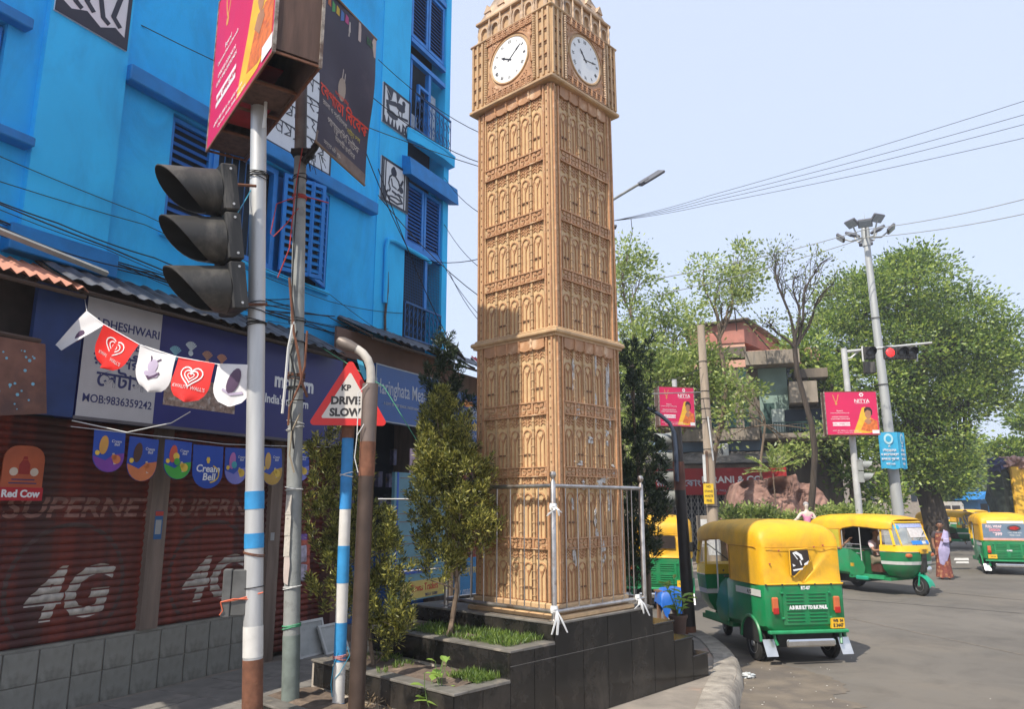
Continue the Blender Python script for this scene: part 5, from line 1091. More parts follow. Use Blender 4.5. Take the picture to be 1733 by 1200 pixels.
def rtri(R, r, n=6):
    out = []
    for k in range(3):
        a_ = pi/2+k*2*pi/3; c_ = Vector((cos(a_), sin(a_)))*(R-2*r)
        for i in range(n+1): q_ = a_-pi/3+2*pi/3*i/n; out.append((c_.x+r*cos(q_), c_.y+r*sin(q_)))
    return out
Xs = T(.0, 0, -.135)
mb = MB(); mb.prism([(x, y) for x, y in rtri(.385, .03)], 'z', 0, .003); mb.build('plate', M('sign_red', (.62, .02, .018), .4, var=.05), t, X=Xs @ RX90)
mb = MB(); mb.prism(rtri(.265, .012), 'z', 0, .002); mb.build('white_field', M('sign_field', (.62, .58, .52), .45, var=.05, scale=3), t, X=Xs @ T(0, -.003, 0) @ RX90)
m_ink2 = M('ink_dark', (.035, .03, .028), .5)
for s_, z_, sz in (('KP', .125, .068), ('DRIVE', .015, .09), ('SLOW', -.085, .09)): text(s_, sz, m_ink2, t, Xs @ T(-.03, -.0055, z_) @ RX90, ext=.0006, bold=.05)
mb = MB(); mb.box(-.018, .018, .0, .03, -.3, .12); mb.build('bracket', m_rust, t)
# brown pole with a short gooseneck lamp
a, b = pole_pts(603, 1197, 627, 650, 6.05)
t = thing('gooseneck_lamp', 'dark brown pole with a cream curved neck and lamp bending left', 'lamp post', a)
tubeseg('pole', a, b, .062, .062, m_brownp, t, a); tubeseg('rust_sleeve', seg_at(a, b, 806), seg_at(a, b, 748), .0635, .0635, m_rust, t, a); tubeseg('upper_sleeve', seg_at(a, b, 748), b, .0633, .0633, M('taupe_paint', (.17, .13, .11), .5, .2, var=.15), t, a)
m_cream = M('cream_pipe', (.5, .46, .4), .5, var=.15, scale=12)
mb = MB(); mb.tube([at_y(u, v, 6.05)-a for u, v in ((627, 652), (628, 640), (627, 622), (622, 608), (614, 598), (606, 592), (600, 589))], .036, 10); mb.build('curved_neck', m_cream, t, smooth=True)
mb = MB(); mb.tube([at_y(u, v, 6.05)-a for u, v in ((603, 591), (590, 585), (578, 579), (572, 575))], [.04, .05, .048, .03], 12); mb.build('lamp_head', M('lamp_casing', (.16, .13, .11), .5, .3, var=.2), t, smooth=True)
hang(t, a, [(622, 650), (606, 665), (606, 690), (604, 740), (600, 775), (606, 800)], 5.97, .004, m_wirewht, 'white_cord'); hang(t, a, [(604, 738), (612, 725), (616, 718)], 5.97, .004, m_wirewht, 'white_cord')
mb = MB(); mb.prism([(0, 0), (.05, -.02), (.1, -.16), (.07, -.18), (.03, -.1)], 'y', 0, .003); o = mb.build('blue_scrap', m_wireblue, None); o.location = at_y(604, 608, 6.2); tag(o, 'scrap of blue plastic caught behind the triangular sign', 'plastic scrap')
# right-hand black pole with long bent arm
a, b = pole_pts(1168, 1077, 1144, 722, 11.1)
t = thing('bent_lamp_pole', 'black pole at the pavement tip with a bluish pipe bending left', 'lamp post', a)
tubeseg('pole', a, b, .088, .075, M('black_pole', (.022, .018, .016), .5, .2, var=.3, scale=6), t, a); tubeseg('brown_band', seg_at(a, b, 830), seg_at(a, b, 782), .084, .0835, M('dull_red_band', (.12, .05, .035), .8, var=.3), t, a); tubeseg('pale_foot', a, seg_at(a, b, 1060), .0885, .0885, m_rust, t, a)
mb = MB(); mb.tube([at_y(u, v, 11.0)-a for u, v in ((1146, 815), (1144, 760), (1141, 733), (1133, 716), (1118, 703), (1098, 692), (1078, 680), (1060, 670))], .03, 9); mb.build('bent_pipe', M('blue_grey_pipe', (.05, .065, .095), .4, .4), t, smooth=True)
hp = at_y(1137, 795, 11.3); sg2 = thing('traffic_signal', 'small dusty grey traffic signal with hoods, behind the black pole', 'traffic light', hp, radians(25))
for i, z_ in enumerate((.42, .14, -.14, -.42)):
    mb = MB(); mb.bbox(-.02, .1, -.13, .13, z_-.13, z_+.13, .01); bd = mb.build('signal_section', m_polegrey, sg2); visor(bd, -.02, z_, .115, .26, mat=m_polegrey, n=14)
# shoulder: blue cloth on a stool and posts by that pole
p = at_z(1135, 1062, .15); t = thing('wooden_stool', 'rough wooden stool under a blue plastic sheet beside the black pole', 'stool', p, .3)
for x in (-.13, .13):
    for y in (-.1, .1): mb = MB(); mb.box(x-.022, x+.022, y-.022, y+.022, 0, .5); mb.build('leg', M('old_wood', (.2, .12, .08), .8, var=.3, scale=12, streak=True), t)
mb = MB(); mb.box(-.18, .18, -.15, .15, .5, .53); mb.build('seat', MATS['old_wood'], t)
bm = bmesh.new(); bmesh.ops.create_grid(bm, x_segments=14, y_segments=14, size=.26)
for v in bm.verts:
    d = max(abs(v.co.x), abs(v.co.y)); v.co.z = .54 + .02*noise.noise(v.co*9) - max(0, d-.17)*3.4*(1+.3*sin(v.co.x*30)); 
    if d > .17: k = .17/d+.15; v.co.x *= k+.12; v.co.y *= k+.12
me = bpy.data.meshes.new('blue_sheet'); bm.to_mesh(me); bm.free(); me.materials.append(M('blue_plastic', (.01, .12, .5), .4, var=.1)); me.polygons.foreach_set('use_smooth', [True]*len(me.polygons))
o = put('blue_sheet', me); o.location = p + Vector((.05, 0, .02)); o['label'] = 'bright blue plastic sheet draped over the stool'; o['category'] = 'plastic sheet'
# ================================================================ VEGETATION
def pb(u, v, Y, ru, rv, w=1.0, rd=None):
    c = at_y(u, v, Y); d = c.y*cp+(c.z-CH)*sp; k = d/FPX; return (c.x, c.y, c.z, ru*k, (rd or ru)*k, rv*k, w)
L_thu = LEAF('thuja_olive', (.05, .055, .014), (.5, .46, .11), .35, (.2, .22, .045))
L_thd = LEAF('thuja_dark', (.012, .028, .014), (.09, .12, .05), .2, (.035, .06, .028))
L_pip = LEAF('fresh_leaf', (.09, .15, .03), (.52, .58, .2), .45, (.26, .34, .08))
L_ban = LEAF('banyan_leaf', (.04, .085, .015), (.42, .5, .09), .4, (.16, .26, .04))
L_spr = LEAF('sparse_leaf', (.06, .1, .03), (.3, .34, .12), .4)
L_far = LEAF('far_leaf', (.1, .14, .07), (.3, .36, .2), .4)
m_bark = M('bark_grey_brown', (.16, .115, .08), .95, var=.35, scale=9, bump=1, bscale=30, streak=True)
m_barkd = M('bark_dark', (.055, .042, .032), .95, var=.35, scale=7, bump=1, bscale=20, streak=True)
def thuja(name, label, blobs, n, leaf, mat, trunk, seed, tr=.022, group=None, cl=16):
    org = Vector(trunk[0]); t = thing(name, label, 'tree', org, 0, group)
    P, D, Cc = flames(blobs, n//90, 90, .045*leaf/.06, .17*leaf/.06, seed)
    P = P - np.array(org); o = leaf_cloud('crown', P, D, leaf, mat, t, asp=.26, seed=seed, smin=.35)
    mb = MB(); pts = [Vector(p)-org for p in trunk]; mb.tube(pts, [tr*(1-.6*i/(len(pts)-1)) for i in range(len(pts))], 8)
    tk = mb.build('trunk', m_bark, t, smooth=True)
    mb = MB(); r_ = random.Random(seed)
    for k in range(26):
        c = Vector(Cc[r_.randrange(len(Cc))])-org; j = min(range(len(pts)), key=lambda i: abs(pts[i].z-(c.z-.15))); limb(mb, pts[j], c, tr*.4, tr*.12, 4, .05, 5)
    mb.build('branches', m_bark, t, kind='stuff')
    return t
Y1 = 7.05
bl = [pb(748, 700, Y1, 12, 40, .4), pb(738, 730, Y1, 26, 40, .8), pb(785, 745, Y1, 14, 44, .4), pb(755, 780, Y1, 40, 50, 1.3), pb(735, 800, Y1, 34, 45, 1.2), pb(785, 820, Y1, 45, 60, 1.6), pb(748, 860, Y1, 46, 55, 1.6), pb(800, 885, Y1, 38, 50, 1.1), pb(752, 930, Y1, 42, 45, 1.1), pb(742, 965, Y1, 26, 32, .5), pb(720, 745, Y1, 14, 30, .3), pb(815, 910, Y1, 22, 30, .3)]
thuja('thuja_tree', 'tall olive green conifer on the planter step hiding the edge of the tower', bl, 34000, .05, L_thu, [at_z(752, 1130, .58), at_y(765, 1050, Y1), at_y(773, 1000, Y1), at_y(770, 930, Y1), at_y(762, 850, Y1), at_y(752, 760, Y1), at_y(748, 700, Y1)], 41, .026, 'conifers in the planters')
Y2 = 8.5
thuja('thuja_tree', 'dark bluish conifer top rising behind the olive conifer', [pb(748, 600, Y2, 14, 28, .4), pb(748, 650, Y2, 32, 42, 1), pb(760, 715, Y2, 38, 60, 1), pb(765, 800, Y2, 36, 70, .8)], 11000, .05, L_thd, [Vector((at_y(765, 900, Y2).x, Y2, .15)), at_y(765, 900, Y2), at_y(758, 760, Y2), at_y(750, 640, Y2)], 42, .03, 'conifers in the planters')
Y3 = 6.75
bl = [pb(548, 770, Y3, 26, 35, .6), pb(545, 830, Y3, 32, 50, 1), pb(556, 900, Y3, 36, 50, 1), pb(568, 985, Y3, 40, 55, .9), pb(640, 905, Y3, 26, 40, .7), pb(652, 960, Y3, 36, 45, 1), pb(640, 1030, Y3, 45, 45, 1.1), pb(668, 1050, Y3, 32, 38, .8), pb(640, 1090, Y3, 34, 28, .5), pb(600, 880, Y3, 30, 80, .8), pb(600, 990, Y3, 40, 60, .8), pb(610, 800, Y3, 14, 50, .3)]
thuja('thuja_tree', 'bushy olive conifer behind the banded pole and brown pole', bl, 25000, .048, L_thu, [at_z(640, 1192, .36), at_y(632, 1130, Y3), at_y(622, 1050, Y3), at_y(600, 950, Y3), at_y(570, 850, Y3), at_y(552, 780, Y3)], 43, .02, 'conifers in the planters')
Y4 = 9.75
bl = [pb(1075, 615, Y4, 24, 45, .7), pb(1068, 700, Y4, 34, 60, 1), pb(1080, 790, Y4, 42, 60, 1.2), pb(1080, 880, Y4, 36, 60, 1.1), pb(1078, 945, Y4, 32, 50, .9), pb(1062, 900, Y4, 30, 80, .8), pb(1060, 780, Y4, 26, 70, .7), pb(1112, 860, Y4, 16, 26, .2)]
thuja('thuja_tree', 'dark green conifer right behind the tower railing', bl, 24000, .062, L_thd, [Vector((at_y(1098, 1000, Y4).x, Y4, .3)), at_y(1096, 950, Y4), at_y(1085, 850, Y4), at_y(1072, 700, Y4), at_y(1072, 620, Y4)], 44, .04, 'conifers in the planters')
# leafy small plants
def leafy(label, base, stems, n, size, mat, seed, asp=.55, cat='plant', pot=None):
    t = thing('leafy_plant', label, cat, base); r_ = random.Random(seed); mb = MB(); P = []; D = []
    for k in range(stems):
        a_ = r_.uniform(0, 2*pi); h_ = r_.uniform(.5, 1)*n[1]; tip = Vector((cos(a_)*n[2]*r_.uniform(.3, 1), sin(a_)*n[2]*r_.uniform(.3, 1), h_)); pts = limb(mb, (0, 0, 0), tip, .006, .003, 5, .05, 5)
        for j in range(n[0]):
            q = pts[1+int((len(pts)-1)*j/n[0])] if j < n[0]-1 else pts[-1]; b_ = r_.uniform(0, 2*pi); P.append(tuple(q)); D.append((cos(b_), sin(b_), r_.uniform(-.2, .6)))
    mb.build('stems', M('stem_green', (.1, .16, .04), .8), t, kind='stuff')
    r2 = random.Random(seed)
    for p, d in zip(P, D):        # each leaf a small folded blade
        L = size*r2.uniform(.6, 1.2); w_ = L*asp/2; d = Vector(d).normalized(); s_ = d.cross(Vector((0, 0, 1))).normalized(); u_ = s_.cross(d); p = Vector(p)
        mb = MB(); v = [p, p+d*L*.35+s_*w_+u_*L*.1, p+d*L*.7+s_*w_*.75+u_*L*.06, p+d*L-u_*L*.08, p+d*L*.7-s_*w_*.75+u_*L*.06, p+d*L*.35-s_*w_+u_*L*.1, p+d*L*.4]
        mb.add([tuple(x) for x in v], [(0, 1, 6), (1, 2, 6), (2, 3, 6), (3, 4, 6), (4, 5, 6), (5, 0, 6)]); mb.build('leaf', mat, t)
    return t
L_weed = LEAF('weed_leaf', (.12, .25, .04), (.35, .48, .1), .35)
b_ = at_y(738, 1250, 6.0); leafy('bright green weed sprouting in front of the lowest planter step', (b_.x, 6.0, .15), 7, (7, .62, .14), .1, L_weed, 5, .75)
p_ = at_z(1112, 1062, .3); pt = leafy('broad-leaved bright plant in an earthen pot beside the blue sheet', (p_.x, 9.3, .62), 5, (5, .42, .28), .2, L_weed, 8, .35)
mb = MB(); mb.lathe([(.07, -.24), (.1, -.02), (.115, .0), (.115, .025), (.1, .025), (.09, -.03)], 16); mb.build('pot', M('earthen_pot', (.1, .06, .045), .9, var=.2), pt, smooth=True)
mb = MB(); mb.box(-.14, .14, -.14, .14, -.47, -.24); mb.build('plinth', m_gran, pt)
# dead cuttings round the foot of the bushy conifer
r_ = np.random.RandomState(4); c_ = at_z(645, 1195, .36); P = np.array([c_.x, c_.y, .3]) + r_.normal(size=(900, 3))*np.array([.14, .12, .06]); P[:, 2] = np.maximum(P[:, 2], .18)
o = leaf_cloud('dry_cuttings', P, r_.normal(size=(900, 3)), .06, LEAF('dry_leaf', (.16, .11, .06), (.42, .32, .2), .2), asp=.3, seed=4); o['label'] = 'heap of dry brown cuttings at the foot of the bushy conifer'; o['category'] = 'leaf litter'; o['kind'] = 'stuff'

def tree(name, label, base, fork, blobs, ncl, nl, leaf, crad, mat, seed, r0=.12, group=None, bark=None, shell=.4, nb=40, bare=False, up=.25):
    org = Vector(base); t = thing(name, label, 'tree', org, 0, group); bark = bark or m_bark
    mb = MB(); fork = Vector(fork)-org; pts = limb(mb, (0, 0, 0), fork, r0, r0*.7, 8, .04, 9)
    tk = mb.build('trunk', bark, t, smooth=True)
    P, D, Cc = clumps(blobs, ncl, nl, crad, seed, shell=shell, up=up)
    leaf_cloud('crown', P-np.array(org), D, leaf, mat, t, seed=seed)
    r_ = random.Random(seed); mains = []
    for b in blobs:
        c = Vector(b[:3])-org; mb = MB(); L = limb(mb, fork, c, r0*.5, r0*.16, 7, .08, 7); mb.build('limb', bark, t, smooth=True); mains.append(L)
    mb = MB()
    for k in range(nb):
        c = Vector(Cc[r_.randrange(len(Cc))])-org; L = min((q for q in mains), key=lambda q: (q[-1]-c).length); s_ = L[r_.randint(3, len(L)-1)]; limb(mb, s_, c, r0*.13, r0*.03, 4, .08, 4)
    mb.build('twigs', bark, t, kind='stuff')
    return t
G = 'street trees across the road'
def gy(u, v, Y, z=0): p = at_y(u, v, Y); return (p.x, Y, z)
tree('pipal_tree', 'airy light green tree standing just right of the tower', gy(1075, 850, 24), at_y(1070, 640, 24), [pb(1062, 430, 24, 30, 35, .7), pb(1085, 465, 24, 28, 40, .7), pb(1050, 480, 24, 26, 50, .7), pb(1075, 540, 24, 40, 40, .9), pb(1055, 620, 24, 35, 50, .9)], 230, 17, .13, .3, L_pip, 51, .1, G, nb=50)
tree('pipal_tree', 'rounded bright tree between the airy tree and the slim double-headed one', gy(1140, 850, 25), at_y(1135, 650, 25), [pb(1130, 520, 25, 38, 32, .9), pb(1160, 545, 25, 30, 28, .5), pb(1105, 560, 25, 30, 35, .7), pb(1150, 590, 25, 45, 38, 1), pb(1110, 620, 25, 40, 40, 1)], 240, 17, .13, .32, L_pip, 52, .1, G)
tree('pipal_tree', 'slim tree with two separate light crowns above the pink roof', gy(1210, 860, 23), at_y(1217, 575, 23), [pb(1190, 455, 23, 38, 26, .9), pb(1215, 480, 23, 36, 28, .8), pb(1258, 440, 23, 24, 36, .8), pb(1262, 480, 23, 30, 32, .8), pb(1225, 510, 23, 46, 22, .8), pb(1180, 545, 23, 30, 24, .5), pb(1240, 500, 23, 30, 20, .5)], 230, 15, .13, .28, L_pip, 53, .09, G)
tree('leafy_shrub_tree', 'dense yellow-green foliage hanging over the old building and red shop', gy(1150, 900, 23.5), at_y(1150, 740, 23.5), [pb(1075, 640, 23.5, 40, 50, 1), pb(1120, 640, 23.5, 50, 45, 1.2), pb(1170, 620, 23.5, 45, 40, 1), pb(1085, 715, 23.5, 35, 50, .9), pb(1062, 800, 23.5, 18, 55, .5), pb(1075, 590, 23.5, 40, 40, .9), pb(1210, 620, 23.5, 30, 30, .5), pb(1220, 670, 23.5, 36, 26, .5), pb(1160, 700, 23.5, 35, 35, .5), pb(1060, 730, 23.5, 30, 90, .8)], 430, 26, .15, .36, L_pip, 54, .12, G)
tree('leafy_shrub_tree', 'low bright boughs dangling in front of the old balconies', gy(1290, 860, 22.5), at_y(1295, 720, 22.5), [pb(1245, 650, 22.5, 36, 22, .8), pb(1240, 700, 22.5, 20, 20, .5), pb(1275, 660, 22.5, 20, 16, .4), pb(1355, 755, 22.5, 28, 20, .6), pb(1335, 770, 22.5, 24, 16, .4), pb(1395, 735, 22.5, 24, 26, .5), pb(1230, 740, 22.5, 14, 12, .2)], 85, 20, .14, .26, L_pip, 55, .05, G, nb=16)
# sparse bare-limbed tree
t = tree('sparse_tree', 'thin bare-branched tree leaning across the old building', gy(1372, 860, 21.5), at_y(1345, 590, 21.5), [pb(1310, 430, 21.5, 30, 26, .6), pb(1345, 470, 21.5, 40, 36, .5), pb(1385, 450, 21.5, 40, 36, .5), pb(1300, 545, 21.5, 30, 26, .5), pb(1410, 480, 21.5, 30, 36, .4), pb(1365, 530, 21.5, 30, 30, .4)], 130, 8, .11, .3, L_spr, 56, .1, G, nb=130, shell=.1, bark=m_barkd)
Yb = 33
bb_ = [pb(1530, 500, Yb, 95, 62, 1.4), pb(1450, 520, Yb, 70, 65, 1.1), pb(1610, 540, Yb, 80, 60, 1.2), pb(1540, 590, Yb, 110, 60, 1.4), pb(1650, 610, Yb, 75, 60, 1.2), pb(1410, 590, Yb, 65, 75, 1.1), pb(1480, 650, Yb, 80, 60, 1.1), pb(1600, 680, Yb, 75, 45, 1), pb(1560, 740, Yb, 75, 50, 1), pb(1440, 720, Yb, 50, 60, .8), pb(1695, 570, Yb, 35, 40, .5), pb(1520, 790, Yb, 50, 45, .6), pb(1600, 790, Yb, 42, 50, .6), pb(1545, 450, Yb, 45, 22, .4), pb(1680, 660, Yb, 45, 38, .5)]
bb_ = [(x, y, z, a*.86, b*.9, c*.82, w_) for x, y, z, a, b, c, w_ in bb_]
tb_ = tree('banyan_tree', 'huge dense dark green tree with a broad crown right of the floodlight mast', gy(1575, 860, Yb+.5), at_y(1565, 740, Yb+.5), bb_, 760, 120, .17, .66, L_ban, 57, .55, G, bark=m_barkd, shell=.7, nb=90)
mb = MB(); r_ = random.Random(6); o_ = Vector(gy(1575, 860, Yb+.5))
for k in range(26):
    u = r_.uniform(1612, 1640); q0 = at_y(u, 680+r_.uniform(-8, 8), Yb-.5)-o_; q1 = at_y(u+r_.uniform(-2, 2), 730+r_.uniform(-15, 28), Yb-.5)-o_; mb.tube([q0, (q0+q1)/2+Vector((.03, 0, 0)), q1], .03, 4)
mb.build('aerial_roots', m_barkd, tb_, kind='stuff')
tree('street_tree', 'small bright tree under the big crown beside the blue hoarding', gy(1440, 860, 27), at_y(1445, 790, 27), [pb(1415, 750, 27, 36, 26, .8), pb(1390, 640, 27, 40, 40, 1), pb(1360, 600, 27, 34, 36, .8), pb(1440, 800, 27, 30, 30, .6), pb(1500, 840, 27, 24, 20, .4)], 200, 24, .2, .45, L_ban, 58, .12, G)
for k, (u, v, Y, ru, rv, lb) in enumerate(((1655, 800, 85, 42, 38, 'hazy pale tree at the far end of the road, left of the truck'), (1700, 815, 100, 40, 34, 'hazy tree partly behind the loaded truck'), (1622, 780, 70, 26, 46, 'mid-distance tree at the right foot of the huge tree'), (1590, 830, 62, 26, 22, 'low bushy tree behind the far white van'))):
    tree('distant_tree', lb, gy(u, 857, Y), at_y(u, v+rv*.3, Y), [pb(u-ru*.35, v, Y, ru*.7, rv*.8), pb(u+ru*.4, v+rv*.1, Y, ru*.6, rv*.7), pb(u, v-rv*.3, Y, ru*.6, rv*.6)], 170, 22, .5, 1.3, L_far if k < 2 else L_ban, 60+k, .3, 'distant trees along the road', nb=12)
tree('street_tree', 'flat-topped tree reaching in from the right edge above the truck', gy(1800, 860, 40), at_y(1790, 740, 40), [pb(1705, 757, 40, 34, 7, .7), pb(1730, 772, 40, 36, 8, .6), pb(1728, 705, 40, 16, 18, .5), pb(1790, 720, 40, 60, 40, 1.2)], 200, 20, .26, .45, L_ban, 66, .25, G, nb=20)
# hedges in the traffic garden
def hedge(u0, u1, v, Y, hpx, label, seed):
    a_ = at_y(u0, v, Y); b_ = at_y(u1, v, Y); n_ = 7; bl = [pb(u0+(u1-u0)*i/(n_-1), v-hpx*.4*(1+.3*sin(i*2+seed)), Y, (u1-u0)/n_*.9, hpx*.5) for i in range(n_)]
    P, D, Cc = clumps(bl, 110, 22, .22, seed, up=.4); o = leaf_cloud('hedge', P, D, .12, L_pip, seed=seed); o['label'] = label; o['category'] = 'hedge'; return o
hedge(1232, 1296, 888, 21.2, 30, 'bright green hedge at the left foot of the artificial rock', 71); hedge(1310, 1355, 888, 21.0, 10, 'low reddish green hedge in front of the artificial rock', 72); hedge(1400, 1470, 874, 20.9, 13, 'hedge strip behind the moving three-wheeler', 73)
# feathery plant by the rock
P = []; D = []; r_ = random.Random(12); c_ = at_y(1308, 800, 21.6)
for k in range(16):
    a_ = k*2.4; el = r_.uniform(.1, 1.1); d_ = Vector((cos(a_)*cos(el), sin(a_)*cos(el), sin(el)))
    for j in range(14):
        q = c_ + d_*(.15+.055*j) + Vector((0, 0, -.03*(j/14)**2*6)); P += [tuple(q)]*2; s_ = d_.cross(Vector((0, 0, 1))); D += [tuple(d_+s_*1.2), tuple(d_-s_*1.2)]
tf = thing('feathery_plant', 'young feathery-leaved tree growing in front of the artificial rock', 'tree', (c_.x, c_.y, 0)); leaf_cloud('crown', np.array(P)-np.array([c_.x, c_.y, 0]), np.array(D), .16, L_pip, tf, asp=.25, seed=9); mb = MB(); mb.tube([(0, 0, 0), (.03, 0, 1.4), (0, 0, c_.z)], [.03, .025, .015], 6); mb.build('trunk', m_bark, tf)
# ================================================================ ACROSS THE ROAD: old building, red shop, rock, masts
m_conc = M('stained_concrete', (.16, .13, .1), .92, var=.3, scale=1.2, bump=.3, c2=(.1, .085, .07), c2amt=.45, c2scale=1.0, streak=True, grime=((.05, .045, .04), .8, 1.5, .35))
m_conc2 = M('pale_weathered_plaster', (.28, .235, .185), .9, var=.2, scale=1.2, c2=(.17, .15, .13), c2amt=.42, c2scale=1.1, streak=True, grime=((.09, .08, .065), .85, 1.8, .3))
m_green = M('sea_green_plaster', (.22, .31, .265), .85, var=.15, scale=1, c2=(.15, .2, .17), c2amt=.3, c2scale=1, grime=((.12, .15, .13), .6, 1.5, .4))
m_pinkw = M('pink_brick_shed', (.42, .17, .13), .85, var=.2, scale=2, grime=((.2, .1, .08), .6, 2, .4)); m_salm = M('salmon_plaster', (.6, .34, .25), .85, var=.12, scale=1.5)
m_dkgreen = M('dark_green_wood', (.02, .06, .05), .7)
OA = at_y(1110, 857, 27.6); OB = at_y(1345, 857, 26.2); oa = atan2(OB.y-OA.y, OB.x-OA.x); OD = Vector((cos(oa), sin(oa), 0)); ON = Vector((sin(oa), -cos(oa), 0)); OO = Vector((OA.x, OA.y, 0))
def ol(u, v, off=0.0): q = on_plane(u, v, OO+ON*off, ON)-OO; return q.dot(OD), -off, q.z
ob = thing('old_building', 'weathered grey three-storey building with balconies and a salmon shed on its roof', 'building', OO, oa)
def obx(name, mat, u0, u1, v1, v0, o0, o1, parent=None, z=None):      # rectangle in picture rows on plane o1, thickness back to o0
    a_ = ol(u0, v1, o1); b_ = ol(u1, v0, o1); mb = MB(); mb.box(min(a_[0], b_[0]), max(a_[0], b_[0]), -o1, -o0, a_[2] if z is None else z, b_[2]); return mb.build(name, mat, parent or ob)
x1 = ol(1300, 857)[0]; x2 = ol(1440, 857)[0]
mb = MB(); mb.box(-6, x1, 0, 8, 0, ol(1280, 620)[2]); mb.build('wall', m_conc, ob)
mb = MB(); mb.box(x1, x2, 1.6, 8, 0, ol(1380, 640)[2]); mb.build('rear_wall', m_conc, ob)
obx('parapet', m_conc2, 1262, 1352, 618, 590, -.2, .9); obx('parapet', m_conc, 1050, 1262, 616, 586, -.2, .3)
obx('green_wall', m_green, 1290, 1330, 742, 622, -1.5, .12); obx('door', m_dkgreen, 1296, 1310, 742, 682, .12, .15); obx('hanging_cloth', M('hung_cloth', (.42, .48, .44), .8), 1308, 1328, 732, 692, .3, .33)
obx('balcony_slab', m_conc2, 1130, 1285, 748, 724, -.2, .9); obx('balcony_slab', m_conc2, 1290, 1440, 742, 730, -.4, 1.2)
obx('balcony', m_conc2, 1338, 1382, 682, 644, -.5, 1.0); obx('balcony', m_conc, 1345, 1400, 640, 622, -1.4, .2)
for u0, u1, v1, v0 in ((1200, 1212, 724, 680), (1232, 1244, 724, 680), (1258, 1266, 724, 680), (1215, 1226, 640, 612), (1250, 1262, 650, 622)):
    w_ = obx('window', M('window_teal', (.015, .06, .055), .5), u0, u1, v1, v0, -.1, .02)
obx('white_pillar', m_conc2, 1214, 1230, 724, 660, -.1, .06); obx('white_pillar', m_conc2, 1246, 1256, 724, 640, -.1, .06)
def rail_(u0, u1, v0, v1, off, n):
    a_ = ol(u0, v1, off); b_ = ol(u1, v0, off); ro = None; mb = MB(); mb.box(a_[0], b_[0], -off-.02, -off+.02, b_[2]-.04, b_[2]); ro = mb.build('balcony_rail', m_dkgreen, ob); mb = MB(); mb.box(-.012, .012, -.012, .012, 0, b_[2]-a_[2]-.04); me = mb.mesh('baluster', m_dkgreen)
    for i in range(n+1): put('baluster', me, ro, loc=(a_[0]+(b_[0]-a_[0])*i/n, -off, a_[2]))
rail_(1180, 1284, 706, 726, .85, 22); rail_(1310, 1400, 712, 732, 1.1, 20)
obx('recess_shade_box', m_dkin, 1330, 1440, 730, 690, -.3, .4); obx('recess_shade_box', m_dkin, 1300, 1350, 680, 622, -1.2, -.9)  # solid near-black boxes stand in for shade behind the balconies
# roof shed
a_ = ol(1192, 600); b_ = ol(1262, 600); c_ = ol(1315, 600)
mb = MB(); z0 = ol(1262, 614)[2]; mb.box(a_[0], b_[0], 1, 5, z0, ol(1262, 566)[2]); mb.box(a_[0]-2.5, b_[0]+2.6, 1.2, 5, z0, ol(1320, 580)[2]); mb.build('roof_shed_base', m_salm, ob)
mb = MB(); zz = ol(1262, 570)[2]; mb.add([(a_[0]-.6, .95, zz), (b_[0], .95, zz), (b_[0]+1.6, 5, zz), (a_[0]-.6, 5, zz), (a_[0]-.6, .95, ol(1200, 545)[2]), (b_[0], .95, ol(1288, 532)[2]), (b_[0]+1.6, 5, ol(1288, 548)[2]), (a_[0]-.6, 5, ol(1200, 560)[2])], [(0,3,2,1),(4,5,6,7),(0,1,5,4),(1,2,6,5),(2,3,7,6),(3,0,4,7)]); mb.build('roof_shed', m_pinkw, ob)
mb = MB(); mb.add([(a_[0]-.8, .7, ol(1200, 545)[2]+.04), (b_[0]+.15, .7, ol(1288, 532)[2]+.04), (b_[0]+1.9, 5.2, ol(1288, 548)[2]+.04), (a_[0]-.8, 5.2, ol(1200, 560)[2]+.04)], [(0, 1, 2, 3)]); mb.v += [(x, y, z+.06) for x, y, z in mb.v]; mb.f.append((4, 5, 6, 7)); mb.m.append(0); [mb.f.append((i, (i+1) % 4, 4+(i+1) % 4, 4+i)) or mb.m.append(0) for i in range(4)]; mb.build('shed_roof', m_conc, ob)
# red shop
sh = thing('red_sign_shop', 'shop with a red signboard, sheet awning and a closed folding steel gate', 'shop front', OO + ON*1.5, oa)
def sl(u, v, off=0.0): q = ol(u, v, 1.5+off); return q[0], -off, q[2]
a_ = sl(1108, 838); b_ = sl(1330, 790)
mb = MB(); mb.box(a_[0]-.6, b_[0], .02, .9, b_[2]-.05, b_[2]+.1); mb.build('awning_ledge', m_conc2, sh)
def awn():
    mb = MB(); n_ = 40; R = []
    for i in range(n_+1): x = a_[0]-.6+(b_[0]-a_[0]+.6)*i/n_; z = b_[2]+.15+.04*noise.noise(Vector((i*.5, 0, 0))); R.append((x, z))
    mb.loft([[(x, -.18, z) for x, z in R], [(x, .9, z+.42+.03*sin(x*5)) for x, z in R], [(x, .9, z+.38) for x, z in R], [(x, -.18, z-.03) for x, z in R]], cap=False); mb.build('awning_sheet', M('ragged_sheet', (.17, .15, .13), .8, var=.5, scale=4, c2=(.3, .28, .25), c2amt=.35, c2scale=3), sh)
awn()
mb = MB(); mb.box(a_[0], b_[0], -.1, .0, sl(1200, 838)[2], b_[2]-.02); sb = mb.build('signboard', M('sign_dark_red', (.33, .012, .014), .5, var=.08, scale=2), sh)
zc = sl(1200, 813)[2]; k_ = (sl(1300, 813)[0]-sl(1200, 813)[0])/100
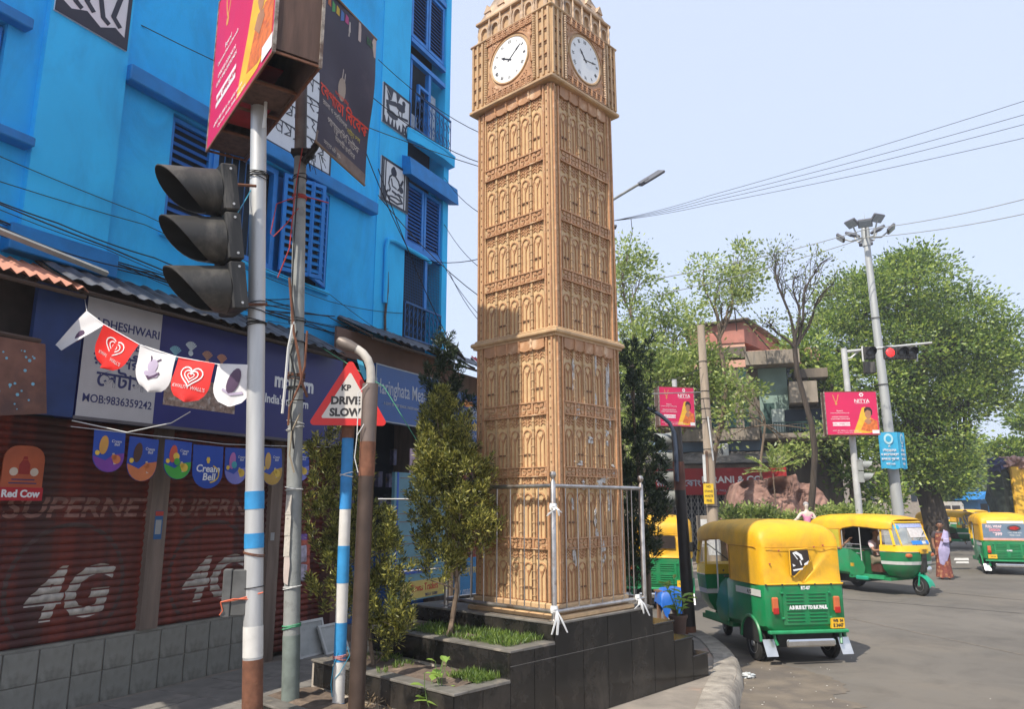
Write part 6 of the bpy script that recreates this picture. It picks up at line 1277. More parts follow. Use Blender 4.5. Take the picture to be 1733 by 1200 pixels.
text('মীরাণা', 14*k_*1.15, m_wht2, sb, T(sl(1132, 813)[0], -.105, zc-.1) @ RX90, bold=.02, ext=.01); text('েকাং', 14*k_*1.15, m_wht2, sb, T(sl(1172, 813)[0], -.105, zc-.1) @ RX90, bold=.02, ext=.01); text('MIRANI & CO.', 13.5*k_*1.2, MATS['ad_white'], sb, T(sl(1240, 813)[0], -.105, zc) @ RX90, bold=.03, ext=.01, sx=1.05); text('Prop. A. K. PAUL, DEALER', 4*k_*1.3, m_wht2, sb, T(sl(1222, 830)[0], -.105, sl(1200, 831)[2]) @ RX90, ext=.01); text('Paints', 6*k_*1.3, m_wht2, sb, T(sl(1282, 812)[0], -.105, zc) @ RX90, ext=.01, shear=.3)
a2 = sl(1140, 960); b2 = sl(1262, 850); mb = MB(); mb.box(a2[0], b2[0], .3, .34, 0, b2[2]+.3); mb.build('gate_backing', m_dkin, sh)
mb = MB(); W_ = b2[0]-a2[0]; n_ = 22; H_ = b2[2]+.2; dx = W_/n_; nz = 9
for i in range(n_):
    for j in range(nz):
        x = a2[0]+i*dx; z = .1+j*H_/nz; dz = H_/nz*.5
        mb.tube([(x, .2, z), (x+dx/2, .2, z+dz), (x, .2, z+2*dz)], .011, 3, cap=False); mb.tube([(x+dx, .2, z), (x+dx/2, .2, z+dz), (x+dx, .2, z+2*dz)], .011, 3, cap=False)
mb.build('gate_lattice', M('gate_grey', (.3, .3, .29), .6, .3), sh, kind='stuff')
mb = MB(); mb.box(-.02, .02, -.02, .02, 0, H_+.1); me = mb.mesh('gate_picket', MATS['gate_grey'])
for i in range(12): put('gate_picket', me, sh, loc=(a2[0]+W_*i/11, .17, .02))
for u0, u1, m_, nm in ((1126, 1140, M('door_maroon', (.18, .03, .03), .6), 'side_door'), (1262, 1270, m_conc2, 'door_pillar'), (1108, 1126, m_conc, 'side_wall'), (1270, 1330, m_conc, 'side_wall')):
    p0 = sl(u0, 900)[0]; p1 = sl(u1, 900)[0]; mb = MB(); mb.box(p0, p1, -.0, .6, 0, b_[2]-.05); mb.build(nm, m_, sh)
p0 = ol(1203, 780, .6); ac = thing('air_conditioner', 'white outdoor air conditioner unit on a ledge above the red sign', 'air conditioner', OO+OD*p0[0]+ON*.95+Vector((0, 0, ol(1203, 779, 1.0)[2])), oa)
mb = MB(); mb.bbox(0, .62, 0, .3, 0, .56, .02); mb.build('case', M('ac_white', (.6, .6, .57), .5), ac); mb = MB(); mb.lathe([(.21, 0), (.2, .012)], 20, T(.24, 0, .28) @ RX90); mb.build('fan_grille', M('fan_grey', (.12, .12, .12), .5), ac)
mb = MB()
for k in range(3): mb.tube([(.24+r*cos(a), -.016, .28+r*sin(a)) for r in (.06+.05*k,) for a in [2*pi*i/20 for i in range(20)]], .004, 3, closed=True)
mb.build('grille_rings', MATS['ac_white'], ac, kind='stuff')
mb = MB(); q0 = ol(1100, 790, .4); q1 = ol(1290, 752, .4); mb.box(q0[0], q1[0], -.4, 0, q0[2]+.5, q1[2]+.2); o = mb.build('upper_band', M('blue_grey_wall', (.14, .2, .27), .8, var=.3, scale=1.5), ob)
# low parapet, notice wall, post
p0 = at_z(1160, 955); p1 = at_z(1196, 952); t = thing('low_wall', 'low broken pale wall at the pavement edge before the red shop', 'wall', p0, atan2(p1.y-p0.y, p1.x-p0.x)); mb = MB(); mb.bbox(0, (p1-p0).length+.6, 0, .5, 0, .55, .02); mb.build('block', m_conc2, t); mb = MB(); mb.bbox(-.4, .3, .5, .9, 0, .95, .02); mb.build('block', m_conc2, t)
p0 = at_y(1184, 915, 22.5); t = thing('notice_wall', 'short grey wall with pasted white papers beside the utility pole', 'wall', (p0.x, 22.5, 0)); mb = MB(); mb.bbox(0, .45, 0, .3, 0, at_y(1184, 873, 22.5).z, .01); mb.build('pillar', m_conc2, t)
for k in range(3): mb = MB(); mb.box(.05, .3-.03*k, -.004-.002*k, 0, .75+.27*k, 1.0+.27*k); mb.build('paper', M('paper_white', (.6, .6, .58), .8), t)
for k in range(5): mb = MB(); mb.box(.07, .25, -.012, -.009, .8+.13*k, .815+.13*k); mb.build('print_line', m_ink, t)
# artificial rock
m_rock = M('maroon_rock', (.29, .165, .13), .9, var=.3, scale=2, bump=.8, bscale=8, c2=(.4, .26, .2), c2amt=.4, c2scale=2, grime=((.1, .055, .045), .8, 1.5, 1))
rc = at_y(1330, 880, 22.3); rk = thing('artificial_rock', 'brownish pink artificial rock fountain with a cave', 'rock fountain', (rc.x, 22.3, 0))
prof_ = [(1234, 880), (1247, 838), (1256, 818), (1272, 811), (1290, 814), (1305, 809), (1322, 806), (1340, 806), (1352, 803), (1356, 818), (1375, 818), (1388, 826), (1400, 842), (1418, 866), (1425, 880)]
nx, nz = 120, 44; rows = []
def ph(u):
    for (a, b), (c, d) in zip(prof_, prof_[1:]):
        if a <= u <= c: return b+(d-b)*(u-a)/(c-a)
    return 880
for j in range(nz+1):
    row = []
    for i in range(nx+1):
        u = 1234+191*i/nx; vt = ph(u)+2.5*noise.noise(Vector((u*.12, 0, 0))); zt_ = at_y(u, vt, 22.3).z; x = at_y(u, 870, 22.3).x-rc.x; z = zt_*j/nz
        q = Vector((x*1.3, 0, z*1.5)); d = (.35*noise.noise(q)+.3*abs(noise.noise(q*2.4))+.1*noise.noise(q*6))*(1-.6*(j/nz)**3)
        cave = math.exp(-(((u-1322)/17)**4+((z-at_y(u, 828, 22.3).z)/.2)**2)); cav2 = math.exp(-(((u-1268)/9)**2+((z-at_y(u, 822, 22.3).z)/.12)**2)); c3 = math.exp(-(((u-1355)/10)**2+((z-at_y(u, 850, 22.3).z)/.3)**2))
        row.append((x, -.5*(1-(j/nz)**2)-.6*d + .85*cave+.5*cav2+.4*c3, z))
    rows.append(row)
rows.append([(p[0], 1.2, p[2]*.98) for p in rows[-1]]); rows.append([(p[0], 1.5, 0) for p in rows[0]])
mb = MB(); mb.loft(rows, cap=False, closed=False); mb.build('rock', m_rock, rk, smooth=False)
mb = MB(); mb.box(-2.3, 2.4, -1.6, -.4, 0, .35); mb.build('basin_wall', m_rock, rk)
# floodlight mast with blue hoarding
m_galv = M('galvanised', (.42, .43, .42), .5, .4, var=.08, scale=3, streak=True)
base = Vector((at_y(1528, 930, 24).x, 24, 0)); topm = at_y(1464, 388, 24)
ms = thing('floodlight_mast', 'tall grey tapering mast with a ring of floodlights on top', 'floodlight mast', base)
mb = MB(); tp = topm-base; tp.y = 0; mb.tube([(0, 0, 0), tp*.5, tp], [.185, .145, .1], 14); mb.build('mast', m_galv, ms, smooth=True)
q = lambda f: tp*f
for f in (.12, .3, .52, .72): mb = MB(); p = q(f); rr = .2-.085*f+.012; mb.tube([(p.x+rr*cos(a), rr*sin(a), p.z) for a in [2*pi*i/16 for i in range(16)]], .014, 4, closed=True); mb.build('strap', m_wire, ms)
m_lampg = M('lamp_glass', (.3, .34, .38), .2, var=.05); m_lampb = M('lamp_body_dark', (.1, .1, .11), .5)
mb = MB(); mb.lathe([(.13, -.6), (.14, 0), (.12, .05), (.02, .12)], 10, T(tp)); mb.tube([tp+Vector((.02, 0, .1)), tp+Vector((.02, 0, .62))], .008, 4); mb.build('mast_head', m_galv, ms)
for k in range(8):
    a_ = k*pi/4+.35; R_ = .78 if k % 2 else .56; zz = .1-.25*(k % 2)-.1*sin(a_); c_ = tp+Vector((cos(a_)*R_, sin(a_)*R_, zz))
    mb = MB(); mb.tube([tp+Vector((0, 0, -.3)), tp+Vector((cos(a_)*R_*.6, sin(a_)*R_*.6, -.35)), c_], .028, 6); mb.build('arm', m_galv, ms)
    Xm = T(c_) @ rotz(a_+pi/2) @ Matrix.Rotation(radians(50), 4, 'X'); mb = MB(); mb.bbox(-.22, .22, -.04, .05, -.15, .15, .015); fl = mb.build('floodlight', m_lampb, ms, X=Xm); mb = MB(); mb.box(-.19, .19, -.052, -.04, -.12, .12); mb.build('lamp_glass', m_lampg, fl)
bc = at_y(1510, 763, 23.7)-base; hb = thing('hoarding', 'two-sided light blue printed hoarding wrapped round the floodlight mast', 'hoarding', (base.x+bc.x, 23.7, base.z+bc.z))
m_cy = M('hoarding_cyan', (.03, .33, .55), .5, var=.06); m_cy2 = M('hoarding_cyan_line', (.4, .6, .65), .5)
for s_, W_, yaw in ((0, .56, radians(-8)), (1, .38, radians(34))):
    X = T(-.43 if not s_ else .125, -.08 if not s_ else -.16, 0) @ rotz(yaw)
    mb = MB(); rows = [[(W_*i/8, .015*sin(i*1.3), z+.02*sin(i*.9)*(z < 0)) for i in range(9)] for z in (-.57, -.2, .2, .57)]; mb.loft(rows, cap=False, closed=False); mb.loft([[(x, y+.01, z) for x, y, z in r_] for r_ in rows[::-1]], cap=False, closed=False); o = mb.build('panel', m_cy, hb, X=X)
    P = circ(W_*.5, .36, W_*.25, 16, ry=.17); poly_mesh([P], m_cy2, 'emblem', hb, X @ T(0, -.022, 0) @ RX90); poly_mesh([circ(W_*.5, .36, W_*.15, 12, ry=.1)], m_cy, 'emblem', hb, X @ T(0, -.028, 0) @ RX90)
    for z, b_, sz in ((.13, 'এই', .07), (.0, 'েসৗন্দর্যায়ন' if not s_ else 'েসৗন্দ', .1), (-.13, 'ও রক্ষণােবক্ষণ' if not s_ else 'ও রক্ষ', .1), (-.27, 'কলকাতা পুরসভা' if not s_ else 'কলকা', .1), (-.42, 'বেরা ১২৩' if not s_ else 'বেরা', .09)): text(b_, sz, MATS['ad_white'], hb, X @ T(W_*.5, -.024, z) @ RX90, sx=.75, bold=.02)
# signal gantry
base = Vector((at_y(1461, 940, 20.5).x, 20.5, 0)); tg = at_y(1428, 590, 20.5)-base
ga = thing('signal_gantry', 'white pole with a horizontal arm holding a signal showing red', 'traffic light', base)
m_wp = M('whitish_pipe', (.5, .5, .48), .5, .2, var=.1)
mb = MB(); mb.tube([(0, 0, 0), tg*.55, tg], [.095, .085, .08], 12); mb.build('pole', m_wp, ga, smooth=True)
e0 = at_y(1426, 596, 20.5)-base; e1 = at_y(1577, 580, 20.3)-base; mb = MB(); mb.tube([e0, e1], [.045, .03], 8); mb.build('arm', m_wp, ga, smooth=True)
mb = MB(); mb.tube([at_y(1431, 608, 20.5)-base, at_y(1440, 606, 20.5)-base, at_y(1452, 595, 20.5)-base], .03, 6); mb.build('brace', m_wp, ga)
m_sred = M('signal_red_lit', (1.0, .02, .02), .4, var=0, emit=1.6)
for k, u in enumerate((1472, 1506, 1525, 1542)):
    c_ = at_y(u, 597+(.0 if k else 0), 20.2)-base; mb = MB(); mb.bbox(-.145, .145, -.03, .12, -.175, .175, .02); s_ = mb.build('signal_section', m_blk, ga, X=T(c_)); 
    mb = MB(); mb.lathe([(.12, 0), (.1, .02), (.03, .03)], 18, T(0, -.03, 0) @ RX90); mb.build('lens', m_sred if k == 1 else M('lens_dead', (.05, .05, .05), .3), s_, smooth=True)
    if k != 1:
        mb = MB(); rows = [[(.13*sin(a), -.03-dd*(.55+.45*cos(a)), .13*cos(a)) for a in [radians(-115+230*i/14) for i in range(15)]] for dd in (0, .2)]; mb.loft(rows, cap=False, closed=False); mb.build('hood', m_blkin, s_)
c_ = at_y(1474, 622, 20.2)-base; mb = MB(); mb.bbox(-.17, .13, -.03, .12, -.16, .16, .02); mb.build('signal_section', m_blk, ga, X=T(c_))
for u in (1459, 1550): mb = MB(); a_ = at_y(u, 586, 20.3)-base; mb.tube([a_, at_y(u+2, 612, 20.3)-base], .03, 5); mb.build('hanger', m_wp, ga)
mb = MB(); c_ = at_y(1460, 800, 20.4)-base
for k in range(2): mb = MB(); visor_z = c_.z+.2-.32*k; mb = MB(); mb.bbox(-.1, .06, -.1, .1, visor_z-.15, visor_z+.15, .01); s_ = mb.build('side_signal_section', m_polegrey, ga, X=T(c_.x-.02, 0, 0)); visor(ga, c_.x+.02, visor_z, .12, -.3, mat=m_polegrey, n=12)
q0 = at_y(1399, 736, 20.2); q1 = at_y(1479, 665, 20.2); ad_box('magenta advertisement box on the gantry pole under the red signal', Vector((q0.x, 20.15, q0.z)), radians(-3), q1.x-q0.x, .25, q1.z-q0.z+.02, m_wood)
# the other advertisement box on its own pole, behind the black bent pole
q0 = at_y(1116, 721, 21.5); q1 = at_y(1178, 655, 21.5); t = ad_box('magenta advertisement box on a white pole left of the utility pole', Vector((q0.x, 21.4, q0.z)), radians(14), (q1.x-q0.x)*1.0, .3, q1.z-q0.z, m_wood)
p0 = at_y(1141, 642, 21.7); t = thing('box_pole', 'slim white pole rising behind the left magenta advertisement box', 'pole', (p0.x, 21.7, 0)); mb = MB(); mb.tube([(.1, .0, 0), (0, 0, p0.z)], .075, 10); mb.build('pole', m_wp, t, smooth=True)
# utility pole
base = Vector((at_y(1211, 950, 20).x, 20, 0)); tp = at_y(1186, 551, 20)-base; up = thing('utility_pole', 'tall pale tapered utility pole with a yellow sign and pasted papers', 'utility pole', base)
mb = MB(); mb.tube([(0, 0, 0), tp*.5, tp], [.16, .135, .1], 12); mb.build('pole', M('concrete_pole_buff', (.34, .27, .2), .85, var=.2, scale=3, streak=True), up, smooth=True)
for f in (.28, .5, .62, .66, .7, .73, .85): p = tp*f; rr = .165-.06*f; mb = MB(); mb.tube([(p.x+rr*cos(a), rr*sin(a), p.z) for a in [2*pi*i/14 for i in range(14)]], .012, 4, closed=True); mb.build('pole_strap', m_wire, up)
p = tp*.10; mb = MB(); mb.tube([p, tp*.19], [.163, .157], 12); mb.build('white_papers', M('white_papers', (.6, .6, .58), .8, var=.1, c2=(.35, .35, .36), c2amt=.4, c2scale=14), up)
c_ = at_y(1200, 836, 19.8)-base; mb = MB(); mb.box(c_.x-.14, c_.x+.12, c_.y-.02, c_.y, c_.z-.26, c_.z+.26); ys = mb.build('yellow_sign', M('yellow_sign', (.75, .48, .02), .5), up)
for k, s_ in enumerate(('NO', 'STAND', 'WASTE', 'FINE')): text(s_, .085, m_ink2, ys, T(c_.x-.01, c_.y-.023, c_.z+.18-.12*k) @ RX90, sx=.8, bold=.01)
c_ = at_y(1195, 793, 19.85)-base; mb = MB(); mb.box(c_.x-.08, c_.x-.01, c_.y-.02, c_.y+.01, c_.z-.35, c_.z+.36); mb.build('white_board_edge', M('ac_white'), up); mb = MB(); mb.box(c_.x+.0, c_.x+.06, c_.y-.0, c_.y+.03, c_.z-.38, c_.z+.46); mb.build('brown_board_edge', MATS['old_wood'], up)
mb = MB(); mb.tube([at_y(1198, 705, 19.8)-base, at_y(1207, 780, 19.8)-base], .022, 5); mb.build('white_conduit', MATS['ac_white'], up)
# street lamp behind the tower
t = thing('street_lamp', 'grey street lamp reaching out from behind the tower over the sky', 'street lamp', (at_y(985, 857, 16.5).x, 16.5, 0))
o_ = t.location; hd = at_y(1090, 306, 16); a_ = at_y(990, 366, 16.4)-o_
mb = MB(); mb.tube([(0, 0, 0), (a_.x, 0, a_.z-.3)], [.1, .07], 10); mb.build('pole', m_galv, t, smooth=True); mb = MB(); mb.tube([(a_.x, 0, a_.z-.4), a_, at_y(1030, 342, 16.2)-o_, hd-o_], .032, 7); mb.build('arm', m_polegrey, t, smooth=True)
X = T(at_y(1104, 299, 16)-o_) @ Matrix.Rotation(radians(-33), 4, 'Y') @ Matrix.Rotation(radians(30), 4, 'X'); mb = MB(); mb.bbox(-.27, .27, -.16, .16, -.03, .03, .012); mb.bbox(-.36, -.12, -.09, .09, -.045, .05, .01); lh = mb.build('lamp_head', m_lampb, t, X=X); mb = MB(); mb.box(-.1, .25, -.13, .13, -.037, -.03); mb.build('lamp_glass', M('lamp_panel_grey', (.35, .36, .3), .4), lh)
mb = MB(); X = T(at_y(1034, 385, 16.8)-o_) @ Matrix.Rotation(radians(-8), 4, 'Y'); mb.bbox(-.3, .13, -.1, .1, -.03, .03, .012); mb.build('lower_lamp_head', m_lampb, t, X=X); mb = MB(); mb.tube([(a_.x, 0, a_.z-1), at_y(1020, 386, 16.8)-o_], .025, 6); mb.build('arm', m_polegrey, t)
# white box truck cab / loaded truck at the right edge, far vehicles
# ================================================================ THREE-WHEELERS (local: y forward from the rear, z up)
m_yc = M('canopy_yellow', (.78, .42, .012), .55, var=.09, scale=3, bump=.5, bscale=7, c2=(.66, .32, .012), c2amt=.42, c2scale=1.6, grime=((.3, .2, .06), .55, 3, .8))
m_yp = M('yellow_paint', (.8, .5, .015), .35, var=.05, scale=4, coat=.2)
m_ag = M('auto_green', (.006, .2, .065), .34, var=.12, scale=3, coat=.2, c2=(.02, .17, .07), c2amt=.35, c2scale=5, bump=.15, bscale=5, grime=((.1, .12, .07), .6, 3.5, .8))
m_ag2 = M('auto_green_worn', (.02, .26, .1), .5, var=.2, scale=8, c2=(.3, .3, .18), c2amt=.25, c2scale=9)
m_tyre = M('tyre', (.022, .021, .02), .85, var=.25, scale=20); m_rimm = M('rim_steel', (.35, .35, .34), .4, .7, var=.2)
m_chrome = M('chrome_bar', (.75, .74, .72), .18, 1.0, var=.05); m_flap = M('flap_metal', (.62, .62, .6), .3, .8, var=.1, scale=8)
m_seat = M('seat_brown', (.09, .03, .02), .6, var=.2); m_int = M('auto_interior', (.025, .025, .022), .8); m_stripe = M('stripe_white', (.62, .62, .58), .4, var=.06)
m_tail1 = M('lamp_orange', (.55, .14, .05), .25); m_tail2 = M('lamp_red', (.4, .02, .015), .25); m_plate = M('plate_yellow', (.75, .42, .02), .45)
m_glass = M('windscreen', (.5, .55, .56), .05, var=.03, alpha=.35, spec=.8); m_teal2 = M('mudguard_teal', (.01, .3, .17), .35, coat=.3)
def archp(hw, zb, zt, n=7, zs=1.42):
    zs = max(zb, min(zs, zt-.12)); L = [(-hw, zb+(zs-zb)*i/3) for i in range(3)]
    for i in range(2*n+1):
        a = pi-pi*i/(2*n); ex = .55; cx, sx = cos(a), sin(a); L.append((hw*math.copysign(abs(cx)**ex, cx), zs+(zt-zs)*abs(sx)**ex))
    return L + [(hw, zb+(zs-zb)*(2-i)/3) for i in range(3)]
def wheel(par, x, y, r=.215, w_=.1, rz=0.0):
    X = T(x, y, r) @ rotz(rz) @ Matrix.Rotation(pi/2, 4, 'Y'); mb = MB(); mb.lathe([(r*.62, -w_/2), (r*.9, -w_/2), (r, -w_*.3), (r*1.0, w_*.3), (r*.9, w_/2), (r*.62, w_/2)], 28)
    t_ = mb.build('wheel', m_tyre, par, smooth=True, X=X)
    for s in (-1, 1):
        mb = MB(); mb.lathe([(r*.6, 0), (r*.58, .012), (r*.5, .0), (r*.2, .004), (r*.16, .022), (.01, .024)], 20, T(0, 0, s*w_*.42) @ (Matrix.Identity(4) if s > 0 else Matrix.Rotation(pi, 4, 'X'))); mb.build('rim', m_rimm, t_, smooth=True)
    mb = MB()
    for i in range(28): a = 2*pi*i/28; mb.X = rotz(a); mb.box(r-.002, r+.004, -.006, .006, -w_*.3, w_*.3)
    mb.build('tread', m_tyre, t_, kind='stuff')
    return t_
def build_auto(name, label, loc, heading, group, far=False):
    t = thing(name, label, 'auto rickshaw', loc, heading, group)
    def rr(hw, z0, z1, y, c=.06):
        P = [(-hw+c, z0), (hw-c, z0), (hw, z0+c), (hw, z1-c*.4), (hw-c*.3, z1), (-hw+c*.3, z1), (-hw, z1-c*.4), (-hw, z0+c)]; return [(x, y, z) for x, z in P]
    mb = MB(); mb.loft([rr(.55, .42, .94, .035), rr(.6, .40, .955, .06), rr(.625, .39, .96, .12), rr(.63, .38, .96, 1.0), rr(.6, .36, .94, 1.22)]); mb.build('rear_body', m_ag, t, smooth=True)
    mb = MB(); mb.box(-.6, .6, 1.22, 1.3, .36, .46); mb.box(-.58, .58, 1.1, 2.15, .31, .37); mb.build('floor', m_ag, t)
    mb = MB(); mb.box(-.6, -.56, 1.22, 2.0, .33, .42); mb.build('sill', m_ag2, t); mb = MB(); mb.box(.56, .6, 1.22, 2.0, .33, .42); mb.build('sill', m_ag2, t)
    for s in (-1, 1):          # curved lower side panels between the seat and the cab
        mb = MB(); P = [(1.15, .38), (1.4, .36), (1.52, .42), (1.56, .55), (1.5, .68), (1.36, .86), (1.15, .95)]; mb.prism([(y, z) for y, z in P], 'x', s*.6-.012, s*.6+.012); mb.build('side_panel', m_ag, t)
        mb = MB(); mb.prism(circ(.42, .27, .265, 24, -.1, pi+.1), 'x', s*.632 if s > 0 else -.636, s*.632+.004 if s > 0 else -.632); mb.build('wheel_well_shade', m_int, t)  # near-black disc paints in the shade of the wheel hollow
        mb = MB(); mb.tube([(s*.645, .42+.275*cos(a), .27+.275*sin(a)) for a in [pi*i/14 for i in range(15)]], .022, 6); mb.build('wheel_arch', m_ag, t, smooth=True)
        wheel(t, s*.57, .42)
        mb = MB(); mb.box(s*.636-.002, s*.636+.002, .1, .82, .8, .88); mb.build('white_stripe', m_stripe, t)
        mb = MB(); mb.slab([(s*.57-.085, .1, .3), (s*.57+.085, .1, .3), (s*.57+.1, .02, .11), (s*.57-.07, .02, .11)], (0, -1, 0), .006); mb.build('mud_flap', m_flap, t)
        mb = MB(); mb.bbox(s*.47-.045, s*.47+.045, .0, .045, .62, .8, .012); lt = mb.build('tail_light', m_tail1, t); mb = MB(); mb.bbox(s*.47-.043, s*.47+.043, -.004, .01, .6, .68, .008); mb.build('red_lens', m_tail2, lt)
        mb = MB(); mb.tube([(s*.5, .06, .4), (s*.5, .03, .3), (s*.48, .0, .24)], .02, 6); mb.build('bumper_bracket', m_ag, t)
    mb = MB(); mb.bbox(-.6, .6, -.03, .05, .37, .41, .01); mb.build('rear_lip', m_ag2, t)
    mb = MB(); mb.bbox(-.37, .37, -.06, .0, .22, .31, .02); mb.build('chrome_bumper', m_chrome, t)
    mb = MB(); mb.box(-.42, .42, .1, 1.2, .2, .38); mb.tube([(-.5, .42, .215), (.5, .42, .215)], .03, 8); mb.build('axle_and_engine', m_int, t)
    mb = MB(); mb.box(-.35, .35, .018, .034, .47, .91); dr = mb.build('engine_door', m_ag, t)
    mb = MB(); mb.prism([(0, 0), (-.012, .004), (-.014, .009), (0, .014)], 'x', -.13, .13); me = mb.mesh('vent', m_ag)
    for gx in (-.17, .17):
        for k in range(9):
            if k == 4: continue
            put('vent', me, dr, loc=(gx, .018, .51+k*.04))
    for gx in (-.36, .36):
        for z in (.55, .85): mb = MB(); mb.bbox(gx-.02, gx+.02, .005, .035, z-.012, z+.012, .004); mb.build('hinge', m_ag2, dr)
    mb = MB(); mb.box(.35, .55, -.008, .03, .42, .54); pl = mb.build('number_plate', m_plate, t); 
    # canopy
    R = [(.10, .585, .95, 1.52), (.06, .6, .945, 1.56)]
    rg = [(.085, .3, 1.05, 1.35)]
    Y = [(.05, .54, .95, 1.48), (.065, .59, .945, 1.56), (.11, .62, .94, 1.63), (.22, .64, .94, 1.69), (.5, .645, .94, 1.725), (.78, .645, .94, 1.735), (.98, .64, .94, 1.735)]
    def canr(y, hw, zb, zt): return [(x*(1+.006*noise.noise(Vector((x*5, y*6, z*5)))), y+.02*noise.noise(Vector((x*6, y*3, z*4)))+.012*noise.noise(Vector((x*16+z*6, y*3, z*2)))+.05*max(0, z-.95)*(y < .3), z) for x, z in archp(hw, zb, zt)]
    rows = [canr(*q) for q in Y]; back = [[(p[0]*k, rows[0][i][1]-.012*(1-k), .955+(p[2]-.955)*k) for i, p in enumerate(rows[0])] for k in (.02, .15, .3, .45, .6, .75, .88)]
    mb = MB(); mb.loft(back+rows, cap=False, closed=False); mb.build('canopy', m_yc, t, smooth=True)
    mb = MB(); rows = [canr(y, hw, zb, zt) for y, hw, zb, zt in ((.96, .642, 1.36, 1.735), (1.05, .642, 1.42, 1.737), (1.35, .635, 1.47, 1.735), (1.7, .625, 1.45, 1.72), (2.0, .61, 1.42, 1.70), (2.2, .585, 1.42, 1.665), (2.27, .56, 1.43, 1.63))]
    mb.loft(rows, cap=False, closed=False); mb.loft([[(x*.97, y, z-.02) for x, y, z in r] for r in rows][::-1], cap=False, closed=False); mb.build('roof', m_yc, t, smooth=True)
    mb = MB(); mb.loft([[(x*.955, y, z-.03) for x, y, z in canr(*q)] for q in Y[2:]][::-1], cap=False, closed=False); mb.build('canopy_lining', m_int, t)
    for s in (-1, 1):
        mb = MB(); mb.tube([(s*.648, y, 1.40+.0*y) for y in (.16, .4, .7, .97)], .006, 4); mb.build('seam', M('seam_ochre', (.5, .24, .01), .7), t)  # seams and canopy edges in a darker ochre
        mb = MB(); mb.box(s*.64-.003, s*.64+.003, .955, 1.0, .95, 1.4); mb.build('canopy_edge', MATS['seam_ochre'], t)
        mb = MB(); mb.tube([(s*.6, 1.0, .9), (s*.6, 1.0, 1.5)], .012, 6); mb.tube([(s*.6, 1.48, .42), (s*.6, 1.48, 1.5)], .012, 6); mb.build('frame_tube', m_wp, t, kind='stuff')
    mb = MB(); mb.tube([(-.56, .045, 1.40), (.56, .045, 1.40)], .005, 4); mb.build('seam', MATS['seam_ochre'], t)
    mb = MB(); mb.tube([(-.6, .03, .952), (.6, .03, .952)], .012, 5); mb.build('canopy_hem', m_yc, t)
    # seats, bars and driver's place
    mb = MB(); mb.bbox(-.55, .55, .45, .95, .5, .66, .03); mb.build('passenger_seat', m_seat, t); mb = MB(); mb.bbox(-.55, .55, .3, .42, .66, 1.1, .03); mb.build('seat_back', m_seat, t)
    mb = MB(); mb.bbox(-.22, .25, 1.42, 1.7, .42, .66, .03); mb.build('driver_seat', m_seat, t)
    for s in (1,):
        for z in (.86, .96, 1.06): mb = MB(); mb.tube([(s*.6, 1.02, z), (s*.6, 1.46, z)], .011, 6); mb.build('side_bar', m_steel, t)
    mb = MB(); mb.tube([(-.55, 1.36, .95), (.55, 1.36, .95)], .012, 6); mb.build('partition_bar', m_steel, t); mb = MB(); mb.box(-.57, .57, 1.34, 1.37, .4, .9); mb.build('partition', m_ag, t)
    # cab
    def dplan(hw, y0, y1, z, n=9, p=.75): return [(-hw, y0, z)] + [(-hw*math.copysign(abs(cos(a))**p, cos(a)), y0+.25*(y1-y0)+(y1-y0)*.75*sin(a)**p, z) for a in [pi*i/n for i in range(n+1)]] + [(hw, y0, z)]
    cabz = [(.36, .26, 2.05, 2.32), (.42, .42, 2.0, 2.42), (.55, .53, 1.97, 2.52), (.72, .575, 1.95, 2.57), (.93, .595, 1.95, 2.585)]
    mb = MB(); mb.loft([dplan(hw, y0, y1, z) for z, hw, y0, y1 in cabz]); mb.build('cab_front', m_ag, t, smooth=True)
    mb = MB(); mb.loft([dplan(hw+.004, y0, y1+.004, z) for z, hw, y0, y1 in ((.66, .562, 1.95, 2.556), (.73, .577, 1.95, 2.574))], cap=False); mb.build('white_band', m_stripe, t)
    mb = MB(); mb.loft([dplan(.597, 1.95, 2.59, .93), dplan(.592, 1.95, 2.575, 1.0), dplan(.588, 1.95, 2.555, 1.07)]); mb.build('yellow_band', m_yp, t, smooth=True)
    mb = MB(); mb.loft([dplan(.598, 1.95, 2.592, .922), dplan(.598, 1.95, 2.592, .937)]); mb.build('trim_line', m_chrome, t)
    lo = dplan(.585, 1.95, 2.55, 1.07)[1:-1]; hi = dplan(.56, 1.95, 2.34, 1.56)[1:-1]
    for s in (0, 1):
        a_ = lo[1] if s == 0 else lo[-2]; b_ = hi[1] if s == 0 else hi[-2]; mb = MB(); mb.tube([a_, b_], .03, 6); mb.build('pillar', m_yp, t); a2 = (a_[0], 1.98, 1.07); b2 = (b_[0], 1.98, 1.55); mb = MB(); mb.tube([a2, b2], .02, 6); mb.build('pillar', m_yp, t)
        mb = MB(); a3 = lo[2] if s == 0 else lo[-3]; b3 = hi[2] if s == 0 else hi[-3]; mb.tube([a3, b3], .018, 6); mb.build('screen_edge', m_yp, t)
    mb = MB(); mb.loft([lo, hi], cap=False, closed=False); mb.build('windscreen', m_glass, t, smooth=True)
    mb = MB(); mb.tube([(p[0], p[1]+.005, p[2]) for p in hi], .022, 6); mb.build('screen_top', m_yp, t)
    mb = MB(); mb.tube([lo[5], ((lo[3][0]+hi[3][0])/2, (lo[3][1]+hi[3][1])/2+.01, 1.36)], .008, 4); mb.build('wiper', m_int, t)
    mb = MB(); mb.box(-.075, .075, 2.5, 2.6, .5, .93); mb.bbox(-.06, .06, 2.59, 2.61, .78, .88, .008); mb.build('nose_column', m_int, t)
    for s in (-1, 1): mb = MB(); mb.bbox(s*.38-.07, s*.38+.07, 2.44, 2.545, .82, .9, .02); mb.build('indicator', m_tail1, t)
